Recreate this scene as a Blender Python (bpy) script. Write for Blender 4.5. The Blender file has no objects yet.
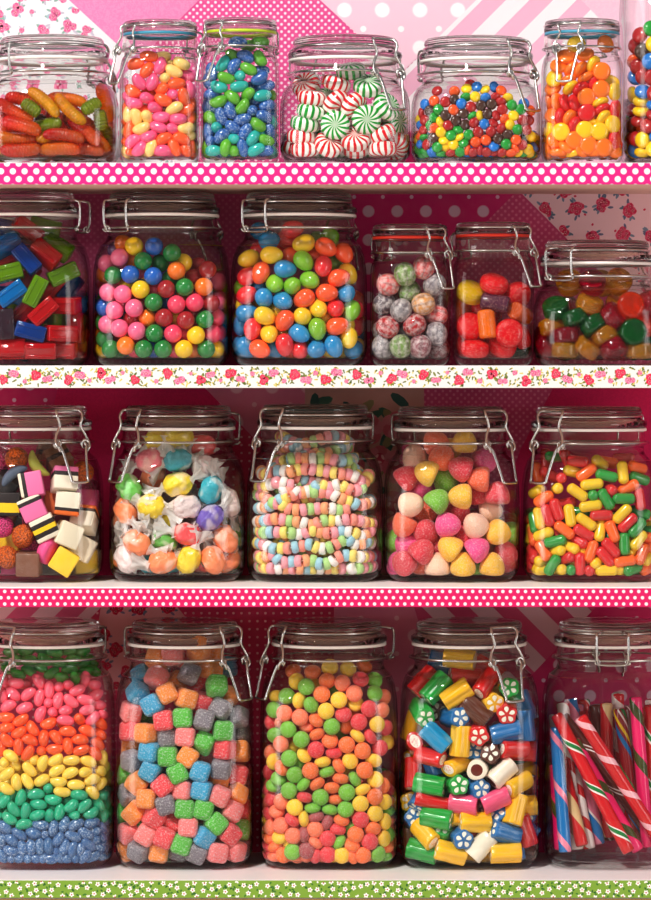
import bpy, bmesh, math, random
from mathutils import Vector, Matrix, Quaternion
C = bpy.context.scene.collection
PI = math.pi

# ------------------------------------------------------------------ place
F_PX = 3600.0            # focal length in pixels of a 651-pixel-wide frame
DIST = 3.24              # camera to wall
HOR = 369.0              # horizon row of the photograph
CX0 = 325.5
FRONT = 0.178            # depth of the shelves
def shelf_z(py): return (HOR - py) * (DIST - FRONT) / F_PX
Z1, Z2, Z3, Z4 = shelf_z(162.5), shelf_z(365.5), shelf_z(587.0), shelf_z(880.0)
def wall_pt(px, py): return ((px - CX0) * DIST / F_PX, (HOR - py) * DIST / F_PX)

# ------------------------------------------------------------------ helpers
def lin(r, g, b):
    f = lambda v: v / 12.92 if v <= .04045 else ((v + .055) / 1.055) ** 2.4
    return (f(r / 255), f(g / 255), f(b / 255), 1.0)

def mesh(name, verts, faces, mats, smooth=True, mat_idx=None):
    me = bpy.data.meshes.new(name)
    me.from_pydata([tuple(v) for v in verts], [], faces)
    for m in (mats if isinstance(mats, (list, tuple)) else [mats]): me.materials.append(m)
    if smooth: me.polygons.foreach_set('use_smooth', [True] * len(me.polygons))
    if mat_idx: me.polygons.foreach_set('material_index', mat_idx)
    me.update()
    return me

def link(name, me, parent=None):
    o = bpy.data.objects.new(name, me); C.objects.link(o)
    if parent is not None: o.parent = parent
    return o

def tag(o, label=None, cat=None, group=None, kind=None):
    if label: o['label'] = label
    if cat: o['category'] = cat
    if group: o['group'] = group
    if kind: o['kind'] = kind
    return o

def lathe(profile, seg=48, axis='z', closed=False, cap=True):
    """profile: (radius, height, superellipse exponent)"""
    V, Fc = [], []
    for r, h, *n in profile:
        n = n[0] if n else 2.0
        for i in range(seg):
            a = 2 * PI * i / seg
            c, s = math.cos(a), math.sin(a)
            k = (abs(c) ** n + abs(s) ** n) ** (-1 / n)
            V.append((r * k * c, r * k * s, h))
    m = len(profile)
    for j in range(m if closed else m - 1):
        j2 = (j + 1) % m
        for i in range(seg):
            i2 = (i + 1) % seg
            Fc.append((j * seg + i, j * seg + i2, j2 * seg + i2, j2 * seg + i))
    if cap and not closed:
        Fc.append(tuple(range(seg))[::-1]); Fc.append(tuple(range((m - 1) * seg, m * seg)))
    if axis == 'x': V = [(z, x, y) for x, y, z in V]
    return V, Fc

def sq(a, b, c, e1=1.0, e2=1.0, nu=24, nv=14, fn=None):
    """superellipsoid with half axes a b c"""
    sg = lambda v, e: math.copysign(abs(v) ** e, v)
    V, Fc = [], []
    for j in range(nv + 1):
        p = -PI / 2 + PI * j / nv
        if e1 < .7: p = math.copysign(abs(p / (PI / 2)) ** 1.0, p) * PI / 2
        for i in range(nu):
            t = 2 * PI * (i + .5) / nu
            V.append((a * sg(math.cos(p), e1) * sg(math.cos(t), e2), b * sg(math.cos(p), e1) * sg(math.sin(t), e2), c * sg(math.sin(p), e1)))
    for j in range(nv):
        for i in range(nu):
            i2 = (i + 1) % nu
            Fc.append((j * nu + i, j * nu + i2, (j + 1) * nu + i2, (j + 1) * nu + i))
    if fn: V = [fn(*v) for v in V]
    return V, Fc

def rbox(a, b, c, r, n=3, fn=None):
    """box with half sizes a b c and rounded edges of radius r"""
    bm = bmesh.new(); bmesh.ops.create_cube(bm, size=2)
    for v in bm.verts: v.co = (v.co.x * a, v.co.y * b, v.co.z * c)
    bmesh.ops.bevel(bm, geom=bm.edges[:], offset=r, segments=n, profile=.5, affect='EDGES')
    bm.verts.index_update()
    V = [tuple(v.co) for v in bm.verts]; Fc = [tuple(v.index for v in f.verts) for f in bm.faces]
    bm.free()
    if fn: V = [fn(*v) for v in V]
    return V, Fc

def tube(pts, r, seg=8, closed=False, radii=None):
    P = [Vector(p) for p in pts]; n = len(P); V, Fc = [], []
    N = None
    for i, p in enumerate(P):
        if closed: t = (P[(i + 1) % n] - P[i - 1])
        else: t = P[min(i + 1, n - 1)] - P[max(i - 1, 0)]
        t.normalize()
        if N is None:
            N = t.orthogonal().normalized()
        N = (N - t * N.dot(t)).normalized()
        B = t.cross(N)
        rr = radii[i] if radii else r
        for k in range(seg):
            a = 2 * PI * k / seg
            V.append(p + (N * math.cos(a) + B * math.sin(a)) * rr)
    for i in range(n if closed else n - 1):
        i2 = (i + 1) % n
        off = 0
        for k in range(seg):
            k2 = (k + 1) % seg
            Fc.append((i * seg + k, i * seg + k2, i2 * seg + k2, i2 * seg + k))
    if not closed:
        Fc.append(tuple(range(seg))[::-1]); Fc.append(tuple(range((n - 1) * seg, n * seg)))
    return V, Fc

def smooth_path(pts, k=6, closed=False):
    P = [Vector(p) for p in pts]; out = []; n = len(P)
    g = (lambda i: P[i % n]) if closed else (lambda i: P[max(0, min(n - 1, i))])
    for i in range(n if closed else n - 1):
        a, b, c, d = g(i - 1), g(i), g(i + 1), g(i + 2)
        for j in range(k):
            t = j / k
            out.append(.5 * ((2 * b) + (c - a) * t + (2 * a - 5 * b + 4 * c - d) * t * t + (3 * b - a - 3 * c + d) * t ** 3))
    if not closed: out.append(P[-1])
    return out

def join(*parts):
    V, Fc = [], []
    for v, f in parts:
        o = len(V); V += list(v); Fc += [tuple(i + o for i in q) for q in f]
    return V, Fc

# ------------------------------------------------------------------ materials
class Mat:
    def __init__(s, name):
        s.m = bpy.data.materials.new(name); s.m.use_nodes = True
        s.t = s.m.node_tree; s.t.nodes.clear()
        s.out = s.t.nodes.new('ShaderNodeOutputMaterial')
    def n(s, typ, **kw):
        x = s.t.nodes.new(typ)
        for k, v in kw.items():
            if k.startswith('_'): setattr(x, k[1:], v)
            else: s.set(x.inputs[k.replace('__', ' ')], v)
        return x
    def set(s, inp, v):
        if hasattr(v, 'is_linked') or isinstance(v, bpy.types.NodeSocket): s.t.links.new(v, inp)
        else: inp.default_value = v
    def math(s, op, a, b=0.0, c=None):
        x = s.t.nodes.new('ShaderNodeMath'); x.operation = op
        s.set(x.inputs[0], a); s.set(x.inputs[1], b)
        if c is not None: s.set(x.inputs[2], c)
        return x.outputs[0]
    def mix(s, f, a, b, typ='MIX'):
        x = s.t.nodes.new('ShaderNodeMix'); x.data_type = 'RGBA'; x.blend_type = typ
        s.set(x.inputs[0], f); s.set(x.inputs[6], a); s.set(x.inputs[7], b)
        return x.outputs[2]
    def obj(s): return s.n('ShaderNodeTexCoord').outputs['Object']
    def sep(s, v):
        x = s.n('ShaderNodeSeparateXYZ', Vector=v); return x.outputs[0], x.outputs[1], x.outputs[2]
    def comb(s, x, y, z=0.0): return s.n('ShaderNodeCombineXYZ', X=x, Y=y, Z=z).outputs[0]
    def noise(s, v, scale, detail=2.0, rough=.5):
        return s.n('ShaderNodeTexNoise', Vector=v, Scale=scale, Detail=detail, Roughness=rough).outputs[0]
    def vor(s, v, scale, rnd=1.0):
        return s.n('ShaderNodeTexVoronoi', Vector=v, Scale=scale, Randomness=rnd)
    def ramp(s, f, stops, interp='LINEAR'):
        x = s.n('ShaderNodeValToRGB', Fac=f); r = x.color_ramp; r.interpolation = interp
        while len(r.elements) < len(stops): r.elements.new(.5)
        for e, (p, c) in zip(r.elements, stops): e.position = p; e.color = c
        return x.outputs[0]
    def lt(s, a, b): return s.math('LESS_THAN', a, b)
    def gt(s, a, b): return s.math('GREATER_THAN', a, b)
    def soft(s, a, lo, hi):
        x = s.n('ShaderNodeMapRange', Value=a); x.inputs['From Min'].default_value = lo; x.inputs['From Max'].default_value = hi
        return x.outputs[0]
    def ocol(s): return s.n('ShaderNodeObjectInfo').outputs['Color']
    def orand(s): return s.n('ShaderNodeObjectInfo').outputs['Random']
    def pbr(s, col, rough=.5, **kw):
        b = s.n('ShaderNodeBsdfPrincipled'); s.set(b.inputs['Base Color'], col); s.set(b.inputs['Roughness'], rough)
        for k, v in kw.items(): s.set(b.inputs[k.replace('_', ' ')], v)
        s.t.links.new(b.outputs[0], s.out.inputs[0]); s.b = b
        return s.m
    def bump(s, h, dist, strength=1.0):
        x = s.n('ShaderNodeBump', Height=h, Distance=dist, Strength=strength)
        s.t.links.new(x.outputs[0], s.b.inputs['Normal'])
    def dots(s, u, v, sp, r, stag=True, sv=None):
        """mask of dots on a lattice; sp spacing across, sv spacing of the rows of one lattice"""
        sv = sv or sp
        def one(du, dv):
            a = s.math('SUBTRACT', s.math('FRACT', s.math('ADD', s.math('DIVIDE', u, sp), du + 100)), .5)
            b = s.math('SUBTRACT', s.math('FRACT', s.math('ADD', s.math('DIVIDE', v, sv), dv + 100)), .5)
            a = s.math('MULTIPLY', a, sp); b = s.math('MULTIPLY', b, sv)
            d = s.math('SQRT', s.math('ADD', s.math('MULTIPLY', a, a), s.math('MULTIPLY', b, b)))
            return s.soft(d, r * 1.12, r * .88)
        m = one(0, 0)
        if stag: m = s.math('MAXIMUM', m, one(.5, .5))
        return m

WHITE = (1, 1, 1, 1)

def thin_glass(name, tint=(.985, .99, .985, 1), edge=(.30, .32, .30, 1)):
    s = Mat(name)
    f = s.n('ShaderNodeLayerWeight', Blend=.5).outputs['Facing']
    refl = s.math('ADD', .02, s.math('MULTIPLY', s.math('POWER', f, 4.5), .7))
    col = s.mix(s.math('MULTIPLY', s.math('POWER', f, 5.0), 1.0), tint, edge)
    tr = s.n('ShaderNodeBsdfTransparent', Color=col)
    gl = s.n('ShaderNodeBsdfGlossy', Roughness=.02, Color=WHITE)
    mx = s.n('ShaderNodeMixShader', Fac=refl)
    s.t.links.new(tr.outputs[0], mx.inputs[1]); s.t.links.new(gl.outputs[0], mx.inputs[2])
    s.t.links.new(mx.outputs[0], s.out.inputs[0])
    return s.m

def solid_glass(name, col=(.97, .98, .97, 1), rough=0.0):
    s = Mat(name)
    g = s.n('ShaderNodeBsdfGlass', Color=col, Roughness=rough, IOR=1.45)
    s.t.links.new(g.outputs[0], s.out.inputs[0])
    return s.m

M_GLASS = thin_glass('jar_glass')
M_NECK = solid_glass('neck_glass', (.96, .965, .955, 1))
M_LID = solid_glass('lid_glass', (.96, .965, .955, 1))
M_WIRE = Mat('steel_wire').pbr(lin(205, 203, 200), .22, Metallic=1.0)
def gasket_mat(name, c): return Mat(name).pbr(c, .45)
M_GASKET = {k: gasket_mat('gasket_' + k, lin(*c)) for k, c in dict(cream=(252, 246, 240), teal=(60, 150, 180), lime=(195, 215, 50), blue=(70, 160, 190), red=(235, 60, 40)).items()}

def m_gloss(name, rough=.22, mottled=.04, coat=.3, sss=0.0):
    s = Mat(name); v = s.obj()
    n = s.noise(v, 180, 3)
    c = s.mix(s.math('MULTIPLY', n, mottled), s.ocol(), (1, 1, 1, 1))
    return s.pbr(c, rough, Coat_Weight=coat, Coat_Roughness=.08, Subsurface_Weight=sss, Subsurface_Scale=.002)
M_GLOSS = m_gloss('candy_shell_gloss')
M_BEAN = m_gloss('jelly_bean_glaze', .22, .07, .4)
def m_speckled():
    s = Mat('speckled_bean_glaze'); v = s.obj()
    v2 = s.n('ShaderNodeVectorMath', _operation='ADD'); s.set(v2.inputs[0], v); s.set(v2.inputs[1], s.comb(s.orand(), s.orand(), 0.0))
    n = s.noise(v2.outputs[0], 620, 4, .65)
    f = s.math('MULTIPLY', s.soft(n, .50, .66), s.math('ADD', .15, s.math('MULTIPLY', s.orand(), .7)))
    c = s.mix(f, s.ocol(), lin(205, 222, 240))
    return s.pbr(c, .25, Coat_Weight=.4, Coat_Roughness=.1)
M_SPECK = m_speckled()
def m_sugar(name, amt=.5, scale=1500, bd=.0006):
    s = Mat(name); v = s.obj()
    n = s.noise(v, scale, 2, .6); n2 = s.noise(v, 200, 2)
    f = s.math('MULTIPLY', s.soft(n, .5, .68), amt)
    c = s.mix(f, s.mix(s.math('MULTIPLY', n2, .06), s.ocol(), WHITE), (1, 1, 1, 1))
    m = s.pbr(c, .5, Sheen_Weight=.25, Specular_IOR_Level=.6)
    s.bump(n, bd, .9)
    return m
M_SUGAR = m_sugar('sugar_coating', .27, 760, .0010)
M_SOUR = m_sugar('sour_sugar_coating', .36, 720, .0012)
M_SOURL = m_sugar('sour_lentil_coating', .16, 800, .0006)
def m_clear(name, trans=.55, rough=.14):
    s = Mat(name); v = s.obj()
    n = s.noise(v, 120, 2)
    m = s.pbr(s.ocol(), rough, Transmission_Weight=trans, IOR=1.34, Coat_Weight=.4, Coat_Roughness=.05)
    s.bump(n, .0012, .5)
    return m
M_CLEAR = m_clear('clear_boiled_sugar', .72, .1)
M_GUMMY = m_clear('clear_gummy', .48, .12)
def m_worm():
    s = Mat('two_tone_gummy'); v = s.obj(); x, y, z = s.sep(v)
    f = s.soft(s.math('ADD', x, s.math('MULTIPLY', s.noise(v, 90), .01)), -.012, .020)
    c2 = s.n('ShaderNodeHueSaturation', Hue=.525, Saturation=1.0, Value=1.0, Color=s.ocol()).outputs[0]
    return s.pbr(s.mix(f, s.ocol(), c2), .18, Transmission_Weight=.55, IOR=1.34, Coat_Weight=.5)
M_WORM = m_worm()
def m_mint():
    s = Mat('mint_stripes'); v = s.obj(); x, y, z = s.sep(v)
    r = s.math('SQRT', s.math('ADD', s.math('MULTIPLY', x, x), s.math('MULTIPLY', y, y)))
    a = s.math('ARCTAN2', y, x)
    tw = s.math('MULTIPLY', s.math('SUBTRACT', .0128, r), 130.0)
    w = s.math('SINE', s.math('ADD', s.math('MULTIPLY', a, 13.0), s.math('MULTIPLY', tw, 3.0)))
    f = s.soft(w, -.05, .25)
    f = s.math('MULTIPLY', f, s.soft(r, .0005, .004))
    c = s.mix(f, lin(250, 246, 240), s.ocol())
    inner = s.math('MULTIPLY', s.soft(r, .009, .001), .45)
    c = s.mix(inner, c, s.ocol())
    m = s.pbr(c, .2, Coat_Weight=.5, Coat_Roughness=.05)
    return m
M_MINT = m_mint()
def m_fruit():
    s = Mat('dusted_fruit_drop'); v = s.obj(); x, y, z = s.sep(v)
    a = s.math('ARCTAN2', y, z)
    w = s.soft(s.math('SINE', s.math('ADD', s.math('MULTIPLY', a, 7.0), s.math('MULTIPLY', s.noise(v, 150), 5.0))), .35, .8)
    n = s.noise(v, 260, 4, .65)
    c = s.mix(s.math('MULTIPLY', w, .45), s.ocol(), lin(70, 45, 50))
    c = s.mix(s.math('MULTIPLY', s.soft(n, .42, .68), .65), c, lin(235, 225, 222))
    m = s.pbr(c, .35, Coat_Weight=.3)
    s.bump(s.math('ADD', n, s.math('MULTIPLY', w, -.4)), .0008, .6)
    return m
M_FRUIT = m_fruit()
def m_roundel():
    s = Mat('striped_clear_roundel'); v = s.obj(); x, y, z = s.sep(v)
    n = s.noise(v, 420, 4, .7)
    c = s.mix(s.math('MULTIPLY', s.soft(n, .5, .75), .35), s.ocol(), lin(255, 190, 170))
    m = s.pbr(c, .2, Transmission_Weight=.25, IOR=1.3, Coat_Weight=.6)
    w = s.math('SINE', s.math('MULTIPLY', z, 2600.0))
    s.bump(s.math('ADD', n, s.math('MULTIPLY', w, .25)), .0008, .6)
    return m
M_ROUNDEL = m_roundel()
def m_berry():
    s = Mat('nonpareil_beads'); v = s.obj()
    d = s.vor(v, 620)
    c = s.mix(s.math('MULTIPLY', s.soft(d.outputs['Distance'], .42, .75), .7), s.ocol(), (0.14, .02, .015, 1))
    c = s.mix(s.math('MULTIPLY', s.soft(d.outputs['Distance'], .2, .05), .3), c, WHITE)
    m = s.pbr(c, .4)
    s.bump(s.math('SUBTRACT', 1.0, d.outputs['Distance']), .0012, 1.0)
    return m
M_BERRY = m_berry()
M_SOFT = m_gloss('soft_fondant', .55, .08, .05)
def m_layers(name, stops):
    s = Mat(name); x, y, z = s.sep(s.obj())
    f = s.math('ADD', s.math('DIVIDE', z, .0208), .5)
    n = s.noise(s.obj(), 300, 2)
    f = s.math('ADD', f, s.math('MULTIPLY', s.math('SUBTRACT', n, .5), .03))
    return s.pbr(s.ramp(f, stops, 'CONSTANT'), .55)
_bk, _wh, _pk, _yl, _or, _br = lin(38, 26, 26), lin(240, 228, 208), lin(238, 120, 172), lin(248, 205, 30), lin(235, 110, 35), lin(120, 70, 40)
M_LAYER = {
    'P': m_layers('pink_and_black_layers', [(0, _wh), (.14, _bk), (.3, _pk)]),
    'L': m_layers('striped_layers', [(0, _wh), (.2, _bk), (.4, _yl), (.6, _bk), (.8, _wh)]),
    'O': m_layers('orange_black_white_layers', [(0, _wh), (.68, _bk), (.82, _or)]),
    'W': m_layers('white_black_pink_layers', [(0, _wh), (.58, _bk), (.76, _pk)]),
    'Y': m_layers('yellow_black_layers', [(0, _bk), (.15, _yl), (.55, _bk)]),
    'N': m_layers('brown_black_layers', [(0, _br), (.4, _bk), (.6, _br)]),
}
def m_wax():
    s = Mat('waxed_wrapping'); v = s.obj()
    n = s.noise(v, 130, 4, .6); n2 = s.noise(v, 60, 1)
    c = s.mix(s.math('MULTIPLY', s.soft(n2, .56, .64), .45), s.ocol(), lin(255, 236, 222))
    m = s.pbr(s.mix(s.math('MULTIPLY', n, .08), c, WHITE), .3, Coat_Weight=.4, Coat_Roughness=.2)
    s.bump(n, .004, .7)
    return m
M_WAX = m_wax()
def m_paper():
    s = Mat('waxed_paper_twist'); v = s.obj()
    d = s.n('ShaderNodeBsdfDiffuse', Color=lin(255, 251, 248)); t = s.n('ShaderNodeBsdfTranslucent', Color=lin(255, 246, 240))
    g = s.n('ShaderNodeBsdfGlossy', Roughness=.3); tr = s.n('ShaderNodeBsdfTransparent')
    a = s.n('ShaderNodeMixShader', Fac=.45); s.t.links.new(d.outputs[0], a.inputs[1]); s.t.links.new(t.outputs[0], a.inputs[2])
    b = s.n('ShaderNodeMixShader', Fac=.10); s.t.links.new(a.outputs[0], b.inputs[1]); s.t.links.new(g.outputs[0], b.inputs[2])
    c = s.n('ShaderNodeMixShader', Fac=s.soft(s.noise(v, 140, 2), .46, 3.2)); s.t.links.new(b.outputs[0], c.inputs[1]); s.t.links.new(tr.outputs[0], c.inputs[2])
    s.t.links.new(c.outputs[0], s.out.inputs[0])
    return s.m
M_PAPER = m_paper()
def m_rock(name, style):
    """pattern on the cut ends of a lettered-rock style sweet (axis x)"""
    s = Mat(name); v = s.obj(); x, y, z = s.sep(v)
    r = s.math('SQRT', s.math('ADD', s.math('MULTIPLY', y, y), s.math('MULTIPLY', z, z)))
    end = s.gt(s.math('ABSOLUTE', x), .0112 if style != 'thin' else .5)
    a = s.math('ARCTAN2', z, y)
    side = s.mix(s.math('MULTIPLY', s.soft(s.noise(s.comb(s.math('MULTIPLY', x, 60.0), s.math('MULTIPLY', y, 900.0), s.math('MULTIPLY', z, 900.0)), 1.0, 2), .45, .7), .08), s.ocol(), WHITE)
    if style == 'flower':
        k = s.math('ABSOLUTE', s.math('COSINE', s.math('MULTIPLY', a, 2.5)))
        # each petal is a drop between the middle and the rim
        pr = s.math('DIVIDE', s.math('ABSOLUTE', s.math('SUBTRACT', r, .0046)), .0029)
        pet = s.gt(s.math('SUBTRACT', k, s.math('MULTIPLY', s.math('MULTIPLY', pr, pr), .55)), .55)
        mask = s.math('MULTIPLY', end, pet); c = s.mix(mask, side, lin(252, 248, 232))
    elif style == 'oval':
        q = s.math('SQRT', s.math('ADD', s.math('POWER', s.math('DIVIDE', y, .0062), 2.0), s.math('POWER', s.math('DIVIDE', z, .0042), 2.0)))
        c = s.mix(s.math('MULTIPLY', end, s.lt(q, 1.0)), side, lin(252, 240, 226))
        sp = s.soft(s.noise(v, 700, 2), .58, .62)
        c = s.mix(s.math('MULTIPLY', s.math('MULTIPLY', end, s.lt(q, .8)), sp), c, lin(238, 110, 120))
    elif style == 'core':
        c = s.mix(s.math('MULTIPLY', end, s.lt(r, .0052)), side, lin(110, 32, 22))
    else: c = side
    return s.pbr(c, .28, Coat_Weight=.4, Coat_Roughness=.12)
M_ROCK = {k: m_rock('rock_' + k, k) for k in ('flower', 'oval', 'core', 'thin')}
M_BEAD = m_sugar('chalky_bead', .12, 900, .0002)
M_CORD = Mat('elastic_cord').pbr(lin(245, 240, 235), .6)
def m_stick(name, base, bands, pitch=.036):
    """twisted stripes: bands = (start, end, colour) over one turn"""
    s = Mat(name); x, y, z = s.sep(s.obj())
    a = s.math('DIVIDE', s.math('ARCTAN2', y, x), 2 * PI)
    f = s.math('FRACT', s.math('ADD', s.math('ADD', a, s.math('DIVIDE', z, pitch)), 20.0))
    c = base
    for p, q, col in bands:
        c = s.mix(s.math('MULTIPLY', s.gt(f, p), s.lt(f, q)), c, col)
    return s.pbr(c, .25, Coat_Weight=.5, Coat_Roughness=.1)

# wallpapers and ribbons ---------------------------------------------------
def paper_dots(name, base, dot, sp, r, stag=True, sv=None, rough=.75, spec=.2, mott=.06):
    s = Mat(name); x, y, z = s.sep(s.obj())
    b = s.mix(s.math('MULTIPLY', s.noise(s.obj(), 90, 3), mott), base, WHITE)
    c = s.mix(s.dots(x, z, sp, r, stag, sv), b, dot)
    return s.pbr(c, rough, Specular_IOR_Level=spec)
def paper_two_dots(name, base, dot, sp, r1, r2):
    """large dots with small dots between them"""
    s = Mat(name); x, y, z = s.sep(s.obj())
    b = s.mix(s.math('MULTIPLY', s.noise(s.obj(), 90, 3), .06), base, WHITE)
    m = s.math('MAXIMUM', s.dots(x, z, sp, r1, False), s.dots(s.math('ADD', x, sp / 2), s.math('ADD', z, sp / 2), sp, r2, False))
    return s.pbr(s.mix(m, b, dot), .75, Specular_IOR_Level=.2)
def paper_stripes(name, a, b, w, sgn=1):
    s = Mat(name); x, y, z = s.sep(s.obj())
    u = s.math('ADD', x, s.math('MULTIPLY', z, float(-sgn)))
    f = s.math('FRACT', s.math('ADD', s.math('DIVIDE', u, 2 * w * 1.414), 50.0))
    return s.pbr(s.mix(s.gt(f, .5), a, b), .75, Specular_IOR_Level=.2)
def paper_damask(name, a, b):
    s = Mat(name); v = s.obj()
    n = s.noise(v, 130, 4, .6)
    w = s.soft(s.math('SINE', s.math('MULTIPLY', n, 45.0)), -.2, .4)
    return s.pbr(s.mix(s.math('MULTIPLY', w, .35), a, b), .75, Specular_IOR_Level=.2)

def paper_plain(name, col, rough=.7, mott=.05):
    s = Mat(name)
    return s.pbr(s.mix(s.math('MULTIPLY', s.noise(s.obj(), 110, 3), mott), col, WHITE), rough, Specular_IOR_Level=.25)
class Print:
    """printed motifs: flat inked shapes lying on a paper or ribbon, collected as polygons"""
    def __init__(s): s.items = []
    def blob(s, x, z, rx, rz, rot, mat, lay, n=9):
        c, q = math.cos(rot), math.sin(rot)
        s.items.append(([(x + rx * math.cos(t) * c - rz * math.sin(t) * q, z + rx * math.cos(t) * q + rz * math.sin(t) * c) for t in [2 * PI * k / n for k in range(n)]], mat, lay))
    def rose(s, x, z, r, cols, rnd):
        k = rnd.uniform(0, 6)
        for i in range(6):
            a = k + i * PI / 3 + rnd.uniform(-.2, .2)
            s.blob(x + .56 * r * math.cos(a), z + .56 * r * math.sin(a), r * .48, r * .38, a + PI / 2, cols[i % 2], 1)
        s.blob(x, z, r * .42, r * .38, k, cols[2], 2)
        for i in range(3):
            a = k + i * 2.1; s.blob(x + .25 * r * math.cos(a), z + .25 * r * math.sin(a), r * .2, r * .1, a + PI / 2, cols[3], 3)
    def spray(s, x, z, r, n, spread, reds, leaves, rnd):
        for i in range(n + 3):
            a = rnd.uniform(0, 2 * PI); d = spread * rnd.uniform(.75, 1.25)
            s.blob(x + d * math.cos(a), z + d * math.sin(a), r * .62, r * .26, a + rnd.uniform(-.6, .6), rnd.choice(leaves), 0)
        for i in range(n):
            a = 2 * PI * i / n + rnd.uniform(-.5, .5); d = spread * (.55 if n > 1 else 0) * rnd.uniform(.7, 1.1)
            s.rose(x + d * math.cos(a), z + d * math.sin(a), r * rnd.uniform(.75, 1.05), reds, rnd)
    def daisy(s, x, z, r, rot, white, eye):
        for i in range(5):
            a = rot + i * 2 * PI / 5; s.blob(x + .56 * r * math.cos(a), z + .56 * r * math.sin(a), r * .48, r * .36, a, white, 1, 7)
        s.blob(x, z, r * .3, r * .3, 0, eye, 2, 6)
    def emit(s, V, Fc, mats, mi, y, step=.000022, keep=None):
        for q, (pts, m, lay) in enumerate(s.items):
            if keep and not all(keep(*p) for p in pts): continue
            if m not in mats: mats.append(m)
            o = len(V); V += [(px, y - step * (lay + 1) - 2.2e-6 * (q % 9), pz) for px, pz in pts]
            Fc.append(tuple(range(o, o + len(pts)))); mi.append(mats.index(m))
INKS = {}
def ink(r, g, b):
    k = (r, g, b)
    if k not in INKS: INKS[k] = Mat('ink_%02x%02x%02x' % k).pbr(lin(r, g, b), .65, Specular_IOR_Level=.25)
    return INKS[k]

# ------------------------------------------------------------------ the setting
W_FLORAL = paper_plain('paper_white_floral', lin(238, 232, 236))
W_DAMASK = paper_damask('paper_pink_damask', lin(240, 138, 186), lin(246, 172, 206))
W_SMALL = paper_dots('paper_pink_small_dots', lin(232, 78, 150), lin(255, 225, 238), .0066, .00125)
W_LIGHT = paper_two_dots('paper_pale_pink_dots', lin(250, 205, 222), lin(255, 248, 250), .034, .0066, .0028)
W_STRIPE = paper_stripes('paper_pink_white_stripes', lin(250, 240, 244), lin(246, 188, 212), .0150, 1)
W_PALE = paper_damask('paper_pale_pink', lin(246, 198, 218), lin(250, 214, 228))
W_PLUM = paper_dots('paper_plum_small_dots', lin(222, 84, 136), lin(236, 120, 165), .0066, .0012)
W_POLKA = paper_two_dots('paper_magenta_polka', lin(222, 22, 118), lin(240, 200, 220), .0258, .0052, .0017)
W_PINKD = paper_dots('paper_rose_small_dots', lin(215, 70, 125), lin(235, 130, 165), .0066, .0012)
W_ROSES = paper_plain('paper_rose_sprays', lin(254, 212, 218))
W_CRIMSON = paper_damask('paper_crimson_damask', lin(228, 44, 108), lin(206, 34, 92))
W_DUSTY = paper_two_dots('paper_dusty_pink_dots', lin(226, 122, 152), lin(240, 180, 195), .032, .006, .0022)
W_CDOTS = paper_dots('paper_crimson_small_dots', lin(212, 32, 88), lin(240, 170, 180), .0072, .0011, False)
W_BIGFL = paper_plain('paper_large_roses', lin(206, 150, 138))
W_STRIPE2 = paper_stripes('paper_rose_stripes', lin(236, 186, 196), lin(222, 98, 138), .0150, 1)
W_STRIPE3 = paper_stripes('paper_rose_stripes_falling', lin(232, 186, 196), lin(216, 84, 126), .0150, -1)
W_FLPINK = paper_plain('paper_dusty_rose_sprays', lin(230, 152, 158))
W_POLKA2 = paper_two_dots('paper_wide_polka', lin(212, 20, 104), lin(235, 190, 212), .028, .0052, .0018)

# patchwork of pasted papers, listed back to front: outline in the wall plane (pixel rows/columns of the survey of the wall)
PATCHES = [
    (W_SMALL, [(-260, -70), (915, -70), (915, 190), (-260, 190)]),
    (W_FLORAL, [(-260, -70), (0, -70), (69, 0), (118, 45), (262, 190), (-260, 190)]),
    (W_DAMASK, [(0, -70), (269, -70), (199, 0), (108, 90), (128, 54), (69, 0)]),
    (W_LIGHT, [(250, -70), (547, -70), (477, 0), (390, 84), (372, 48), (320, 0)]),
    (W_STRIPE, [(547, -70), (651, -70), (581, 0), (615, 34), (459, 190), (284, 190)]),
    (W_PALE, [(511, -70), (915, -70), (915, 190), (459, 190), (615, 34)]),
    (W_POLKA, [(364, 112), (414, 134), (440, 190), (340, 190)]),
    (W_PLUM, [(-260, 190), (915, 190), (915, 388), (-260, 388)]),
    (W_POLKA, [(352, 190), (518, 190), (420, 288), (320, 388), (352, 388)]),
    (W_POLKA2, [(258, 262), (190, 330), (250, 388), (318, 320)]),
    (W_PINKD, [(518, 190), (716, 388), (320, 388)]),
    (W_ROSES, [(500, 190), (518, 190), (716, 388), (915, 388), (915, 190)]),
    (W_CRIMSON, [(-260, 388), (915, 388), (915, 600), (-260, 600)]),
    (W_POLKA2, [(-260, 388), (58, 388), (48, 430), (-260, 560)]),
    (W_CDOTS, [(240, 425), (330, 500), (330, 600), (120, 600)]),
    (W_DUSTY, [(205, 388), (330, 388), (330, 520), (248, 432)]),
    (W_BIGFL, [(305, 388), (428, 388), (428, 600), (305, 600)]),
    (W_PINKD, [(424, 388), (553, 388), (520, 450), (470, 600), (424, 600)]),
    (W_CDOTS, [(-260, 600), (915, 600), (915, 900), (-260, 900)]),
    (W_STRIPE2, [(-260, 600), (108, 600), (60, 650), (-260, 800)]),
    (W_FLPINK, [(102, 600), (172, 600), (192, 625), (176, 690), (105, 690), (96, 640)]),
    (W_DUSTY, [(334, 600), (436, 600), (520, 684), (420, 800), (334, 720)]),
    (W_STRIPE3, [(430, 600), (606, 600), (480, 740), (430, 660), (412, 600)]),
    (W_POLKA2, [(602, 600), (915, 600), (915, 900), (470, 900), (470, 740)]),
]
def inside(P, x, z):
    n = len(P); s = False
    for k in range(n):
        (x0, z0), (x1, z1) = P[k], P[k - 1]
        if (z0 > z) != (z1 > z) and x < (x1 - x0) * (z - z0) / (z1 - z0) + x0: s = not s
    return s
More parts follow.
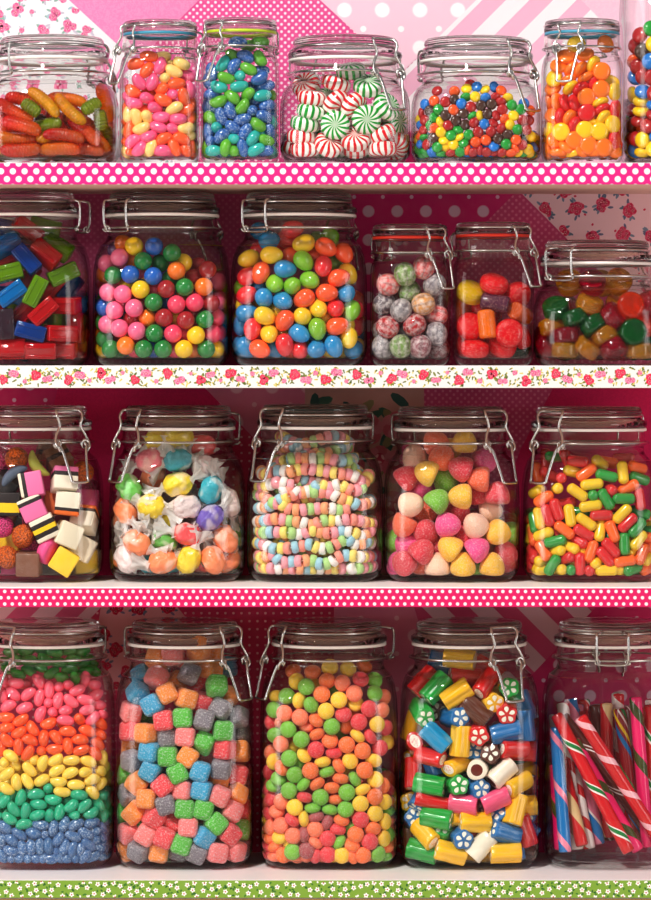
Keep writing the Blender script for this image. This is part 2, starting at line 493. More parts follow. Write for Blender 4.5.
def scatter(pts, step, rnd, stag=True):
    xs = [p[0] for p in pts]; zs = [p[1] for p in pts]; out = []; j = 0; z = min(zs)
    while z < max(zs) + step:
        x = min(xs) + (step / 2 if j % 2 and stag else 0)
        while x < max(xs) + step:
            out.append((x + rnd.uniform(-.2, .2) * step, z + rnd.uniform(-.2, .2) * step)); x += step
        z += step * .85; j += 1
    return out
def motif_white(pts):
    p = Print(); rnd = random.Random(3); reds = [ink(228, 100, 150), ink(240, 140, 178), ink(205, 60, 110), ink(250, 200, 215)]; lv = [ink(170, 195, 205), ink(200, 190, 205), ink(150, 180, 170)]
    for x, z in scatter(pts, .019, rnd):
        if rnd.random() < .55: p.spray(x, z, .0042, 3, .0058, reds, lv, rnd)
        else: p.spray(x, z, .0028, 1, .003, reds, lv, rnd)
    return p
def motif_sprays(pts):
    p = Print(); rnd = random.Random(5); reds = [ink(222, 50, 92), ink(236, 96, 132), ink(190, 24, 60), ink(250, 170, 185)]; lv = [ink(110, 128, 150), ink(135, 148, 170), ink(120, 120, 150)]
    for x, z in scatter(pts, .027, rnd):
        p.spray(x, z, .0043, 5, .0070, reds, lv, rnd)
    for x, z in scatter(pts, .017, rnd):
        if rnd.random() < .35: p.blob(x, z, .0013, .001, rnd.uniform(0, 3), reds[0], 0)
    return p
def motif_dusty(pts):
    p = Print(); rnd = random.Random(8); reds = [ink(190, 22, 58), ink(212, 48, 80), ink(150, 14, 44), ink(225, 120, 130)]; lv = [ink(110, 115, 140), ink(130, 110, 140)]
    for x, z in scatter(pts, .021, rnd): p.spray(x, z, .0042, 4, .006, reds, lv, rnd)
    return p
def motif_big(pts):
    p = Print(); rnd = random.Random(13); lv = [ink(70, 110, 92), ink(58, 92, 84), ink(150, 140, 100)]
    for x, z in scatter(pts, .046, rnd): p.spray(x, z, .0165, 2, .019, rnd.choice([[ink(214, 70, 96), ink(228, 112, 132), ink(190, 36, 70), ink(240, 160, 170)], [ink(226, 140, 150), ink(214, 110, 126), ink(200, 70, 96), ink(244, 190, 190)]]), lv, rnd)
    return p
MOTIF = {W_FLORAL: motif_white, W_ROSES: motif_sprays, W_FLPINK: motif_dusty, W_BIGFL: motif_big}
def build_wall():
    V, Fc, mats, mi = [], [], [], []
    for i, (m, poly) in enumerate(PATCHES):
        if m not in mats: mats.append(m)
        o = len(V)
        pts = [wall_pt(*p) for p in poly]
        ar = sum(pts[k][0] * pts[(k + 1) % len(pts)][1] - pts[(k + 1) % len(pts)][0] * pts[k][1] for k in range(len(pts)))
        if ar < 0: pts.reverse()
        V += [(x, -.00012 * (i + 1), z) for x, z in pts]
        Fc.append(tuple(range(o, len(V)))); mi.append(mats.index(m))
        if m in MOTIF: MOTIF[m](pts).emit(V, Fc, mats, mi, -.00012 * (i + 1), keep=lambda x, z, P=pts: inside(P, x, z))
    x0, x1 = wall_pt(-260, 0)[0], wall_pt(915, 0)[0]; zt, zb = wall_pt(0, -70)[1], wall_pt(0, 900)[1]
    o = len(V)                                   # the board behind the papers
    V += [(x0, .012, zb), (x1, .012, zb), (x1, .012, zt), (x0, .012, zt), (x0, 0, zb), (x1, 0, zb), (x1, 0, zt), (x0, 0, zt)]
    for f in [(3, 2, 1, 0), (4, 5, 6, 7), (0, 1, 5, 4), (1, 2, 6, 5), (2, 3, 7, 6), (3, 0, 4, 7)]:
        Fc.append(tuple(o + k for k in f)); mi.append(0)
    me = mesh('wall_back', V, Fc, mats, False, mi)
    tag(link('wall_back', me), kind='structure')
build_wall()
v, f = rbox(2.2, 1.9, .02, .002, 1)
M_FLOOR = Mat('pale_floor_boards'); M_FLOOR = M_FLOOR.pbr(M_FLOOR.mix(M_FLOOR.noise(M_FLOOR.obj(), 6, 3), lin(214, 196, 178), lin(236, 222, 206)), .5)
fl = link('floor', mesh('floor', v, f, M_FLOOR, False)); fl.location = (0, -1.88, -.98); tag(fl, kind='structure')

M_SHELF = Mat('white_shelf_paint'); M_SHELF = M_SHELF.pbr(lin(244, 238, 238), .45)
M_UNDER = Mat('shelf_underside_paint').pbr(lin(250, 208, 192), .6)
M_WOOD = Mat('plinth_wood')
M_WOOD = M_WOOD.pbr(M_WOOD.mix(M_WOOD.noise(M_WOOD.comb(*[M_WOOD.math('MULTIPLY', q, k) for q, k in zip(M_WOOD.sep(M_WOOD.obj()), (12.0, 80.0, 260.0))]), 1.0, 3), lin(150, 108, 55), lin(196, 152, 92)), .5)
UP = .00085
R_POLKA = paper_dots('ribbon_pink_polka', lin(226, 36, 134), lin(244, 240, 242), 11.75 * UP, 3.1 * UP, True, 15.6 * UP, .45, .4, .0)
R_FLORAL = paper_plain('ribbon_white_floral', lin(234, 231, 229), .5, 0)
R_SMALL = paper_dots('ribbon_pink_small_dots', lin(222, 26, 104), lin(244, 236, 240), 7.55 * UP, 1.75 * UP, True, 6.6 * UP * 1.9, .45, .4, .0)
R_GREEN = paper_plain('ribbon_green_daisies', lin(128, 166, 52), .55, .04)
XW = .5
def print_roses(h):
    p = Print(); rnd = random.Random(21); x = -XW + .004; k = 0
    reds = [[ink(226, 40, 78), ink(236, 80, 112), ink(190, 20, 55), ink(250, 160, 175)], [ink(238, 104, 150), ink(245, 150, 180), ink(215, 60, 115), ink(252, 205, 215)], [ink(222, 34, 66), ink(240, 90, 110), ink(180, 16, 48), ink(250, 150, 160)]]
    lv = [ink(128, 134, 62), ink(98, 112, 50), ink(226, 206, 112), ink(204, 190, 90)]
    while x < XW - .004:
        z = (.0030 if k % 2 else -.0026) + rnd.uniform(-.001, .001)
        big = k % 3 != 2
        if big: p.spray(x, z, .0035, 3 if k % 3 == 0 else 2, .0038, reds[k % 3], lv[:2], rnd)
        else: p.spray(x, z, .0024, 1, .002, reds[1], lv, rnd)
        for i in range(9):       # sprigs of small leaves and yellow buds
            a = x + rnd.uniform(-.007, .007); b = rnd.uniform(-.0078, .0078); c = rnd.uniform(0, 3)
            p.blob(a, b, .0013, .0006, c, rnd.choice(lv), 0, 6); p.blob(a + .0013 * math.cos(c), b + .0013 * math.sin(c), .0009, .0008, c, rnd.choice(lv), 0, 6)
        x += rnd.uniform(.0078, .0102); k += 1
    return p
def print_daisies(h):
    p = Print(); rnd = random.Random(22); w, e = ink(252, 246, 240), ink(190, 40, 72); lv = [ink(52, 104, 52), ink(70, 124, 50)]
    pts = []
    for _ in range(9000):
        x, z = rnd.uniform(-XW, XW), rnd.uniform(-.0072, .0072)
        if all((x - a) ** 2 + (z - b) ** 2 > .0056 ** 2 for a, b in pts[-400:]) and all((x - a) ** 2 + (z - b) ** 2 > .0056 ** 2 for a, b in pts): pts.append((x, z))
    for x, z in pts:
        p.daisy(x, z, .0022, rnd.uniform(0, 6), w, e)
        for _ in range(2):
            a = rnd.uniform(0, 6); p.blob(x + .0036 * math.cos(a), z + .0036 * math.sin(a), .0013, .0008, rnd.uniform(0, 3), rnd.choice(lv), 0, 6)
    return p
def shelf(z, zb, ribbon, rib_z0, rib_z1, zo, xo, label, rlabel, motif=None):
    v, f = rbox(XW, (FRONT - .001) / 2, (z - zb) / 2, .0012, 2)
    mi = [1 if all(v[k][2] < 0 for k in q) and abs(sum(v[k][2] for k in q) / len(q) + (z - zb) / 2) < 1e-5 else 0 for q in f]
    sh = link('display_shelf', mesh('display_shelf', v, f, [M_SHELF, M_UNDER], False, mi))
    sh.location = (0, -(FRONT - .001) / 2 - .0008 - .0035 * 0, (z + zb) / 2)
    tag(sh, label, 'shelf', 'white shelves of the sweet display')
    v, f = rbox(XW, .0006, (rib_z1 - rib_z0) / 2, .0003, 1)
    v = [(a, b, c + zo) for a, b, c in v]
    v, f = list(v), list(f); mats = [ribbon]; mi = [0] * len(f); h = (rib_z1 - rib_z0) / 2
    if motif: motif(h).emit(v, f, mats, mi, -.0006, keep=lambda x, z: abs(z) < h - .0002 and abs(x) < XW - .001)
    o = link('edge_ribbon', mesh('edge_ribbon', v, f, mats, False, mi), sh)
    o.location = (xo, -(FRONT - .001) / 2 - .0006, (rib_z0 + rib_z1) / 2 - (z + zb) / 2 - zo)
    o['label'] = rlabel
    return sh
zb = lambda py: shelf_z(py)
shelf(Z1, zb(184.0), R_POLKA, zb(184.5), zb(163.2), .0045, -.0012, 'white shelf edged with pink ribbon of large white polka dots', 'pink ribbon with large white polka dots')
shelf(Z2, zb(387.0), R_FLORAL, zb(388), zb(366.3), .0, 0, 'white shelf edged with white ribbon printed with red roses', 'white ribbon printed with small red roses', print_roses)
shelf(Z3, zb(606.5), R_SMALL, zb(607), zb(588.3), .0, 0, 'white shelf edged with pink ribbon of tiny white dots', 'pink ribbon with tiny white dots')
s4 = shelf(Z4, zb(899), R_GREEN, zb(897.8), zb(880.4), .0, 0, 'white shelf edged with green daisy ribbon under the tallest jars', 'green ribbon with small white daisies', print_daisies)
v, f = rbox(XW, .006, .02, .001, 2)
o = link('plinth', mesh('plinth', v, f, M_WOOD, False), s4); o.location = (0, -(FRONT - .001) / 2 + .004, zb(899.2) - .02 - (Z4 + zb(899)) / 2); o['label'] = 'brown wooden plinth'

# ------------------------------------------------------------------ jars
# key: (column of the axis, half width, row of the lid top, shelf height, depth of the axis, build, side the clasp faces in degrees)
JARS = {
    '1a': (52, 66.5, 38, Z1, -0.108, 'short', 132),
    '1b': (160, 39.5, 22, Z1, -0.136, 'small', -50),
    '1c': (240, 39, 20, Z1, -0.136, 'small', -40),
    '1d': (345, 65, 38, Z1, -0.112, 'short', 42),
    '1e': (476, 65, 39, Z1, -0.112, 'short', 44),
    '1f': (582, 40, 21, Z1, -0.136, 'small', -22),
    '1g': (690, 69, -85, Z1, -0.108, 'tall', -120),
    '2a': (22, 68.5, 193, Z2, -0.0665, 'big', -105),
    '2b': (162, 68, 193, Z2, -0.0665, 'big', 138),
    '2c': (299, 68, 193, Z2, -0.0665, 'big', 138),
    '2d': (410, 40, 225, Z2, -0.088, 'small', 39),
    '2e': (493, 40, 223, Z2, -0.088, 'small', 44),
    '2f': (597, 64.5, 241, Z2, -0.075, 'short', 140),
    '3a': (34, 68.5, 405, Z3, -0.0665, 'big', 40),
    '3b': (178, 67.5, 405, Z3, -0.0665, 'big', -50),
    '3c': (315, 68, 404, Z3, -0.0665, 'big', -46),
    '3d': (451, 67.5, 406, Z3, -0.0665, 'big', 46),
    '3e': (589, 67, 406, Z3, -0.0665, 'big', -44),
    '4a': (47, 68.5, 620, Z4, -0.0665, 'tall', -42),
    '4b': (185, 68.5, 620, Z4, -0.0665, 'tall', 52),
    '4c': (329, 68.5, 620, Z4, -0.0665, 'tall', -60),
    '4d': (469, 69, 620, Z4, -0.0665, 'tall', 33),
    '4e': (612, 69, 620, Z4, -0.0665, 'tall', 176),
}
JAR_LABEL = {
    '1a': 'squat clip-top glass jar of fruit gummies on the polka-dot-edged shelf',
    '1b': 'small square clip-top jar of orange and pink jelly beans',
    '1c': 'small square clip-top jar of blue and green jelly beans',
    '1d': 'squat clip-top glass jar of red and green striped peppermints',
    '1e': 'squat clip-top glass jar full of small multicoloured chocolate buttons',
    '1f': 'small square clip-top jar of orange, yellow and red lentils',
    '1g': 'tall jar of large chocolate buttons cut off by the photo edge',
    '2a': 'clip-top glass jar of translucent gummy bricks on the rose-edged shelf',
    '2b': 'clip-top glass jar of multicoloured gumballs on the rose-edged shelf',
    '2c': 'clip-top glass jar of bright jelly eggs beside the gumball jar',
    '2d': 'small square clip-top jar of dusty striped fruit balls',
    '2e': 'small square clip-top jar of red and orange hard candies',
    '2f': 'squat clip-top glass jar of clear amber and green boiled sweets',
    '3a': 'clip-top glass jar of licorice allsorts on the tiny-dot-edged shelf',
    '3b': 'clip-top glass jar of paper-wrapped taffy beside the allsorts jar',
    '3c': 'clip-top glass jar of pastel candy-bead necklaces',
    '3d': 'clip-top glass jar of large sugar-coated gumdrops',
    '3e': 'clip-top glass jar of glossy chewy capsules beside the gumdrop jar',
    '4a': 'tall clip-top glass jar of jelly beans layered in rainbow bands',
    '4b': 'tall clip-top glass jar of sugared sour cubes',
    '4c': 'tall clip-top glass jar of sour sugared lentils in citrus colours',
    '4d': 'tall clip-top glass jar of flower-patterned cut rock candy',
    '4e': 'tall clip-top glass jar of twisted candy sticks',
}
GASKET = {'1b': ('teal', 'teal rubber gasket'), '1c': ('lime', 'lime green rubber gasket'), '1f': ('blue', 'blue rubber gasket'), '2d': ('red', 'red rubber gasket'), '2e': ('red', 'red rubber gasket')}
def jar_geo(k):
    cx, hw, top, z, y, typ, ang = JARS[k]
    s = (DIST + y) / F_PX
    return dict(X=(cx - CX0) * s, Y=y, Z=z, s=s, H=(HOR - top) * s - z, W=hw * s, typ=typ, ang=math.radians(ang))
def body_profile(g):
    s, H, W, t = g['s'], g['H'], g['W'], g['typ']
    if t == 'small':
        n, c = 5.0, .0085
        P = [(H - 15 * s, W * .93, 2.2), (H - 16 * s, W * .95, 2.2), (H - 24 * s, W * .95, 2.2), (H - 26 * s, W * .965, 2.2), (H - 28 * s, W * .955, 2.2), (H - 30 * s, W * .90, 2.3),
             (H - 34 * s, W * .90, 2.5), (H - 38 * s, W * .95, 3.2), (H - 44 * s, W * .985, 4.2), (H - 52 * s, W, n)]
    else:
        typ_short = t == 'short'
        n, c, q = 4.2, .013, (.62 if t == 'short' else 1.0)
        R = (57 if typ_short else 58) * s
        P = [(H - 24 * s, R * .945, 2), (H - 25 * s, R * .955, 2), (H - 33 * s, R * .96, 2), (H - 35 * s, R * .99, 2), (H - 38 * s, R * .99, 2), (H - 40 * s, R * .945, 2), (H - 43 * s, R * .935, 2.05),
             (H - (44 + 4 * q) * s, R * .965, 2.3), (H - (44 + 10 * q) * s, W * .91, 2.8), (H - (44 + 20 * q) * s, W * .96, 3.4), (H - (44 + 34 * q) * s, W * .99, 3.9), (H - (44 + 52 * q) * s, W, n)]
    n_neck = 7 if t == 'small' else 8
    P.append((c * 1.6, W, n))
    for i in range(1, 7):
        a = i / 6 * PI / 2
        P.append((c * 1.25 * (1 - math.sin(a)), W - c * (1 - math.cos(a)) * .95, n - .6 * i / 6))
    return P, n_neck
WALL = .0018
def inner_w(g, z):
    P, _ = body_profile(g)
    Q = sorted((zz if zz > .010 else .006 + zz * .4, max(w - WALL, .004), n) for zz, w, n in P)
    for a, b in zip(Q, Q[1:]):
        if a[0] <= z <= b[0]:
            t = (z - a[0]) / max(1e-9, b[0] - a[0])
            return a[1] + (b[1] - a[1]) * t, a[2] + (b[2] - a[2]) * t
    return (Q[0][1], Q[0][2]) if z < Q[0][0] else (Q[-1][1], Q[-1][2])
def build_jar(k):
    g = jar_geo(k); s, H, W, typ = g['s'], g['H'], g['W'], g['typ']
    root = bpy.data.objects.new('clip_top_jar', None); C.objects.link(root)
    root.empty_display_size = .02
    root.location = (g['X'], g['Y'], g['Z'])
    tag(root, JAR_LABEL[k], 'jar', 'clip-top glass jars on the shelves')
    P, nn = body_profile(g)
    outer = [(w, z, n) for z, w, n in P]
    inner = [(max(w - WALL, .004), z if z > .010 else .006 + z * .4, n) for z, w, n in P]
    base_o = [(P[-1][1] * .8, .0012, P[-1][2]), (P[-1][1] * .4, .0016, 3.0), (.0005, .0016, 2.0)]
    base_i = [(.0005, .0052, 2.0), (P[-1][1] * .5, .0055, 3.0)]
    prof = outer + base_o + base_i + inner[::-1]
    seg = 72
    v, f = lathe(prof, seg, closed=True)
    v = [(a, b, c) for a, b, c in v]
    L = len(prof); mi = []
    for j in range(L):
        neck = j < nn or j >= L - nn - 1
        mi += [1 if neck else 0] * seg
    f = [q[::-1] for q in f]
    b = link('glass_body', mesh('glass_body', v, f, [M_GLASS, M_NECK], True, mi), root)
    # lid, gasket and wires
    if typ == 'small':
        R = W * .95
        lid = [(.0005, H - .4 * s), (R * .55, H - .3 * s), (R * .9, H), (R * .965, H - 1 * s), (R * .985, H - 3 * s), (R * .95, H - 5 * s), (R * .95, H - 6 * s), (R, H - 8 * s), (R, H - 11 * s), (R * .97, H - 12 * s), (R * .8, H - 12 * s), (R * .72, H - 9 * s), (.0005, H - 8 * s)]
        gk = [(R * .80, H - 12 * s), (R * .985, H - 12 * s), (R * .985, H - 15 * s), (R * .80, H - 15 * s)]
        bail_z, bail_r, wire_z, wire_r = H - 5.5 * s, R * .955, H - 28.5 * s, R * .995 + .0007
        gm, gl = GASKET[k]
    else:
        typ_short = typ == 'short'
        R = (57 if typ_short else 58) * s
        lid = [(.0005, H - 1.5 * s), (R * .5, H - 1.3 * s), (R * .80, H), (R * .87, H - .6 * s), (R * .905, H - 3 * s), (R * .915, H - 6 * s), (R * .895, H - 8.5 * s), (R * .875, H - 10.5 * s), (R * .89, H - 12.5 * s), (R * .95, H - 14 * s), (R * .995, H - 15.5 * s), (R * 1.005, H - 18 * s), (R * .995, H - 20.5 * s), (R * .97, H - 22 * s),
               (R * .84, H - 22 * s), (R * .76, H - 18 * s), (R * .55, H - 14 * s), (.0005, H - 13 * s)]
        gk = [(R * .84, H - 22 * s), (R * .985, H - 22 * s), (R * .992, H - 23.4 * s), (R * .985, H - 24.8 * s), (R * .962, H - 25.0 * s), (R * .84, H - 24 * s)]
        bail_z, bail_r, wire_z, wire_r = H - 10.5 * s, R * .885, H - 36.5 * s, R * .995 + .0007
        gm, gl = 'cream', 'cream rubber gasket'
    v, f = lathe([(r, z) for r, z in lid], 72); link('glass_lid', mesh('glass_lid', v, [q[::-1] for q in f], M_LID), root)
    v, f = lathe(gk, 72, closed=True); o = link('rubber_gasket', mesh('rubber_gasket', v, [q[::-1] for q in f], M_GASKET[gm], True), root); o['label'] = gl
    wr = .00095 if typ == 'small' else .00115
    ring = lambda r, z: [(r * math.cos(a * 2 * PI / 64), r * math.sin(a * 2 * PI / 64), z) for a in range(64)]
    v, f = tube(ring(bail_r + wr, bail_z), wr, 8, True); link('lid_wire', mesh('lid_wire', v, f, M_WIRE), root)
    v, f = tube(ring(wire_r + wr * .6, wire_z), wr, 8, True); link('neck_wire', mesh('neck_wire', v, f, M_WIRE), root)
    def at(ang, pts):
        er = Vector((math.sin(ang), -math.cos(ang), 0)); et = Vector((math.cos(ang), math.sin(ang), 0))
        return [er * (R + w * s) + et * (u * s) + Vector((0, 0, H - d * s)) for u, d, w in pts]
    m = .95 if typ == 'small' else 1.26; mh = .72 if typ == 'small' else 1.0
    zo = -8 if typ == 'small' else 0
    a = g['ang']
    # the clasp: a bowed wire loop over the lid with curled feet, and the lever hooked into it
    fr = [(-13 * m, 45 + zo, 9), (-15 * m, 41 + zo, 10), (-16 * m, 36 + zo, 7), (-13.5 * m, 28 + zo * .8, 4.5), (-10 * m, 20 + zo * .6, 3.5), (-12 * m, 11 + zo * .3, 3), (-11.5 * m, 5.5 + zo * .1, 0), (-8 * m, 4.5, -3),
          (8 * m, 4.5, -3), (11.5 * m, 5.5 + zo * .1, 0), (12 * m, 11 + zo * .3, 3), (10 * m, 20 + zo * .6, 3.5), (13.5 * m, 28 + zo * .8, 4.5), (16 * m, 36 + zo, 7), (15 * m, 41 + zo, 10), (13 * m, 45 + zo, 9)]
    v, f = tube(smooth_path(at(a, fr), 5), wr * 1.1, 8)
    fv, ff = v, f
    for sg in (-1, 1):       # curls round the neck wire
        cur = [(sg * (13 * m + 3.6 * math.cos(q)), 38 + zo + 3.8 * math.sin(q), 4 + 2.2 * q / 6) for q in [i * .7 for i in range(11)]]
        fv, ff = join((fv, ff), tube(smooth_path(at(a, cur), 3), wr, 8))
    cl = link('clasp', mesh('clasp', fv, ff, M_WIRE), root)
    ll = 33 if typ == 'small' else 36
    lv = [(-12 * m, 36 + zo, 5), (-13 * m, 40 + zo, 8), (-11 * m, 46 + zo, 11), (-8 * m, 39 + ll * .85 + zo, 18.5), (-6.8 * m, 39 + ll + zo, 20.5), (6.8 * m, 39 + ll + zo, 20.5), (8 * m, 39 + ll * .85 + zo, 18.5), (11 * m, 46 + zo, 11), (13 * m, 40 + zo, 8), (12 * m, 36 + zo, 5)]
    v, f = tube(smooth_path(at(a, lv), 5), wr * 1.15, 8); link('lever', mesh('lever', v, f, M_WIRE), cl)
    h = a + PI
    hd, hb = (10, 31) if typ == 'small' else (10, 38)
    hg = [(-10 * mh, hd - 2, -5), (-15 * mh, hd - 1, 3), (-15.5 * mh, hd + 2, 8), (-15.5 * mh, hb - 8, 8), (-15 * mh, hb - 2, 6), (-12 * mh, hb + 2, 3.5), (12 * mh, hb + 2, 3.5), (15 * mh, hb - 2, 6), (15.5 * mh, hb - 8, 8), (15.5 * mh, hd + 2, 8), (15 * mh, hd - 1, 3), (10 * mh, hd - 2, -5)]
    v, f = tube(smooth_path(at(h, hg), 5), wr, 8)
    for sg in (-1, 1):
        cur = [(sg * (15 + 2.2 * math.cos(q)) * mh, hb - 1 + 2.6 * math.sin(q), 5 + 2.4 * math.cos(q)) for q in [i * .7 for i in range(9)]]
        v, f = join((v, f), tube(smooth_path(at(h, cur), 3), wr * .9, 8))
    link('hinge', mesh('hinge', v, f, M_WIRE), root)
    return g
GEO = {k: build_jar(k) for k in JARS}

# ------------------------------------------------------------------ sweets: one mesh of each kind
mm = .001
def S(vf): return [(x * mm, y * mm, z * mm) for x, y, z in vf[0]], vf[1]
def bend(k): return lambda x, y, z: (x, y, z - k * x * x + k * 12)
def bean(L, W, k=.018): return sq(L / 2, W / 2 * .96, W / 2, 1, .92, 22, 14, lambda x, y, z: (x, y * (1 - .05 * x / L), z - k * (x * x - L * L / 12)))
def xr(vf): return [(z, x, y) for x, y, z in vf[0]], vf[1]         # z axis -> x axis
def capsule_m(L, W):
    r = W / 2; P = [(.05, -L / 2, 2)]
    for i in range(1, 7): a = i / 6 * PI / 2; P.append((r * math.sin(a), -L / 2 + r * .8 * (1 - math.cos(a)), 2))
    for i in range(5, 0, -1): a = i / 6 * PI / 2; P.append((r * math.sin(a), L / 2 - r * .8 * (1 - math.cos(a)), 2))
    P.insert(7, (r, L / 2 - r * .8, 2)); P.append((.05, L / 2, 2))
    return xr(lathe(P, 20))
def disc_m(d, t, e=.75, nu=28): return sq(d / 2, d / 2, t / 2, e, 1, nu, 14)
def puck_m(d, t, b, seg=32):
    r = d / 2; P = [(.05, -t / 2, 2), (r * .5, -t / 2, 2)]
    for i in range(0, 6): a = i / 5 * PI / 2; P.append((r - b + b * math.sin(a), -t / 2 + b * (1 - math.cos(a)), 2))
    for i in range(5, -1, -1): a = i / 5 * PI / 2; P.append((r - b + b * math.sin(a), t / 2 - b * (1 - math.cos(a)), 2))
    P += [(r * .5, t / 2, 2), (.05, t / 2, 2)]
    return lathe(P, seg)
def drop_m():
    P = [(.05, -9.2), (6, -9.4), (9.2, -9), (10.8, -7.6), (11.3, -5.2), (11, -2), (10, 1.5), (8.3, 5), (5.8, 8), (3, 9.8), (.05, 10.4)]
    return lathe([(r, z, 2) for r, z in P], 28)
def mint_m():
    v, f = disc_m(25.4, 12.6, .62, 52)
    out = []
    for x, y, z in v:
        r = math.hypot(x, y); a = math.atan2(y, x); k = 1 + .03 * math.cos(13 * a) * min(1, r / 10)
        out.append((x * k, y * k, z * (1 + .05 * min(1, r / 8))))
    return out, f
def worm_m(L, W, nr):
    V, Fc = [], []; n = 44; seg = 16
    for i in range(n + 1):
        t = -1 + 2 * i / n; x = t * L / 2
        r = W / 2 * max(0.02, (1 - abs(t) ** 5)) ** .5 * (1 + .08 * math.cos(nr * PI * t))
        for k in range(seg):
            a = 2 * PI * k / seg; V.append((x, r * math.cos(a), r * .85 * math.sin(a) - .006 * x * x + 1.2))
    for i in range(n):
        for k in range(seg): Fc.append((i * seg + k, i * seg + (k + 1) % seg, (i + 1) * seg + (k + 1) % seg, (i + 1) * seg + k))
    Fc.append(tuple(range(seg))[::-1]); Fc.append(tuple(range(n * seg, (n + 1) * seg)))
    return V, Fc
def rock_m(L, d, lobes, depth=.10, e=.9):
    r0 = d / 2; P = []; seg = 50; V, Fc = [], []
    st = [(-L / 2, .90), (-L / 2 + .25, .955), (-L / 2 + .9, 1.0)] + [(-L / 2 + 1 + (L - 2) * i / 6, 1 + .012 * math.sin(i * 2.1)) for i in range(1, 6)] + [(L / 2 - .9, 1.0), (L / 2 - .25, .955), (L / 2, .90)]
    for x, k in st:
        for i in range(seg):
            a = 2 * PI * i / seg
            rr = r0 * k * (1 - depth * (.5 - .5 * math.cos(lobes * a)) ** 1.6 if lobes else 1)
            V.append((x, rr * math.cos(a), rr * e * math.sin(a)))
    for j in range(len(st) - 1):
        for i in range(seg): Fc.append((j * seg + i, j * seg + (i + 1) % seg, (j + 1) * seg + (i + 1) % seg, (j + 1) * seg + i))
    o = len(V); V += [(-L / 2, 0, 0), (L / 2, 0, 0)]
    for i in range(seg):
        Fc.append((o, (i + 1) % seg, i)); b = (len(st) - 1) * seg; Fc.append((o + 1, b + i, b + (i + 1) % seg))
    return V, Fc
def brick_m():
    v, f = rbox(13.5, 7.5, 7, 1.6, 2)
    q = rbox(11.2, .9, 6.2, .7, 2); v1 = [(x, y - 7.4, z) for x, y, z in q[0]]
    a = rbox(11.6, .7, .8, .5, 2)
    return join((v, f), ([(x, y - 7.6, z + 3.6) for x, y, z in a[0]], a[1]), ([(x, y - 7.6, z - 3.6) for x, y, z in a[0]], a[1]), ([(x, y + 7.6, z + 3.6) for x, y, z in a[0]], a[1]), ([(x, y + 7.6, z - 3.6) for x, y, z in a[0]], a[1]))
def taffy_m(seed):
    rnd = random.Random(seed); ph = [rnd.uniform(0, 6) for _ in range(6)]
    def fn(x, y, z):
        x, y, z = x * .96, y * .91, z * .92
        a = math.atan2(z, y); t = x / 13.9
        k = 1 + .05 * math.sin(3 * a + ph[0]) + .04 * math.sin(7 * a + 5 * t + ph[1]) + .03 * math.sin(9 * t + 2 * a + ph[2])
        taper = 1 - .25 * max(0, abs(t) - .55) / .45
        return x * (1 + .04 * math.sin(5 * a + ph[3])), y * k * taper, z * k * taper
    return sq(13.5, 10.5, 10, .72, .75, 40, 22, fn)
def twist_m(seed):
    """a fan of twisted waxed paper that opens along +x"""
    rnd = random.Random(seed); V, Fc = [], []; seg = 34; n = 9
    ph = rnd.uniform(0, 6); fl = rnd.uniform(.26, .36)
    for i in range(n):
        t = i / (n - 1); x = 17 * t
        r = 5.2 - 3.4 * math.sin(min(1, t * 2.6) * PI / 2) + 12.0 * max(0, t - .22) ** 1.1
        for k in range(seg):
            a = 2 * PI * k / seg
            w = 1 + (.10 + .32 * t) * math.sin(6 * a + ph + 2.2 * t) + .12 * t * math.sin(13 * a + 2 * ph)
            V.append((x + 1.8 * t * math.sin(4 * a + ph), r * w * math.cos(a), (r * w * (1 - (1 - fl) * min(1, t * 2.5))) * math.sin(a) + 1.3 * t * math.sin(2.2 * r * math.cos(a) * .55 + ph)))
    for i in range(n - 1):
        for k in range(seg): Fc.append((i * seg + k, i * seg + (k + 1) % seg, (i + 1) * seg + (k + 1) % seg, (i + 1) * seg + k))
    return V, Fc
def mk(name, vf, mat, smooth=True): return mesh(name, *S(vf), mat, smooth)

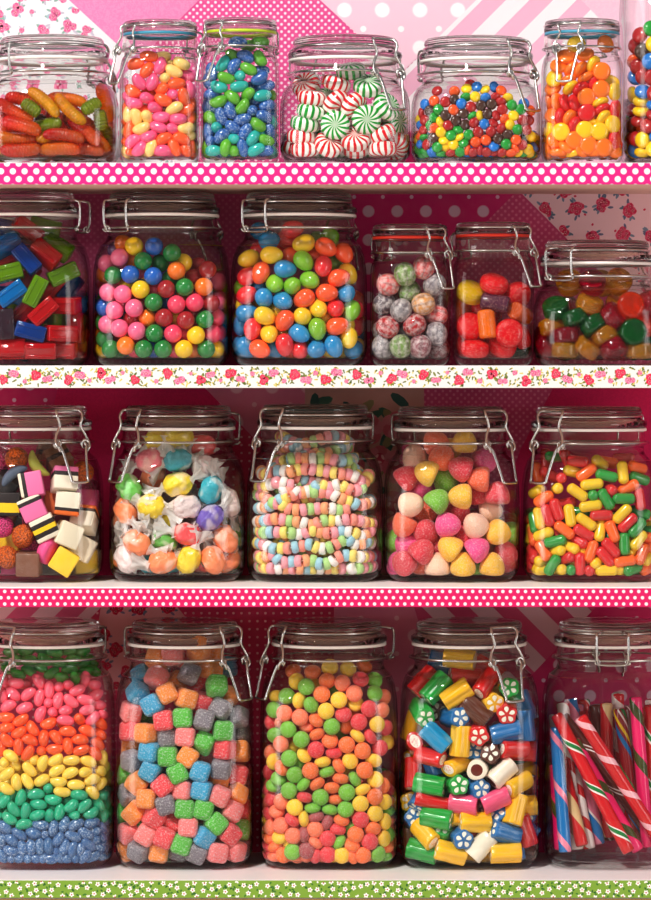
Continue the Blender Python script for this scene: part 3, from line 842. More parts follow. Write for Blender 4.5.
KIND = {   # kind: (object name, mesh, category, noun phrase)
    'bean': ('jelly_bean', mk('jelly_bean', bean(16.4, 10.4), M_BEAN), 'jelly bean', 'jelly bean'),
    'bean3': ('glazed_jelly_bean', mk('glazed_jelly_bean', bean(15.8, 9.7), M_BEAN), 'jelly bean', 'jelly bean'),
    'bean2': ('licorice_twist', mk('licorice_twist', bean(27, 9.5, .03), M_SOFT), 'licorice', 'licorice twist'),
    'egg': ('jelly_egg', mk('jelly_egg', sq(10.25, 7.9, 7.9, 1, 1, 28, 16, lambda x, y, z: (x, y * (1 - .012 * x), z * (1 - .012 * x))), M_BEAN), 'jelly egg', 'jelly egg'),
    'gumball': ('gumball', mk('gumball', sq(8.05, 8.05, 8.05, 1, 1, 28, 18), M_GLOSS), 'gumball', 'gumball'),
    'button': ('chocolate_button', mk('chocolate_button', disc_m(9.6, 5.6, .88, 22), M_GLOSS), 'chocolate button', 'chocolate button'),
    'buttonL': ('giant_chocolate_button', mk('giant_chocolate_button', disc_m(14.5, 8.5, .9), M_GLOSS), 'chocolate button', 'chocolate button'),
    'disc': ('chocolate_lentil', mk('chocolate_lentil', disc_m(15.8, 6.8, .68), M_GLOSS), 'candy lentil', 'lentil'),
    'sour': ('sour_lentil', mk('sour_lentil', disc_m(14.8, 9.4, .9), M_SOURL), 'sour candy', 'sour lentil'),
    'mint': ('peppermint', mk('peppermint', mint_m(), M_MINT), 'peppermint', 'striped peppermint'),
    'coin': ('licorice_roundel', mk('licorice_roundel', puck_m(24, 10, 3.5), M_SOFT), 'licorice', 'licorice roundel'),
    'gumdrop': ('gumdrop', mk('gumdrop', drop_m(), M_SUGAR), 'gumdrop', 'gumdrop'),
    'capsule': ('chewy_capsule', mk('chewy_capsule', capsule_m(20.5, 9.6), M_BEAN), 'chewy candy', 'chewy capsule'),
    'sourcube': ('sour_cube', mk('sour_cube', rbox(8.6, 8.6, 8.6, 4.2, 5), M_SOUR), 'sour candy', 'sour cube'),
    'block': ('licorice_block', mk('licorice_block', rbox(10.4, 10.4, 10.4, 1.6, 3), M_SOFT), 'licorice', 'fondant block'),
    'berry': ('licorice_berry', mk('licorice_berry', sq(10.4, 9.6, 9.6, .85, 1, 30, 18), M_BERRY), 'licorice', 'beaded berry'),
    'taffy': ('wrapped_taffy', None, 'taffy', 'wrapped taffy'),
    'fruitball': ('fruit_ball', mk('fruit_ball', sq(10.6, 9.6, 9.6, .92, 1, 28, 18), M_FRUIT), 'hard candy', 'fruit ball'),
    'roundel': ('striped_roundel', mk('striped_roundel', disc_m(25.6, 16, .7, 34), M_ROUNDEL), 'hard candy', 'round candy'),
    'drum': ('candy_drum', mk('candy_drum', xr(puck_m(15.6, 25, 2.6)), M_ROUNDEL), 'hard candy', 'drum candy'),
    'gem': ('boiled_sweet', mk('boiled_sweet', puck_m(23.6, 13.6, 3.4), M_CLEAR), 'boiled sweet', 'boiled sweet'),
    'brick': ('gummy_brick', mk('gummy_brick', brick_m(), M_GUMMY, True), 'gummy', 'gummy brick'),
    'worm': ('gummy_worm', mk('gummy_worm', worm_m(36, 12.6, 15), M_WORM), 'gummy', 'gummy worm'),
    'wormshort': ('gummy_leaf', mk('gummy_leaf', worm_m(19, 12, 7), M_WORM), 'gummy', 'short ridged gummy'),
    'rock': ('rock_candy', mk('rock_candy', rock_m(27, 18.5, 5, .13, 1), M_ROCK['flower']), 'rock candy', 'flower rock'),
    'rockwhite': ('filled_rock_candy', mk('filled_rock_candy', rock_m(25, 18, 0, 0, .8), M_ROCK['oval']), 'rock candy', 'white-centred rock'),
    'rockcore': ('hollow_rock_candy', mk('hollow_rock_candy', rock_m(25, 19, 3, .08, .95), M_ROCK['core']), 'rock candy', 'brown-cored rock'),
    'rockthin': ('rock_candy_rod', mk('rock_candy_rod', rock_m(30, 12.5, 0, 0, 1), M_ROCK['thin']), 'rock candy', 'plain rock rod'),
}
KIND['rock2'] = KIND['rock']; KIND['rockcore2'] = KIND['rockcore']
M_SANDW = {c: mk('licorice_sandwich', rbox(10.6, 10.6, 10.2, 1.3, 3), m) for c, m in M_LAYER.items()}
SANDW_NAME = {'P': 'pink-black layered', 'L': 'yellow-black striped', 'O': 'orange-topped white', 'W': 'pink-topped white', 'Y': 'yellow-black layered', 'N': 'brown-black layered'}
ME_SPECK = KIND['bean'][1].copy(); ME_SPECK.materials.clear(); ME_SPECK.materials.append(M_SPECK)
ME_SPECK3 = KIND['bean3'][1].copy(); ME_SPECK3.materials.clear(); ME_SPECK3.materials.append(M_SPECK)
ME_TAFFY = [mk('wrapped_taffy', taffy_m(i), M_WAX) for i in range(4)]
ME_TWIST = [mk('wrapper_twist', twist_m(i), M_PAPER) for i in range(4)]

# colours: jar -> letter -> (sRGB, word)
COL = {
    '1a': dict(y=((250, 165, 30), 'yellow-orange'), o=((250, 100, 30), 'orange'), r=((235, 35, 35), 'red'), g=((150, 165, 30), 'green'), d=((95, 75, 25), 'dark olive')),
    '1b': dict(p=((245, 92, 142), 'pink'), o=((250, 92, 28), 'orange'), c=((252, 212, 128), 'cream')),
    '1c': dict(b=((48, 98, 172), 'speckled blue'), g=((96, 176, 34), 'green'), t=((30, 176, 168), 'turquoise')),
    '1d': dict(r=((218, 20, 40), 'red'), g=((28, 160, 52), 'green')),
    '1e': dict(y=((252, 210, 20), 'yellow'), b=((18, 120, 208), 'blue'), r=((178, 18, 26), 'red'), o=((248, 92, 32), 'orange'), g=((32, 158, 56), 'green'), n=((72, 36, 24), 'brown')),
    '2a': dict(c=((20, 130, 205), 'light blue'), b=((18, 70, 160), 'blue'), g=((120, 170, 25), 'green'), r=((222, 18, 36), 'red'), d=((70, 45, 60), 'dark purple')),
    '2b': dict(y=((252, 205, 20), 'yellow'), b=((14, 98, 192), 'blue'), g=((0, 128, 52), 'green'), o=((248, 125, 28), 'orange'), r=((165, 10, 28), 'dark red'), p=((246, 112, 152), 'light pink'), k=((242, 70, 105), 'pink'), v=((110, 70, 130), 'purple')),
    '2c': dict(b=((0, 138, 196), 'blue'), r=((232, 28, 40), 'red'), y=((252, 206, 16), 'yellow'), g=((132, 192, 40), 'green'), o=((250, 88, 30), 'orange'), d=((110, 160, 30), 'dark green')),
    '2d': dict(p=((222, 100, 100), 'dusty pink'), g=((120, 150, 80), 'dusty green'), G=((138, 130, 135), 'grey'), o=((212, 152, 92), 'tan'), d=((86, 72, 82), 'dark grey'), r=((176, 32, 40), 'dark red'), m=((150, 92, 100), 'mauve')),
    '2e': dict(y=((232, 190, 26), 'yellow'), r=((240, 32, 42), 'red'), v=((92, 34, 62), 'purple'), o=((222, 92, 32), 'burnt orange'), t=((250, 122, 20), 'bright orange'), g=((50, 90, 60), 'dark green')),
    '2f': dict(a=((240, 162, 45), 'amber'), g=((10, 122, 52), 'green'), r=((190, 14, 52), 'crimson'), o=((246, 70, 30), 'orange-red'), y=((226, 170, 40), 'honey yellow')),
    '3a': dict(c=((240, 226, 200), 'cream'), y=((250, 208, 20), 'yellow'), p=((232, 70, 140), 'pink'), o=((228, 108, 28), 'orange'), n=((120, 70, 42), 'brown'), K=((40, 28, 26), 'black'), l=((195, 200, 70), 'lime'), s=((70, 85, 110), 'blue-grey'), P=((255, 255, 255), ''), L=((255, 255, 255), ''), O=((255, 255, 255), ''), W=((255, 255, 255), ''), Y=((255, 255, 255), ''), N=((255, 255, 255), '')),
    '3b': dict(t=((0, 168, 186), 'teal'), k=((246, 120, 140), 'salmon pink'), y=((252, 222, 30), 'yellow'), g=((110, 200, 80), 'green'), w=((246, 226, 224), 'white'), o=((255, 142, 88), 'orange'), v=((110, 84, 186), 'purple'), r=((246, 78, 82), 'red')),
    '3d': dict(y=((250, 190, 24), 'yellow'), r=((222, 30, 56), 'red'), p=((242, 70, 140), 'pink'), g=((124, 192, 40), 'green'), o=((250, 100, 50), 'orange'), w=((252, 204, 176), 'peach')),
    '3e': dict(y=((240, 198, 20), 'yellow'), o=((250, 106, 22), 'orange'), g=((30, 146, 52), 'green'), r=((212, 18, 30), 'red')),
    '4a': dict(g=((40, 150, 36), 'green'), p=((250, 98, 122), 'pink'), o=((252, 92, 20), 'orange'), y=((252, 216, 90), 'yellow'), t=((16, 176, 134), 'teal'), b=((72, 110, 158), 'blue')),
    '4b': dict(b=((30, 156, 200), 'blue'), p=((248, 122, 122), 'pink'), G=((120, 110, 120), 'grey'), o=((250, 142, 40), 'orange'), g=((78, 184, 40), 'green'), r=((238, 54, 66), 'red')),
    '4c': dict(y=((252, 204, 20), 'yellow'), g=((116, 186, 34), 'green'), o=((250, 112, 34), 'orange'), p=((250, 120, 80), 'salmon'), r=((226, 36, 50), 'red'), m=((172, 66, 70), 'mauve')),
    '4d': dict(y=((248, 192, 20), 'yellow'), n=((92, 40, 18), 'brown'), r=((212, 16, 26), 'red'), g=((20, 160, 60), 'green'), b=((0, 108, 170), 'blue'), t=((0, 148, 196), 'light blue'), k=((246, 92, 134), 'pink'), w=((248, 236, 216), 'white')),
}
COL['1f'] = dict(y=((254, 202, 14), 'yellow'), o=((252, 124, 24), 'orange'), r=((218, 20, 32), 'red'))
COL['1g'] = COL['1e']
WHERE = {'1a': 'in the gummy jar', '1b': 'in the orange-pink bean jar', '1c': 'in the blue-green bean jar', '1d': 'in the peppermint jar', '1e': 'in the chocolate button jar', '1f': 'in the lentil jar', '1g': 'in the cut-off tall jar',
         '2a': 'in the gummy brick jar', '2b': 'in the gumball jar', '2c': 'in the jelly egg jar', '2d': 'in the fruit ball jar', '2e': 'in the red hard-candy jar', '2f': 'in the boiled sweet jar',
         '3a': 'in the allsorts jar', '3b': 'in the taffy jar', '3c': 'in the necklace jar', '3d': 'in the gumdrop jar', '3e': 'in the capsule jar',
         '4a': 'in the rainbow bean jar', '4b': 'in the sour cube jar', '4c': 'in the sour lentil jar', '4d': 'in the rock candy jar', '4e': 'in the candy stick jar'}
CONTENT = {'1a': 'fruit gummies', '1b': 'orange and pink jelly beans', '1c': 'blue and green jelly beans', '1d': 'peppermints', '1e': 'small chocolate buttons', '1f': 'candy lentils', '1g': 'large chocolate buttons', '2a': 'gummy bricks', '2b': 'gumballs', '2c': 'jelly eggs', '2d': 'fruit balls', '2e': 'hard candies', '2f': 'boiled sweets', '3a': 'licorice allsorts', '3b': 'wrapped taffies', '3d': 'gumdrops', '3e': 'chewy capsules', '4a': 'rainbow jelly beans', '4b': 'sour cubes', '4c': 'sour lentils', '4d': 'rock candies'}
ORD = ['zeroth', 'first', 'second', 'third', 'fourth', 'fifth', 'sixth', 'seventh', 'eighth', 'ninth', 'tenth', 'eleventh', 'twelfth', 'thirteenth', 'fourteenth', 'fifteenth', 'sixteenth', 'seventeenth', 'eighteenth', 'nineteenth', 'twentieth', 'twenty-first', 'twenty-second', 'twenty-third', 'twenty-fourth']
NUM = ['no', 'one', 'two', 'three', 'four', 'five', 'six', 'seven', 'eight', 'nine', 'ten', 'eleven', 'twelve', 'thirteen', 'fourteen']

def name_all(jar, items):
    """items: (object, noun, words, x, z, seen): a label that singles out each sweet one can see, by its height and order in its jar"""
    fam = {}
    for it in items: fam.setdefault((it[1], it[2]), []).append(it)
    for (noun, word), L in fam.items():
        base = (word + ' ' + noun).strip()
        for it in L:
            if not it[5]: it[0]['label'] = '%s out of sight among the others %s' % (base, WHERE[jar])
        L = sorted([i for i in L if i[5]], key=lambda i: -i[4]); n = len(L)
        if n == 1: L[0][0]['label'] = 'only %s showing %s' % (base, WHERE[jar]); continue
        if n <= 4:
            for i, it in enumerate(L):
                q = {0: 'highest', n - 1: 'lowest'}.get(i, ORD[i + 1] + ' highest')
                it[0]['label'] = '%s %s %s, of %s showing' % (q, base, WHERE[jar], NUM[n])
            continue
        nb = max(2, min(20, round(n / 5)), math.ceil(n / 12)); cut = [round(n * b / nb) for b in range(nb + 1)]
        for b in range(nb):
            row = sorted(L[cut[b]:cut[b + 1]], key=lambda i: i[3]); m = len(row)
            if b == 0: w = 'top'
            elif b == nb - 1: w = 'lowest'
            elif b == nb - 2 and nb > 4: w = 'next-to-lowest'
            else: w = ORD[b + 1] + ' highest'
            for i, it in enumerate(row):
                if m == 1: t = '%s %s, the %s one' % (base, WHERE[jar], w)
                else:
                    q = 'leftmost' if i == 0 else ('rightmost' if i == m - 1 else ORD[i + 1] + ' from left')
                    t = '%s %s, %s in the %s row of %s' % (base, WHERE[jar], q, w, NUM[m])
                    if len(t.split()) > 16: t = '%s %s, %s in %s %s' % (base, WHERE[jar], q, w, NUM[m])
                it[0]['label'] = t

# packing of the sweets: kind colour x y z (tenths of a millimetre from the jar's base) quaternion (hundredths) seen
DATA = """#1a
worm y -31 -492 530 93 -7 36 -4 1;worm y 192 -498 466 5 92 3 -38 1;worm o 157 -393 555 100 0 7 -6 1;wormshort g 372 -457 490 -27 -15 -47 83 1;wormshort g 446 -399 382 60 47 56 -32 1;wormshort g -146 -499 478 81 -51 29 10 1
wormshort d -47 -298 362 92 -25 21 23 1;wormshort d 175 -110 365 91 30 29 -3 1;worm g -41 -424 332 19 12 77 60 1;worm o 408 -327 257 22 86 12 -44 1;worm r 309 -422 286 88 33 26 -24 1;worm r -226 -496 328 83 54 9 -12 1
worm o -267 -448 228 -4 -7 99 13 1;worm r 138 -502 236 99 -13 6 2 1;worm r -234 -489 122 33 94 -7 -1 1;worm o 105 -476 122 9 3 27 96 1;worm r -288 -435 460 -28 93 -3 -25 1;worm r 99 -360 340 -25 86 -20 -39 1
worm o 477 -233 536 61 49 58 -21 1;wormshort g 496 -227 248 77 1 62 -12 1;wormshort g -382 -271 467 -14 81 -4 -57 0;wormshort d 366 -280 124 -11 98 7 -13 1;worm r 396 -170 178 72 -63 21 18 1;worm r -90 -336 165 74 -64 19 10 1
worm r 284 -226 392 44 82 22 -30 1;worm r 301 -393 124 99 -16 4 -4 1;worm r -389 -364 339 58 -58 38 43 1;worm r 17 -213 420 -42 88 -21 0 1;worm r -202 -362 550 92 -37 8 10 1;worm o 160 166 123 7 -7 -50 86 1
worm o 156 496 122 3 -1 52 86 1;worm r 222 382 123 -36 93 -6 0 1;worm d 37 -32 121 36 60 60 38 1;worm o 499 145 336 -49 -54 39 56 1;worm g 434 383 177 75 -42 46 -24 1;worm r 13 -206 222 86 13 -44 23 1
worm o 265 -162 121 -13 -55 80 19 1;worm r -167 -123 121 -12 76 -63 9 1;worm y -76 246 123 -44 63 -50 39 1;worm g 146 -148 122 -40 69 51 -32 1;worm g 468 186 231 -3 -63 76 13 1;worm r -502 -49 232 51 50 35 61 0
worm r -444 -43 337 -16 -54 77 30 0;worm d -486 279 263 74 -22 -40 50 0;worm o 149 282 120 8 3 25 96 1;worm o 497 58 122 -33 63 62 -32 1;worm y -14 419 178 88 21 -32 -27 0;worm y -224 344 211 21 55 23 77 1
worm o -369 -16 122 94 -7 -5 33 1;worm y 29 -358 229 91 -1 -3 42 1;worm g -163 107 121 27 28 64 66 1;worm r -328 -109 274 81 31 44 22 0;worm d 382 -55 225 4 -5 73 -68 1;worm d -421 102 123 66 -62 -31 29 1
worm y 417 -14 351 62 -14 -34 69 1;worm r 223 28 231 65 53 48 -27 0;worm r -379 -253 246 -43 89 13 11 1;worm o 205 -225 231 49 71 -39 -30 1;worm r -280 402 122 -5 89 44 -4 1;worm y -356 -327 122 99 10 2 2 1
worm g -381 -167 121 11 -27 90 -32 1;worm y -474 283 122 -32 71 57 -24 1;worm y 387 141 122 13 69 70 11 1
#1b
bean p 13 -271 834 54 -21 81 10 1;bean o -98 -272 800 -36 -26 -57 69 1;bean p -165 -269 697 -34 84 -11 -42 1;bean p -52 -274 697 60 0 79 -16 1;bean c 50 -247 732 24 56 72 33 1;bean c 131 -273 787 -31 92 -2 -25 1
bean p 242 -191 757 89 -40 9 20 1;bean o 154 -270 681 86 -48 -14 7 1;bean o 23 -253 640 13 88 -45 1 1;bean o -222 -246 621 22 93 -7 -29 1;bean p -246 -165 573 24 95 -13 -17 1;bean o -82 -156 599 90 37 19 -11 1
bean p 119 -243 593 72 25 -20 -62 1;bean o 213 -256 574 50 -60 22 59 1;bean p 262 -198 636 65 47 55 -24 1;bean o 38 -275 544 -6 98 -8 -19 1;bean p -98 -256 558 69 -60 -16 37 1;bean p -213 -256 517 55 80 -9 -20 1
bean p -29 -256 478 66 -64 -21 33 1;bean c 134 -272 473 17 -18 46 85 1;bean o 230 -220 458 19 -12 75 62 1;bean c -260 -202 427 38 -53 59 48 1;bean c -191 -259 398 77 -4 58 26 1;bean c -96 -257 395 77 -23 27 53 1
bean p 21 -273 396 18 98 -11 -2 1;bean p 164 -269 381 58 81 -1 0 1;bean c -145 -272 299 -17 96 -6 19 1;bean p -2 -274 309 64 -76 16 4 1;bean p 124 -251 295 -29 45 -57 63 1;bean c 231 -247 305 -22 91 34 4 1
bean o -254 -219 286 37 45 67 -45 1;bean p -221 -254 192 22 -28 -3 93 1;bean p -83 -274 230 17 3 82 -54 1;bean o 48 -275 212 97 -5 -23 6 1;bean o 194 -265 214 89 -40 10 19 1;bean p -161 -270 126 40 1 91 -3 1
bean c -63 -274 134 5 -53 17 83 1;bean p 35 -276 108 98 22 0 0 1;bean o 137 -273 135 57 -63 37 37 1;bean o -135 -201 464 29 96 -2 2 1;bean c 76 -195 834 1 97 -14 20 1;bean c 197 -250 855 52 81 24 -9 1
bean c 26 -174 915 76 65 -4 9 1;bean o -80 -250 916 76 -64 11 -4 1;bean o -198 -250 852 92 29 -16 -21 1;bean o 270 -156 403 73 7 34 -58 1;bean o 272 -131 535 56 51 24 -61 1;bean o 88 -186 354 -34 -27 54 73 1
bean p 80 46 139 67 -12 -64 -35 1;bean c -126 -113 114 -2 -56 78 -27 1;bean c 274 92 361 57 30 -61 -47 1;bean o -245 -161 188 2 11 -29 95 1;bean p 197 110 112 -10 -55 75 34 1;bean o 130 -4 113 87 -28 3 42 1
bean o 100 -194 196 81 56 -10 -11 1;bean p 193 -168 342 72 12 64 23 0;bean o -65 109 111 55 -4 -10 -83 1;bean c -276 -117 124 64 24 -31 66 1;bean o -210 -195 109 -15 -6 23 96 1;bean o -277 -41 289 12 71 -48 50 1
bean p -247 -80 206 88 -46 9 6 1;bean c 240 -185 242 68 74 -3 3 1;bean o -251 130 296 -48 83 25 -7 0;bean o -200 -74 112 73 -8 7 68 1;bean p 162 194 112 -14 -1 91 40 1;bean o -7 -204 138 72 33 -58 20 1
bean o -254 -136 359 91 -24 23 -23 1;bean p 252 71 186 -7 24 92 -31 1;bean c 185 -59 114 -37 2 38 85 1;bean o 277 -77 134 27 64 46 -55 1;bean c -80 -196 275 70 24 -66 13 1;bean o -14 199 112 -4 26 94 24 1
bean o 274 -12 514 -6 76 -64 -9 1;bean p 274 18 296 57 52 -59 22 1;bean p -273 158 211 7 65 -49 -57 0;bean o 265 200 137 9 71 -7 -69 1;bean p 30 -129 133 67 16 -58 44 1;bean c -246 -128 272 24 97 6 -3 1
bean p 99 -106 510 40 -25 -16 86 1;bean p -45 -116 116 7 78 55 30 1;bean c 275 -108 328 57 -47 -60 30 1;bean p -171 272 139 64 37 58 -35 1;bean c 95 130 113 -18 20 94 -21 1;bean c -149 -161 313 55 -51 6 66 1
bean p -16 -124 497 -2 84 54 7 1;bean p -272 35 347 76 -25 57 19 0;bean c -93 -199 136 9 -59 20 78 1;bean p 23 277 136 77 -27 -55 -17 1;bean o -276 -22 108 51 49 -49 -51 1;bean o -254 68 114 8 97 13 -17 1
bean o 220 -230 124 34 26 -25 87 1;bean o -243 239 140 39 63 37 -56 1;bean c -273 68 492 -48 61 -9 62 0;bean p 201 -138 109 89 -24 -13 36 1;bean c -117 1 114 64 53 19 52 1;bean p 10 82 128 2 61 -51 60 1
bean o 106 -115 118 38 -43 -27 78 1;bean o -250 -3 177 84 51 18 0 0;bean p -277 61 222 70 -2 68 23 0;bean p 25 -208 261 0 -19 1 98 1;bean c 268 -19 418 19 48 81 28 1;bean o 34 -30 108 51 37 -46 -62 1
bean o 276 101 118 66 22 21 -68 1;bean c 85 249 110 74 31 18 57 1;bean o 277 -76 252 67 20 7 -71 1;bean c 250 14 112 -1 19 87 46 1;bean o -41 -4 108 79 -15 -11 58 1;bean o 183 268 120 38 88 -19 24 1
bean p 94 -201 111 -7 3 98 20 1;bean p -107 190 138 -35 58 -56 -48 1;bean c -206 230 517 -12 35 87 -32 1;bean o -261 201 447 -46 49 -11 74 0;bean p 275 120 244 70 -10 -51 -49 1;bean p -78 271 110 97 -18 -9 16 1
bean c 47 -146 428 -25 -57 72 31 1;bean o -273 -107 485 41 -48 65 42 1;bean o -274 -33 426 19 61 4 77 0;bean o -160 69 109 -9 -52 85 10 1;bean p 249 -22 190 -33 93 18 0 1;bean c -273 152 114 24 -64 73 5 1
bean p 274 108 455 52 42 -52 -53 1;bean o 272 -165 137 8 72 19 -66 1;bean o -191 166 114 66 47 49 33 1;bean o -275 142 376 21 70 68 -7 0
#1c
bean b 55 -255 915 95 -21 23 -7 1;bean b -11 -255 1037 81 -58 5 -7 1;bean b -44 -267 834 -27 -40 -27 83 1;bean g 80 -269 808 69 -68 23 10 1;bean b 180 -186 797 -45 88 -11 6 1;bean g -114 -269 732 -36 92 1 -17 1
bean t 2 -242 751 66 43 -32 -52 1;bean b 174 -263 729 25 -8 94 21 1;bean t -176 -262 657 29 93 -11 -19 1;bean t -1 -270 660 6 -13 90 42 1;bean b 116 -140 654 79 -59 12 14 1;bean b 226 -209 667 6 -8 46 88 1
bean b -234 -236 788 -14 79 -18 -57 1;bean b -264 -171 711 24 75 8 -62 1;bean b -230 -200 594 93 36 0 -2 1;bean g -60 -266 569 91 -19 36 -8 1;bean g 74 -252 593 41 -26 2 88 1;bean t 197 -258 580 -8 -16 41 89 1
bean g -179 -263 530 11 11 95 -26 1;bean g 27 -270 485 42 5 90 10 1;bean b 120 -176 542 75 59 -8 -27 1;bean b 238 -224 501 -35 -2 -27 90 1;bean b -268 -133 499 9 -62 -14 76 1;bean b -154 -266 403 -38 73 -18 -54 1
bean b -77 -269 453 14 80 -3 -59 1;bean b 113 -241 456 -27 -63 63 36 1;bean b 214 -251 403 82 48 28 9 1;bean g -251 -215 400 37 76 -30 -45 1;bean b 27 -269 378 57 -81 2 -15 1;bean g 158 -267 332 -28 -17 82 -47 1
bean t -192 -233 305 56 -29 17 -76 1;bean b -52 -270 308 49 82 21 -20 1;bean b 52 -271 273 18 -47 41 76 1;bean t -53 -247 216 52 65 -35 -42 1;bean t 118 -270 216 -35 -32 -54 70 1;bean b 260 -195 282 -14 77 42 -47 1
bean b -264 -178 288 63 -21 73 16 1;bean b -149 -268 237 93 10 -34 6 1;bean g 231 -239 200 -31 88 29 -23 1;bean g -117 -272 137 -43 -47 -54 55 1;bean g -46 -242 113 54 -39 -59 47 1;bean b 31 -271 135 64 -47 45 41 1
bean t 142 -270 118 7 -23 36 90 1;bean t -225 -242 111 73 61 -21 -24 1;bean t 269 -132 111 69 27 36 57 1;bean g -54 -200 924 65 -66 6 37 1;bean g 176 -240 899 -12 87 -26 -41 1;bean t -139 -262 853 48 -2 86 -20 1
bean g 178 -183 1044 46 86 20 11 1;bean g 73 -95 1024 -20 98 2 0 1;bean b 145 -200 186 82 -50 25 12 1;bean t 123 -82 113 70 41 14 56 1;bean b -174 -184 108 11 29 88 37 1;bean t -106 -71 114 20 5 89 41 0
bean t -157 -123 181 92 -36 -15 6 1;bean g -67 -200 379 86 -36 33 17 1;bean t -175 -7 111 57 78 25 7 1;bean b 264 177 111 62 -4 10 78 1;bean b 4 11 108 -41 -14 29 85 1;bean b -235 -208 192 -32 -45 75 36 1
bean t -138 -194 194 92 3 40 -3 1;bean b 4 -26 544 29 22 64 68 1;bean t 27 273 134 63 -6 77 5 1;bean t 219 20 562 13 -2 87 -48 0;bean b -273 -99 272 16 69 -4 71 1;bean g -272 -57 403 67 14 5 -73 1
bean t 45 118 113 75 10 14 -64 1;bean b 34 -162 334 -41 -59 69 10 1;bean b 184 262 109 52 -84 8 -10 1;bean g 244 81 399 15 11 32 93 0;bean g -177 265 122 -20 -26 -28 90 1;bean b -62 64 109 99 10 4 7 1
bean b 187 -124 113 62 48 51 36 1;bean g 269 -80 598 15 76 -55 -32 1;bean g 128 132 112 39 -16 -12 90 1;bean g -272 -22 293 60 31 67 -29 0;bean t 248 35 118 -23 -11 75 -62 1;bean t -268 56 557 72 33 8 61 1
bean t 212 155 562 -25 6 46 85 0;bean g -271 -139 137 -16 71 -29 -63 1;bean g 272 125 189 19 66 59 42 1;bean b 164 26 109 69 -2 6 -72 1;bean t 243 -7 414 -7 -4 99 7 1;bean b 91 23 108 52 -54 -48 46 1
bean b -115 202 112 -15 98 -7 12 1;bean b 271 135 278 71 18 -2 -68 1;bean g 35 -165 110 -6 88 47 1 1;bean t -23 -104 111 68 -21 -9 70 1;bean b -265 178 412 34 -52 71 -32 0;bean b 248 -69 180 70 68 6 22 1
bean t -270 148 302 -12 74 56 37 0;bean t -107 -146 108 -6 22 95 -23 1;bean t -144 115 109 61 20 19 75 1;bean b 250 50 308 88 35 -30 -8 1;bean b -247 95 201 -15 -6 90 41 0;bean b -272 87 120 -2 69 -60 41 1
bean b 268 161 369 65 -38 51 -41 0;bean t 270 -140 354 -30 61 -18 71 1;bean g -206 78 112 36 -64 65 -20 1;bean t -244 -38 492 -6 99 8 -14 0;bean t -99 -43 493 53 35 -71 -31 1;bean t -49 135 109 85 52 -2 -1 1
bean t -174 258 578 10 -19 18 96 1;bean g 93 -186 277 37 -33 9 86 1;bean g -107 -180 282 68 -16 -38 -60 1;bean b -67 271 108 0 0 83 -56 1;bean t 269 71 496 -44 64 -61 -16 1;bean g -175 -115 259 92 13 -1 36 1
bean b 273 29 202 9 70 -38 -60 1;bean g -247 46 449 -19 15 53 82 1;bean b 270 -53 505 73 -23 -16 62 1;bean b 243 -145 193 8 99 11 3 1;bean b 101 -197 118 -37 13 39 83 1;bean t -2 -144 524 75 57 33 11 1
bean t 239 154 460 71 69 6 7 0;bean g 191 -155 335 48 -48 -37 64 1;bean t -250 -67 190 94 22 -20 -16 1;bean t -235 191 108 89 43 -8 -16 1;bean b 100 243 111 9 79 -60 3 1;bean t 244 -14 257 99 7 -6 -6 1
bean g 21 -182 435 -41 89 4 -18 1;bean b 44 -55 126 25 74 -27 -56 1;bean t -265 150 496 81 1 -5 58 0;bean g 240 104 108 93 33 -4 -13 1;bean b 245 -45 334 -10 -3 -21 97 1;bean b -266 66 363 19 -51 83 -10 1
bean b 113 -167 368 50 51 64 29 1;bean b 167 -42 484 21 37 63 64 1;bean g -214 -91 109 3 6 97 23 1;bean b 201 -163 443 -38 -20 -40 81 1;bean b 222 -223 110 95 -5 -5 -31 1;bean b 244 -88 413 -11 98 5 18 1
bean b 193 180 133 76 -39 -40 -34 1;bean b 5 204 111 9 3 -67 74 1;bean b -169 -193 474 96 28 0 -4 1;bean t 242 -93 258 99 -10 -3 0 1;bean b -244 16 189 -5 12 19 97 1;bean g 243 -36 109 37 93 5 -1 1
bean b -69 2 139 29 77 0 57 1;bean t 175 -176 257 57 24 46 64 1;bean g -244 60 272 -17 98 10 -10 0;bean g 26 -202 192 3 -26 -45 85 1;bean g -272 -11 108 -48 52 52 -48 1
#1d
mint g -87 -487 330 56 56 41 -45 1;mint g 180 -484 378 -2 -7 72 -69 1;mint r -285 -404 570 44 11 -5 89 1;mint g -288 -412 450 70 -3 13 -70 1;mint g -343 -395 347 71 1 12 -69 1;mint r -376 -369 238 55 0 5 -83 1
mint r -342 -387 124 98 1 0 -19 1;mint r -141 -442 167 -44 -4 -42 79 1;mint r 83 -450 211 76 32 23 -51 1;mint r 90 -349 154 16 5 -35 92 1;mint r -77 -426 518 12 -55 72 -41 1;mint r 72 -428 495 44 26 85 -15 1
mint r 310 -408 261 15 48 85 17 1;mint r 319 -403 127 5 92 -38 6 1;mint g 355 -418 494 71 51 11 48 1;mint r -333 -222 692 85 48 -19 -8 1;mint r -78 -365 691 98 5 16 7 1;mint g 49 -334 801 98 17 -5 -3 1
mint g -148 -232 571 63 26 25 -69 1;mint g 194 -412 671 91 32 11 -24 1;mint r 308 -209 398 62 3 69 -39 1;mint g 428 -247 377 59 5 69 -41 1;mint r -434 -168 135 99 -9 14 -2 1;mint g 428 36 241 78 1 -4 62 1
mint r 420 214 338 62 8 4 78 1;mint r -429 66 248 -11 85 -51 -2 1;mint r -21 -266 264 60 -25 -4 76 1;mint r 427 -138 183 47 52 -52 49 1;mint g 196 -227 185 6 17 75 63 1;mint g -51 -197 123 0 1 -2 100 1
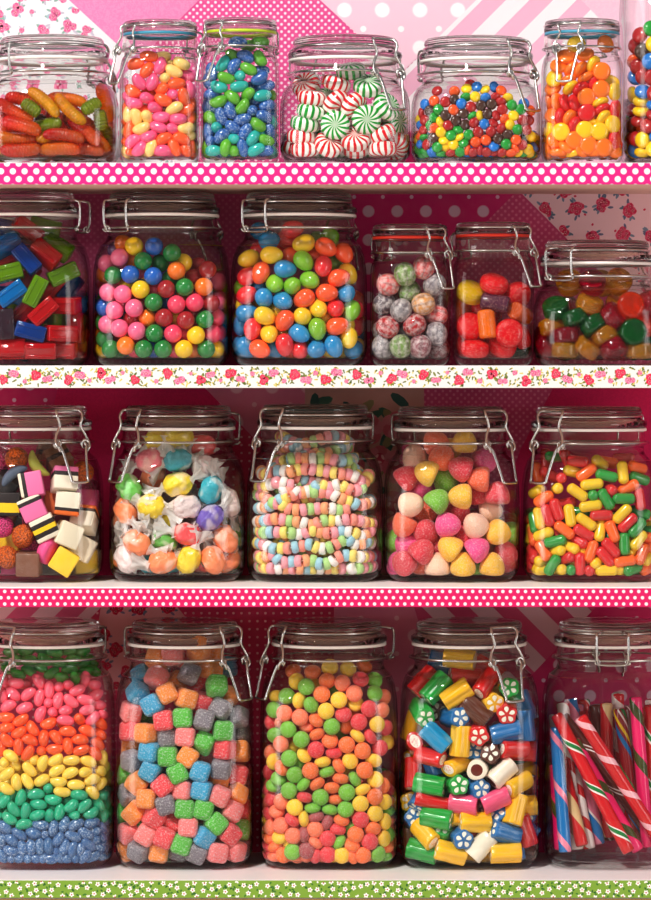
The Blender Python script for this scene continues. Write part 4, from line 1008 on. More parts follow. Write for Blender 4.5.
mint r -28 36 125 -6 36 93 -3 1;mint r 186 293 170 -31 -9 42 85 1;mint r -226 414 123 1 -50 86 1 1;mint g 9 425 121 86 0 1 51 1;mint r 223 481 182 69 -72 6 -3 1;mint g -227 -261 180 71 -45 51 18 1
mint g 82 133 186 56 59 -55 -19 1;mint r 422 -14 354 49 4 -13 86 1;mint g 385 349 122 2 -63 78 1 1;mint r 265 158 126 98 -8 -2 17 1;mint r 421 -264 167 47 87 14 -11 1;mint g 204 -66 122 -1 100 1 0 1
mint r -132 -108 341 -38 -2 -18 91 1;mint r -430 64 122 0 85 -53 2 1;mint r -474 272 186 58 51 49 41 1;mint r 114 -64 288 -40 76 43 -28 1;mint r -215 176 122 -3 -19 98 0 1;mint r 438 26 124 -1 94 -34 7 1
mint r -84 238 177 32 29 39 81 1;mint r -350 275 185 63 30 -52 -50 1;mint r -240 -63 122 91 0 1 -41 1
#1e
button y -27 -508 570 66 64 -12 38 1;button b 61 -501 560 -12 -41 76 -50 1;button r 146 -483 564 45 44 71 -31 1;button y 251 -489 561 -8 -15 87 -46 1;button r 190 -503 524 22 48 76 -37 1;button n 110 -516 506 50 67 38 -38 1
button n 22 -517 494 52 62 48 -35 1;button b -146 -515 510 21 3 71 -67 1;button r -64 -517 483 -46 -22 -60 62 1;button o -212 -515 458 -40 -19 -62 65 1;button g -341 -493 462 26 34 -64 64 1;button n -413 -450 456 31 32 72 -53 1
button n -129 -519 425 78 57 18 -19 1;button n -280 -510 412 23 10 70 -67 1;button g -54 -503 408 5 92 -14 35 1;button y 14 -504 409 -40 33 -59 62 1;button n 78 -519 421 45 66 -37 48 1;button r 152 -506 410 75 16 58 -26 1
button r 204 -516 460 58 78 -15 19 1;button g 285 -504 499 63 74 4 24 1;button b 391 -455 517 29 40 69 -53 1;button g 363 -487 464 60 55 44 -37 1;button y 299 -506 409 80 58 2 12 1;button o 224 -507 380 45 83 11 29 1
button r -458 -420 377 61 17 -63 45 1;button g -410 -448 330 63 55 55 -7 1;button y -322 -490 358 8 46 -43 77 1;button n -192 -516 367 76 61 23 -5 1;button r -259 -511 326 -17 -3 -60 78 1;button n -113 -515 331 65 34 56 -39 1
button r -37 -517 346 53 49 62 -32 1;button b 52 -519 335 33 50 -48 64 1;button r 129 -506 348 -39 17 -40 81 1;button y 270 -507 330 29 67 -35 58 1;button r 196 -512 299 35 9 81 -47 1;button b -484 -349 336 37 78 27 -43 1
button o -371 -477 304 -16 -44 68 -57 1;button g -172 -508 292 -7 6 -36 93 1;button y -320 -502 269 68 71 -11 14 1;button r -4 -519 269 67 71 22 -1 1;button r 108 -518 272 59 80 8 10 1;button g 334 -499 290 42 73 -26 47 1
button g -84 -519 244 52 37 62 -45 1;button n 248 -511 246 -7 -33 78 -53 1;button n -386 -479 221 76 50 -35 24 1;button g -235 -515 240 -19 -13 -59 77 1;button y -164 -504 230 92 25 -31 -2 1;button o -25 -519 183 25 19 76 -57 1
button o 63 -519 199 61 43 44 -49 1;button n 166 -518 211 -18 8 -68 71 1;button o 321 -502 202 78 62 0 9 1;button y -294 -498 198 -12 -6 -39 91 1;button g -131 -512 177 20 1 -48 85 1;button b -490 -340 182 21 -35 -39 83 1
button r -443 -434 166 51 -14 -64 56 1;button g -353 -490 141 -39 -12 67 -62 1;button y -216 -513 159 38 24 -55 70 1;button r -45 -501 96 15 -4 93 -34 1;button r 14 -493 116 6 74 -6 66 1;button r 67 -505 97 35 86 33 -19 1
button b 131 -513 146 70 39 33 -50 1;button g 236 -514 165 -29 -17 -65 68 1;button r -235 -488 91 9 0 98 -19 1;button g -453 -390 97 13 93 16 -32 1;button y -283 -477 132 15 75 55 -34 1;button g -158 -505 99 24 58 70 -34 1
button o -96 -496 118 22 75 28 56 1;button o 278 -486 91 18 75 62 -13 1;button r 414 -463 292 63 64 -15 42 1;button r 434 -438 374 22 9 72 -65 1;button y 430 -442 123 60 67 44 2 1;button r -485 -371 441 -7 71 -2 70 1
button y -496 -307 386 63 41 -63 19 1;button r -467 -406 295 -50 -58 -5 64 1;button g -455 -400 227 -11 -43 88 -16 1;button o -495 -335 254 48 -32 -39 72 1;button g -376 -472 393 30 53 -43 67 1;button r -243 -462 272 2 -7 72 -69 1
button b -14 -478 656 29 4 -50 82 1;button y -102 -486 639 91 41 1 -8 1;button y 56 -482 634 89 24 -32 22 1;button b 136 -463 656 51 61 -9 59 1;button r -68 -433 676 -29 -50 64 -51 1;button o -204 -476 618 32 33 74 -49 1
button r -352 -439 626 56 10 -48 67 1;button o 196 -487 626 61 18 46 -62 1;button r 375 -484 373 58 70 -26 32 1;button y 452 -421 238 25 44 -47 72 1;button o 451 -427 459 72 35 52 -28 1;button r 370 -476 162 80 55 -17 16 1
button r 202 -494 95 29 45 83 -16 1;button r 130 -481 110 79 53 -24 19 1;button b -456 -407 513 63 23 -65 35 1;button o -377 -470 538 67 68 6 -30 1;button r -282 -502 527 67 65 -20 32 1;button n -206 -501 546 24 -18 68 -66 1
button g -108 -493 568 32 89 30 -6 1;button n -487 90 105 14 19 70 -68 1;button r -110 -364 85 41 -1 0 91 1;button o 265 -398 110 7 -19 75 -63 0;button r -46 -394 91 -33 25 -2 91 1;button b 355 197 85 77 0 0 64 1
button n -371 223 102 -8 56 20 80 1;button o 518 -175 157 -45 59 49 -45 0;button o -390 -37 270 84 10 27 47 1;button n -66 205 85 26 0 0 97 1;button n 237 -230 104 -4 73 48 49 1;button o 138 200 100 74 -41 -36 40 1
button n -322 -101 95 92 -37 11 -5 1;button g 161 258 85 1 97 -23 2 1;button b -145 347 85 0 100 5 0 1;button g 458 -302 100 53 80 -29 0 1;button r -432 43 85 0 93 -36 0 1;button g -481 -301 121 40 40 75 -35 1
button y 344 -448 102 53 -59 61 -2 1;button g -369 -292 95 -35 26 23 87 1;button y 11 54 85 -46 0 1 89 1;button g -163 -310 85 1 13 99 1 1;button r 384 -42 86 1 -38 93 4 1;button b 196 -80 85 0 79 -61 0 1
button n 328 -301 97 43 19 33 82 1;button y 28 390 85 40 0 0 92 1;button b -79 354 85 56 0 0 83 1;button o -51 300 99 38 -51 75 -18 0;button b -205 -250 96 86 26 -24 -36 1;button g 324 -366 85 99 0 0 -13 1
button n 494 -278 138 42 67 -43 43 1;button r 230 379 85 0 95 -30 0 1;button o -179 -63 103 79 53 -19 -25 1;button y -490 27 107 37 -40 58 61 1;button o 416 -205 85 2 -3 100 -1 1;button o 111 -286 86 4 93 36 -1 1
button y 164 -212 87 -8 73 -68 -4 1;button r 42 -8 85 0 94 -34 0 1;button b 60 -473 149 53 35 -73 25 1;button o -85 -454 191 93 -9 35 6 1;button b 218 306 85 7 0 0 100 1;button y -505 -120 148 60 58 48 -25 1
button o 3 -348 99 -45 21 87 0 1;button b 259 -56 92 -25 27 93 -1 1;button b -28 364 106 47 83 -14 26 0;button n 251 86 85 0 96 -26 0 1;button g -466 -246 85 12 -1 -1 99 1;button r -204 -9 85 97 0 0 -22 1
button o 367 377 85 57 0 0 82 1;button b -176 -134 85 0 62 79 0 1;button r -88 248 101 87 -48 5 -11 1;button y -510 125 268 15 69 -40 58 1;button b 90 -438 89 -8 80 58 -12 1;button g -514 -256 139 62 -22 -69 28 1
button b 100 348 86 90 -2 -2 -44 1;button b -337 295 98 -41 -10 84 -33 1;button g -441 343 85 99 0 0 -10 1;button b 132 -55 98 -17 78 40 -45 1;button b -36 -465 129 78 -44 30 34 1;button g -317 -457 85 99 -1 -1 -14 1
button b -428 -218 241 68 -63 27 -25 1;button n 290 -226 85 45 0 0 89 1;button r 413 86 85 82 1 0 -57 1;button n -488 60 106 70 -71 -1 0 1;button g -270 -274 100 -46 -4 44 77 1;button b -14 260 85 0 46 89 0 1
button g 345 264 85 0 -20 98 0 1;button n -186 -191 93 79 26 -18 53 1;button r -286 57 85 -1 87 49 0 1;button o 491 -116 108 62 64 -36 27 1;button r -331 -434 198 -31 92 -9 22 1;button y 193 106 104 60 -68 37 22 1
button b -470 -15 86 -4 90 -44 2 1;button r -284 348 85 87 0 0 49 1;button o 379 27 85 0 99 -13 0 1;button n 120 -461 192 14 48 -59 63 1;button n 394 -382 215 -49 74 44 14 1;button r -142 -243 99 82 22 -37 36 1
button y 62 -379 104 -37 -20 78 -46 1;button o 467 235 85 95 0 0 -31 1;button g -419 -119 85 -13 1 0 99 1;button g 174 -266 101 -32 21 -47 80 1;button y -348 -217 247 -19 6 88 42 0;button g -461 -334 102 51 85 12 -3 1
button n 96 280 85 74 0 0 67 1;button b -302 -330 100 31 -4 83 47 1;button b -483 -136 85 100 0 1 -8 1;button y -293 226 85 99 0 0 15 1;button g -348 -196 85 99 1 1 -15 1;button b -388 -348 86 3 81 -59 -1 1
button r 95 210 96 90 -21 -37 -5 1;button b -355 29 100 75 -52 13 39 1;button g -236 151 93 90 17 -27 29 1;button o 505 -73 254 -1 13 32 94 1;button y -129 -113 100 -6 35 81 -47 1;button b 487 -346 154 87 11 48 11 1
button o -32 106 91 83 15 -19 -51 1;button b -65 40 85 0 -70 71 0 1;button o 313 -486 132 -11 39 0 91 1;button n -276 129 98 24 70 55 39 1;button o 11 -325 245 10 -11 10 98 1;button g -231 97 100 -23 -16 80 53 1
button b -405 -416 106 36 60 -3 72 1;button n -242 -319 85 88 0 0 -48 1;button o -503 -65 283 10 22 97 9 1;button g -490 53 284 73 -2 25 -64 0;button b 21 -423 87 -4 4 -5 100 1;button r 183 156 85 3 0 0 100 1
button o -131 218 85 0 -42 91 0 1;button g -108 399 106 61 -62 -49 -6 0;button y 211 -430 104 61 -72 6 -33 1;button y -301 -209 99 16 41 -6 90 0;button r -502 -43 133 74 67 -3 1 1;button o -224 203 85 -33 0 0 94 1
button y 79 -229 91 96 -23 -3 16 1;button g 134 -354 95 87 -28 -29 -29 1;button r -54 -317 100 -45 75 -47 10 1;button g -519 -45 216 -17 76 7 63 1;button r 203 -331 86 87 -1 -3 49 1;button o -7 328 85 85 0 0 -52 1
button g 270 -303 85 0 89 46 0 1;button g -111 -164 101 6 -19 42 89 0;button n 425 -55 282 -10 -25 90 33 1;button g -227 -132 98 69 33 -28 -58 1;button g 311 103 103 43 -51 64 -37 1;button r 487 44 103 58 -74 29 17 1
button o 279 263 97 74 44 9 -50 1;button g 189 204 100 8 -30 78 -55 1;button o 226 252 102 43 -41 74 31 1;button g 31 -172 100 50 -9 -45 74 1;button g -254 -204 101 83 1 53 -15 1;button y 444 -344 105 -7 12 78 -61 1
button b 512 -4 276 -40 6 91 4 1;button o -498 -173 173 -48 -56 58 -33 1;button r -396 -418 186 -44 70 -33 47 1;button b -397 169 105 66 63 0 41 1;button n 240 -470 154 76 62 -16 12 1;button y 476 -234 85 -30 -2 1 95 1
button o -520 -122 225 44 44 68 40 1;button o -468 196 92 -31 90 31 3 1;button n -502 -80 140 42 41 -55 59 0;button r 138 -405 106 74 -65 17 7 1;button o 0 -119 103 -29 78 -30 -47 1;button n -432 115 85 75 0 0 -66 1
button o -273 -139 98 -12 84 -17 50 1;button n 388 -424 160 -37 15 57 72 1;button g -58 -115 85 60 0 1 -80 1;button g 406 -356 165 16 -50 84 9 1;button b 356 -170 85 55 0 0 84 1;button n -325 -6 100 87 -38 -29 -13 1
button n -505 48 174 26 26 66 -66 1;button n -226 50 106 -26 -51 52 63 0;button b 50 -111 280 -4 -61 79 5 1;button b 412 159 86 -8 -1 2 100 1;button g 249 -125 92 91 18 -23 28 1;button g -257 -413 86 76 -5 3 65 1
button g -76 106 101 -20 81 -37 40 1;button n -502 -182 249 39 -52 68 34 1;button y 89 46 85 0 -33 94 0 1;button b 435 281 108 70 14 -66 24 0;button y 49 269 100 66 4 -48 58 1;button b -142 16 85 0 77 64 0 1
button r 519 -160 234 22 63 -47 -57 1;button b -27 -71 96 36 92 -3 -11 1;button b -94 -436 85 0 100 -8 0 1;button n -95 -18 92 -25 8 -27 93 1;button b -343 -382 97 67 -5 40 -62 1;button o -396 -11 86 -9 3 -3 99 1
button r 310 -110 85 98 1 0 19 1;button y -249 -71 99 -48 57 66 12 1;button g 111 90 102 62 18 43 63 1;button b -180 261 85 66 0 0 75 1;button o 413 389 102 -47 22 82 -23 0;button g -476 -77 88 22 -5 12 97 1
button r 67 -144 85 0 99 11 0 1;button r -504 127 153 -21 69 65 22 1;button n 234 196 103 -14 -53 48 68 1;button r -421 248 89 -15 60 79 -2 1;button n 450 16 104 74 -47 41 -24 1;button g 85 -73 85 -35 0 1 94 1
button y 387 326 100 -12 81 -16 -56 1;button b -503 189 132 31 57 76 2 1;button r -330 90 102 70 14 65 -27 1;button b 283 166 85 0 66 75 0 1;button g 494 -252 188 83 -15 -13 -53 1;button o 199 25 87 1 97 23 -8 1
button g 64 112 85 0 -27 96 0 1;button b 6 171 93 -30 84 -44 -11 1;button o -174 -439 90 56 -8 -16 -81 1;button y 81 152 99 -5 6 91 -42 1;button n 223 -172 97 -32 85 26 33 1;button y -516 -248 224 51 33 67 42 1
button y 374 -125 101 -23 9 88 -41 1;button g 380 -413 86 95 1 3 -31 1;button b 345 78 101 63 -37 -44 52 1;button y -148 309 104 35 9 -48 80 0;button o 271 47 101 -5 -37 79 48 1;button o -35 -182 88 -4 79 60 12 1
button o 36 -70 101 -22 86 -6 45 1;button o 439 343 101 -20 30 -52 77 1;button r 172 -119 100 -36 85 19 34 1;button b 294 -440 180 48 84 -25 0 0;button r -450 -180 94 -26 12 -32 90 1;button r 281 305 101 81 56 -14 7 1
button n 61 -331 102 55 55 -60 20 1;button b 303 -228 247 65 -4 -22 73 0;button b -104 -209 85 100 1 -1 -5 1;button o 389 -282 94 60 -33 -4 -73 1;button r 459 -133 258 80 -9 23 -54 0;button g -242 270 99 -45 86 -16 17 1
button b -393 -153 102 61 -12 47 -62 1;button b 164 -448 120 -3 -26 -64 72 1;button b 506 130 99 9 88 24 39 0;button o -72 -248 99 56 -1 48 -68 1;button g 460 113 85 51 0 0 86 1;button b 317 2 87 -4 88 47 5 1
button n 52 -198 257 -14 96 20 16 1;button y 168 71 104 78 60 15 -5 1;button g -156 152 85 0 -24 97 0 1;button y 437 -386 105 -21 22 55 78 1;button n -385 -82 104 59 18 55 56 1;button y 98 -5 100 -24 26 -33 87 1
button g -15 -282 88 4 -70 71 11 1;button y 462 -326 215 29 -4 -8 95 1;button r 143 135 99 48 -45 74 -17 1;button n 156 311 94 -20 -1 32 93 1;button b -333 160 85 27 0 0 96 1;button o 483 -54 105 67 -71 6 19 1
button n -509 -191 111 58 24 54 56 1;button r 336 318 100 53 -47 -13 69 1;button y 497 -256 242 8 97 -18 -16 1;button r 17 -459 205 74 1 -9 -66 1;button b -375 -445 108 65 62 16 40 1;button r -219 316 85 0 76 65 0 1
button b -486 242 91 -9 12 -20 97 1;button g 483 -21 103 -28 11 66 69 1;button y -381 375 85 22 0 0 98 1;button g -135 81 87 87 -6 -5 -49 1
#1f
disc y -252 -232 731 80 53 -24 -17 1;disc o -107 -255 809 13 87 -23 42 1;disc y -117 -256 648 36 16 91 -15 1;disc o -136 -251 715 22 85 46 14 1;disc r -29 -259 639 36 70 61 6 1;disc o -25 -261 803 46 33 81 -13 1
disc y 79 -256 847 39 82 14 39 1;disc o 147 -292 787 23 16 68 -68 1;disc o 16 -251 733 2 86 -42 28 1;disc r 105 -241 678 57 68 44 -15 1;disc o 143 -293 634 37 33 63 -59 1;disc y 236 -152 697 26 25 -42 83 1
disc y 260 -245 614 63 63 34 31 1;disc o 18 -290 567 49 58 53 -39 1;disc y 136 -252 522 21 74 63 9 1;disc r 18 -293 434 42 34 -56 62 1;disc r 153 -254 459 29 72 63 7 1;disc r 268 -233 469 36 75 6 54 1
disc o -287 -120 545 50 -40 55 -54 1;disc o -227 -233 528 -18 42 -52 72 1;disc r -157 -258 521 43 58 -2 69 1;disc r -79 -263 517 73 12 59 -32 1;disc o -255 -170 417 -22 -24 -43 84 1;disc r -193 -251 401 14 -45 63 -62 1
disc o -118 -264 389 31 -15 83 -43 1;disc r -71 -270 325 0 55 -59 59 1;disc y 54 -234 344 9 55 81 -17 1;disc y 169 -263 388 29 -22 85 -38 1;disc y 242 -265 336 71 48 50 -12 1;disc y -199 -285 269 -42 -54 -45 58 1
disc y 2 -296 286 4 1 72 -70 1;disc y 128 -295 273 41 43 -55 59 1;disc y -272 -48 285 13 58 -37 71 1;disc o -87 -296 198 53 50 48 -49 1;disc o -294 -138 134 68 10 -72 -7 1;disc o -147 -266 147 14 28 -26 91 1
disc o 34 -296 151 55 53 46 -45 1;disc o 166 -292 136 46 40 60 -52 1;disc r 265 -242 208 72 49 47 13 1;disc o -260 -186 654 65 7 -50 58 1;disc o -213 -247 836 79 34 17 -47 1;disc o -151 -252 917 76 29 -26 52 1
disc y -66 -243 1017 74 53 15 -37 1;disc o 185 -191 1027 62 18 59 -48 1;disc o 8 -248 933 64 11 -30 70 1;disc o 296 -42 233 -5 -70 3 72 1;disc o 236 -145 234 -12 78 -62 -2 0;disc o 258 -130 92 1 47 88 0 1
disc o -295 -21 128 -31 60 -28 68 1;disc y -1 -39 93 41 0 2 91 1;disc o 59 -133 93 -2 94 -34 2 1;disc o 257 -65 129 45 58 -57 36 1;disc o 294 -125 341 59 -36 58 -43 1;disc o -195 -202 308 7 -61 66 44 1
disc o 87 50 93 83 -1 -1 56 1;disc y -292 -165 285 63 -27 -64 35 1;disc o -188 -187 122 51 76 -36 -15 1;disc y -241 157 131 41 -32 77 -37 1;disc o -254 189 209 19 6 1 98 1;disc o 0 254 93 1 89 -45 3 1
disc o -226 -73 96 -3 69 72 8 1;disc o 296 114 173 65 -24 -67 27 0;disc y 178 -242 198 19 -6 73 -65 1;disc o -32 -191 93 0 97 24 3 1;disc o 255 -221 120 -49 80 33 -14 1;disc y 261 68 261 41 17 -39 80 0
disc r -172 225 116 90 40 -13 -12 1;disc r -174 290 127 51 -50 -56 -42 1;disc o -250 -161 151 64 21 -71 -24 1;disc o -261 71 245 39 13 15 90 1;disc r 262 -140 160 88 -42 0 22 1;disc o 98 183 92 0 34 94 0 1
disc y -54 -145 123 91 -38 -2 16 1;disc y 295 10 125 63 18 73 17 1;disc y -255 52 170 90 29 32 -3 0;disc y 250 181 286 94 -26 -5 20 0;disc o -90 254 97 8 78 61 8 1;disc r 205 252 93 -1 89 46 3 1
disc o -118 -64 93 94 -2 0 35 1;disc o 125 -223 223 26 -59 27 72 1;disc y 255 160 239 27 80 54 -5 0;disc o -217 -249 94 -4 -50 86 -2 1;disc o 143 -59 93 -3 89 -45 0 1;disc o 295 21 351 68 -15 -71 12 0
disc y 95 -127 392 -20 87 39 21 1;disc r -19 74 109 65 25 4 -72 1;disc o -270 -26 192 -23 91 9 -34 1;disc y -241 40 92 90 0 0 -44 1;disc y 247 224 353 74 -55 -16 -35 0;disc y -258 163 302 35 15 78 -50 1
disc o -178 142 105 -25 82 -51 -4 1;disc o 189 -183 103 4 -16 -13 98 1;disc o 253 101 93 -2 98 -19 -2 1;disc o 204 36 107 70 28 1 -65 1;disc r -271 148 414 17 -42 -9 88 1;disc o -244 -91 379 8 -67 73 10 1
disc o 256 199 133 22 25 -51 79 1;disc o 94 -242 93 92 0 -2 40 1;disc y -81 92 119 90 0 -42 14 1;disc o -252 40 366 0 83 -55 3 1;disc r 259 -56 445 76 -6 18 -62 1;disc y -90 -240 102 19 -26 94 8 1
disc r 107 259 110 -39 -5 27 88 1;disc o -296 100 137 58 45 53 44 1;disc r -257 68 304 -9 -19 98 -5 1;disc r 154 150 108 -7 89 -37 -24 1;disc o -275 216 127 59 14 -67 -43 1;disc o -6 139 93 -6 -3 -1 100 1
disc o -244 -235 200 -24 16 81 51 1;disc o -19 -264 126 69 53 4 49 1;disc o -277 25 452 34 51 71 35 1;disc r -86 175 142 -10 -6 71 69 0
#1g
buttonL b -393 -504 877 63 43 -55 34 1;buttonL o -504 -276 898 35 81 -38 28 1;buttonL r -485 -379 842 -32 -21 71 -59 1;buttonL b -499 -315 757 82 57 4 1 1;buttonL r -445 -430 754 29 63 -54 48 1;buttonL r -377 -492 740 51 47 60 -39 1
buttonL b -448 -434 624 -31 -16 -39 85 1;buttonL y -520 -258 612 16 67 -15 71 1;buttonL r -352 -519 605 -17 -33 -60 71 1;buttonL y -464 -404 540 92 15 -3 37 1;buttonL b -354 -491 502 75 15 -6 64 1;buttonL y -464 -406 458 97 19 2 -13 1
buttonL r -478 -387 378 47 4 -35 81 1;buttonL r -357 -491 419 -30 4 -22 93 1;buttonL r -404 -486 327 84 50 1 -20 1;buttonL g -274 -536 319 59 52 -46 42 0;buttonL y -455 -464 207 62 69 -17 -32 1;buttonL b -330 -509 230 58 21 30 -73 1
buttonL y -450 -408 103 98 -1 4 20 1;buttonL b -496 -316 130 59 67 29 -34 1;buttonL y -360 -497 129 58 32 -56 49 1;buttonL g -381 -488 1158 -46 -16 -58 65 1;buttonL r -473 -426 1109 65 60 0 -47 1;buttonL r -497 -341 1023 61 78 -5 -12 1
buttonL y -361 -516 1023 -10 -31 -64 69 1;buttonL n -449 -435 968 66 70 17 -21 1;buttonL n -535 -278 348 59 30 64 39 1;buttonL r -494 -365 225 -29 -32 -45 78 1;buttonL r -231 -508 101 -4 -65 76 2 0;buttonL n -79 -78 102 89 -5 -3 44 0
buttonL o -213 -520 201 1 69 -55 47 0;buttonL y -356 248 101 -6 82 -56 0 1;buttonL b -507 295 428 -32 7 40 86 1;buttonL n -516 218 293 13 69 71 -5 1;buttonL r -165 -526 331 -15 -52 -39 75 0;buttonL n -510 -172 125 50 -85 -8 -15 1
buttonL g -510 172 129 46 19 65 -58 1;buttonL n -538 3 130 -48 51 -38 61 1;buttonL g -502 -133 437 -40 83 -37 -9 1;buttonL r -318 490 100 1 79 61 2 1;buttonL g -430 -164 131 -24 -67 17 68 1;buttonL g -24 27 100 93 -1 0 36 0
buttonL n -13 241 101 0 89 -45 -1 0;buttonL y -425 340 136 44 -13 70 54 1;buttonL b -499 333 493 42 90 -8 6 1;buttonL b -185 96 102 65 4 -3 76 0;buttonL o -437 -333 305 -10 36 19 91 1;buttonL g -514 10 325 -30 28 40 82 1
buttonL y -517 -201 226 -46 -54 61 -35 1;buttonL n -515 102 173 83 18 5 -53 1;buttonL y -518 212 391 68 -46 -52 -25 1;buttonL r -512 -196 480 80 33 -28 43 1;buttonL r -511 335 133 -20 67 -3 71 0;buttonL o -351 -385 359 -17 52 32 77 0
buttonL g -441 257 114 52 -28 -22 78 1;buttonL n -261 176 100 84 -1 -1 -55 0;buttonL r -200 -422 188 73 -43 13 52 0;buttonL y -441 430 101 -4 74 67 -1 1;buttonL b -68 327 129 57 -62 45 30 0;buttonL b -402 42 101 29 -2 -3 96 1
buttonL g -444 -294 420 -21 -47 -45 73 1;buttonL n -102 -523 256 80 13 -49 31 0;buttonL r -247 -122 454 28 92 -23 -13 0;buttonL o -329 53 575 -24 10 96 -6 1;buttonL g -51 -2 534 20 -13 -42 87 0;buttonL o -512 -28 474 51 -51 30 62 1
buttonL o -260 -114 129 60 20 75 19 0;buttonL g -345 -159 102 40 6 -1 91 0;buttonL b -94 -269 100 1 -39 92 1 0;buttonL b -307 -418 184 -47 28 -14 82 0;buttonL r -216 -236 100 1 -1 0 100 0;buttonL r -543 73 460 64 32 -62 -32 1
buttonL y -506 -241 128 57 41 -46 54 1;buttonL g 141 341 100 -1 100 0 2 0;buttonL y -288 56 100 -3 77 63 0 0;buttonL y -182 -118 102 84 0 -3 -54 0;buttonL g -533 238 125 61 40 44 52 1;buttonL r -509 -276 226 30 -21 62 69 1
buttonL n -511 302 329 24 9 89 -39 1;buttonL y -237 -264 431 -13 68 47 -55 0;buttonL g -545 94 257 -17 -68 20 69 1;buttonL g -432 144 131 58 40 -52 -48 1;buttonL n -298 -426 102 3 72 -69 7 0;buttonL b -232 348 100 55 -3 0 84 0
buttonL y -267 -455 280 31 69 38 -54 0;buttonL g -135 -539 134 70 -61 -21 -30 0;buttonL o -177 -235 487 -18 -69 -1 70 0;buttonL n -397 -270 100 -11 1 -1 99 1;buttonL r -300 -367 454 96 16 22 10 0;buttonL n -217 -431 365 30 48 72 -42 0
buttonL n -544 -146 316 -23 68 -18 67 1;buttonL n -458 -227 350 20 -15 -58 78 0;buttonL r -158 205 101 100 -2 4 -6 0;buttonL b -400 -64 100 -1 44 90 0 1;buttonL y -174 139 565 -1 72 66 22 0;buttonL o -346 -52 505 1 99 -9 -13 0
buttonL n -513 153 560 -19 98 -1 -3 1;buttonL r -398 86 518 96 -4 14 23 0;buttonL n -302 -320 111 21 92 -28 -18 0;buttonL y -91 -269 444 48 64 -12 -59 0;buttonL g -356 146 105 6 44 89 12 1;buttonL r -513 202 498 98 21 2 -2 1
buttonL n -108 18 118 38 55 73 13 0;buttonL r -505 90 101 84 4 1 -54 1;buttonL g -543 -87 200 -33 59 -33 66 1;buttonL n -149 -349 405 66 -21 -57 45 0;buttonL n -318 345 113 17 -30 -11 93 1;buttonL g -518 -22 259 4 26 86 -44 1
buttonL b -36 214 546 54 -9 71 -44 0;buttonL o -154 -460 124 82 -38 36 23 0;buttonL n -505 -92 101 2 32 95 1 1;buttonL y -204 -351 109 92 3 25 -29 0;buttonL r -397 -422 273 70 -68 -6 -21 1;buttonL y -76 -112 494 54 68 -35 -36 0
buttonL b -519 104 343 4 95 7 -29 1;buttonL r -220 -6 115 -23 91 -26 -24 0;buttonL r -495 -75 370 37 20 -64 65 0;buttonL y 24 136 102 21 3 1 98 0;buttonL o -82 133 104 -41 11 -7 90 0
#2a
brick c -111 -430 1042 27 -6 91 -30 1;brick b 82 -492 918 91 -11 41 -2 1;brick g -82 -506 802 12 0 99 -6 1;brick c -46 -511 624 31 0 95 0 1;brick g 162 -509 641 52 -1 85 0 1;brick r -89 -313 937 18 -10 98 0 1
brick g 390 -395 797 21 -12 97 6 1;brick r 240 -449 963 89 -31 33 3 1;brick g 334 -342 1026 94 21 25 -12 1;brick r 226 -506 469 36 -4 93 1 1;brick r 407 -373 525 97 9 0 -22 1;brick b 119 -510 294 99 0 13 1 1
brick r 374 -466 280 97 2 2 23 1;brick r -58 -498 144 54 -84 0 -1 1;brick r 205 -501 138 99 13 1 2 1;brick r 28 -376 439 38 3 90 20 1;brick d -90 -511 357 73 -2 68 1 1;brick b 416 -115 675 42 -19 88 11 1
brick r 281 -222 695 41 2 91 7 1;brick r 77 -333 743 49 -12 86 -3 1;brick r -114 -375 253 96 18 22 -3 1;brick r 498 -297 328 70 7 70 -10 1;brick r 503 -165 196 61 -26 74 14 1;brick b 118 -211 1082 95 -4 23 18 1
brick b -102 -304 1200 97 1 9 22 1;brick r 77 -384 1179 94 -9 29 18 1;brick g 224 -228 1214 99 4 12 -1 1;brick c -133 -152 1130 28 -16 94 7 0;brick c -473 -324 187 -47 41 24 74 0;brick r 118 -352 138 3 4 69 72 1
brick c -372 123 186 -29 -55 70 -35 0;brick r -262 -500 198 -47 -45 59 -47 0;brick c 511 -78 563 9 -70 70 11 1;brick r 412 403 139 61 68 -30 -27 1;brick b -219 254 575 -30 64 67 23 1;brick r 494 46 290 45 -39 63 -50 1
brick r -398 6 588 7 99 11 9 0;brick r 506 151 139 49 49 52 50 1;brick g 346 -240 400 62 66 30 31 1;brick g 149 -106 523 -33 38 -44 74 1;brick g 414 -59 139 70 -68 -12 15 1;brick c -45 -29 581 97 -11 6 -21 1
brick r -251 -276 515 -49 -6 27 83 1;brick r 511 -11 426 70 8 -11 70 1;brick b 101 -252 290 29 65 69 15 1;brick g 245 -305 267 48 -45 -44 62 1;brick r -291 -391 379 27 13 94 14 0;brick c -510 -97 437 71 4 3 70 0
brick g -347 -386 165 53 71 15 44 0;brick r -509 -160 288 54 -47 45 -53 0;brick b 180 -175 138 22 -23 68 -66 0;brick r 192 -184 403 54 -18 -5 -82 1;brick r -508 182 525 -42 58 39 -58 0;brick r -90 280 138 28 -25 -62 69 1
brick g -419 -157 141 1 10 97 -22 0;brick r 366 -226 196 60 -26 70 28 1;brick c -38 -216 196 -46 -55 57 -41 1;brick g -13 422 615 75 17 -47 -43 0;brick r 382 -379 142 -1 14 98 12 1;brick g 153 501 142 -2 -3 83 -55 1
brick g -73 -76 446 55 61 53 23 1;brick c -374 -199 344 64 40 64 -13 0;brick b -355 469 138 56 -81 -16 10 0;brick g 355 120 138 -43 43 -56 56 1;brick g -284 363 195 70 -9 -65 28 0;brick b 16 63 187 37 36 79 -33 1
brick b -103 494 148 97 17 -6 13 1;brick r 508 214 419 44 55 61 -36 1;brick b 100 -51 140 65 69 25 20 1;brick r -150 -55 138 -2 1 -71 71 0
#2b
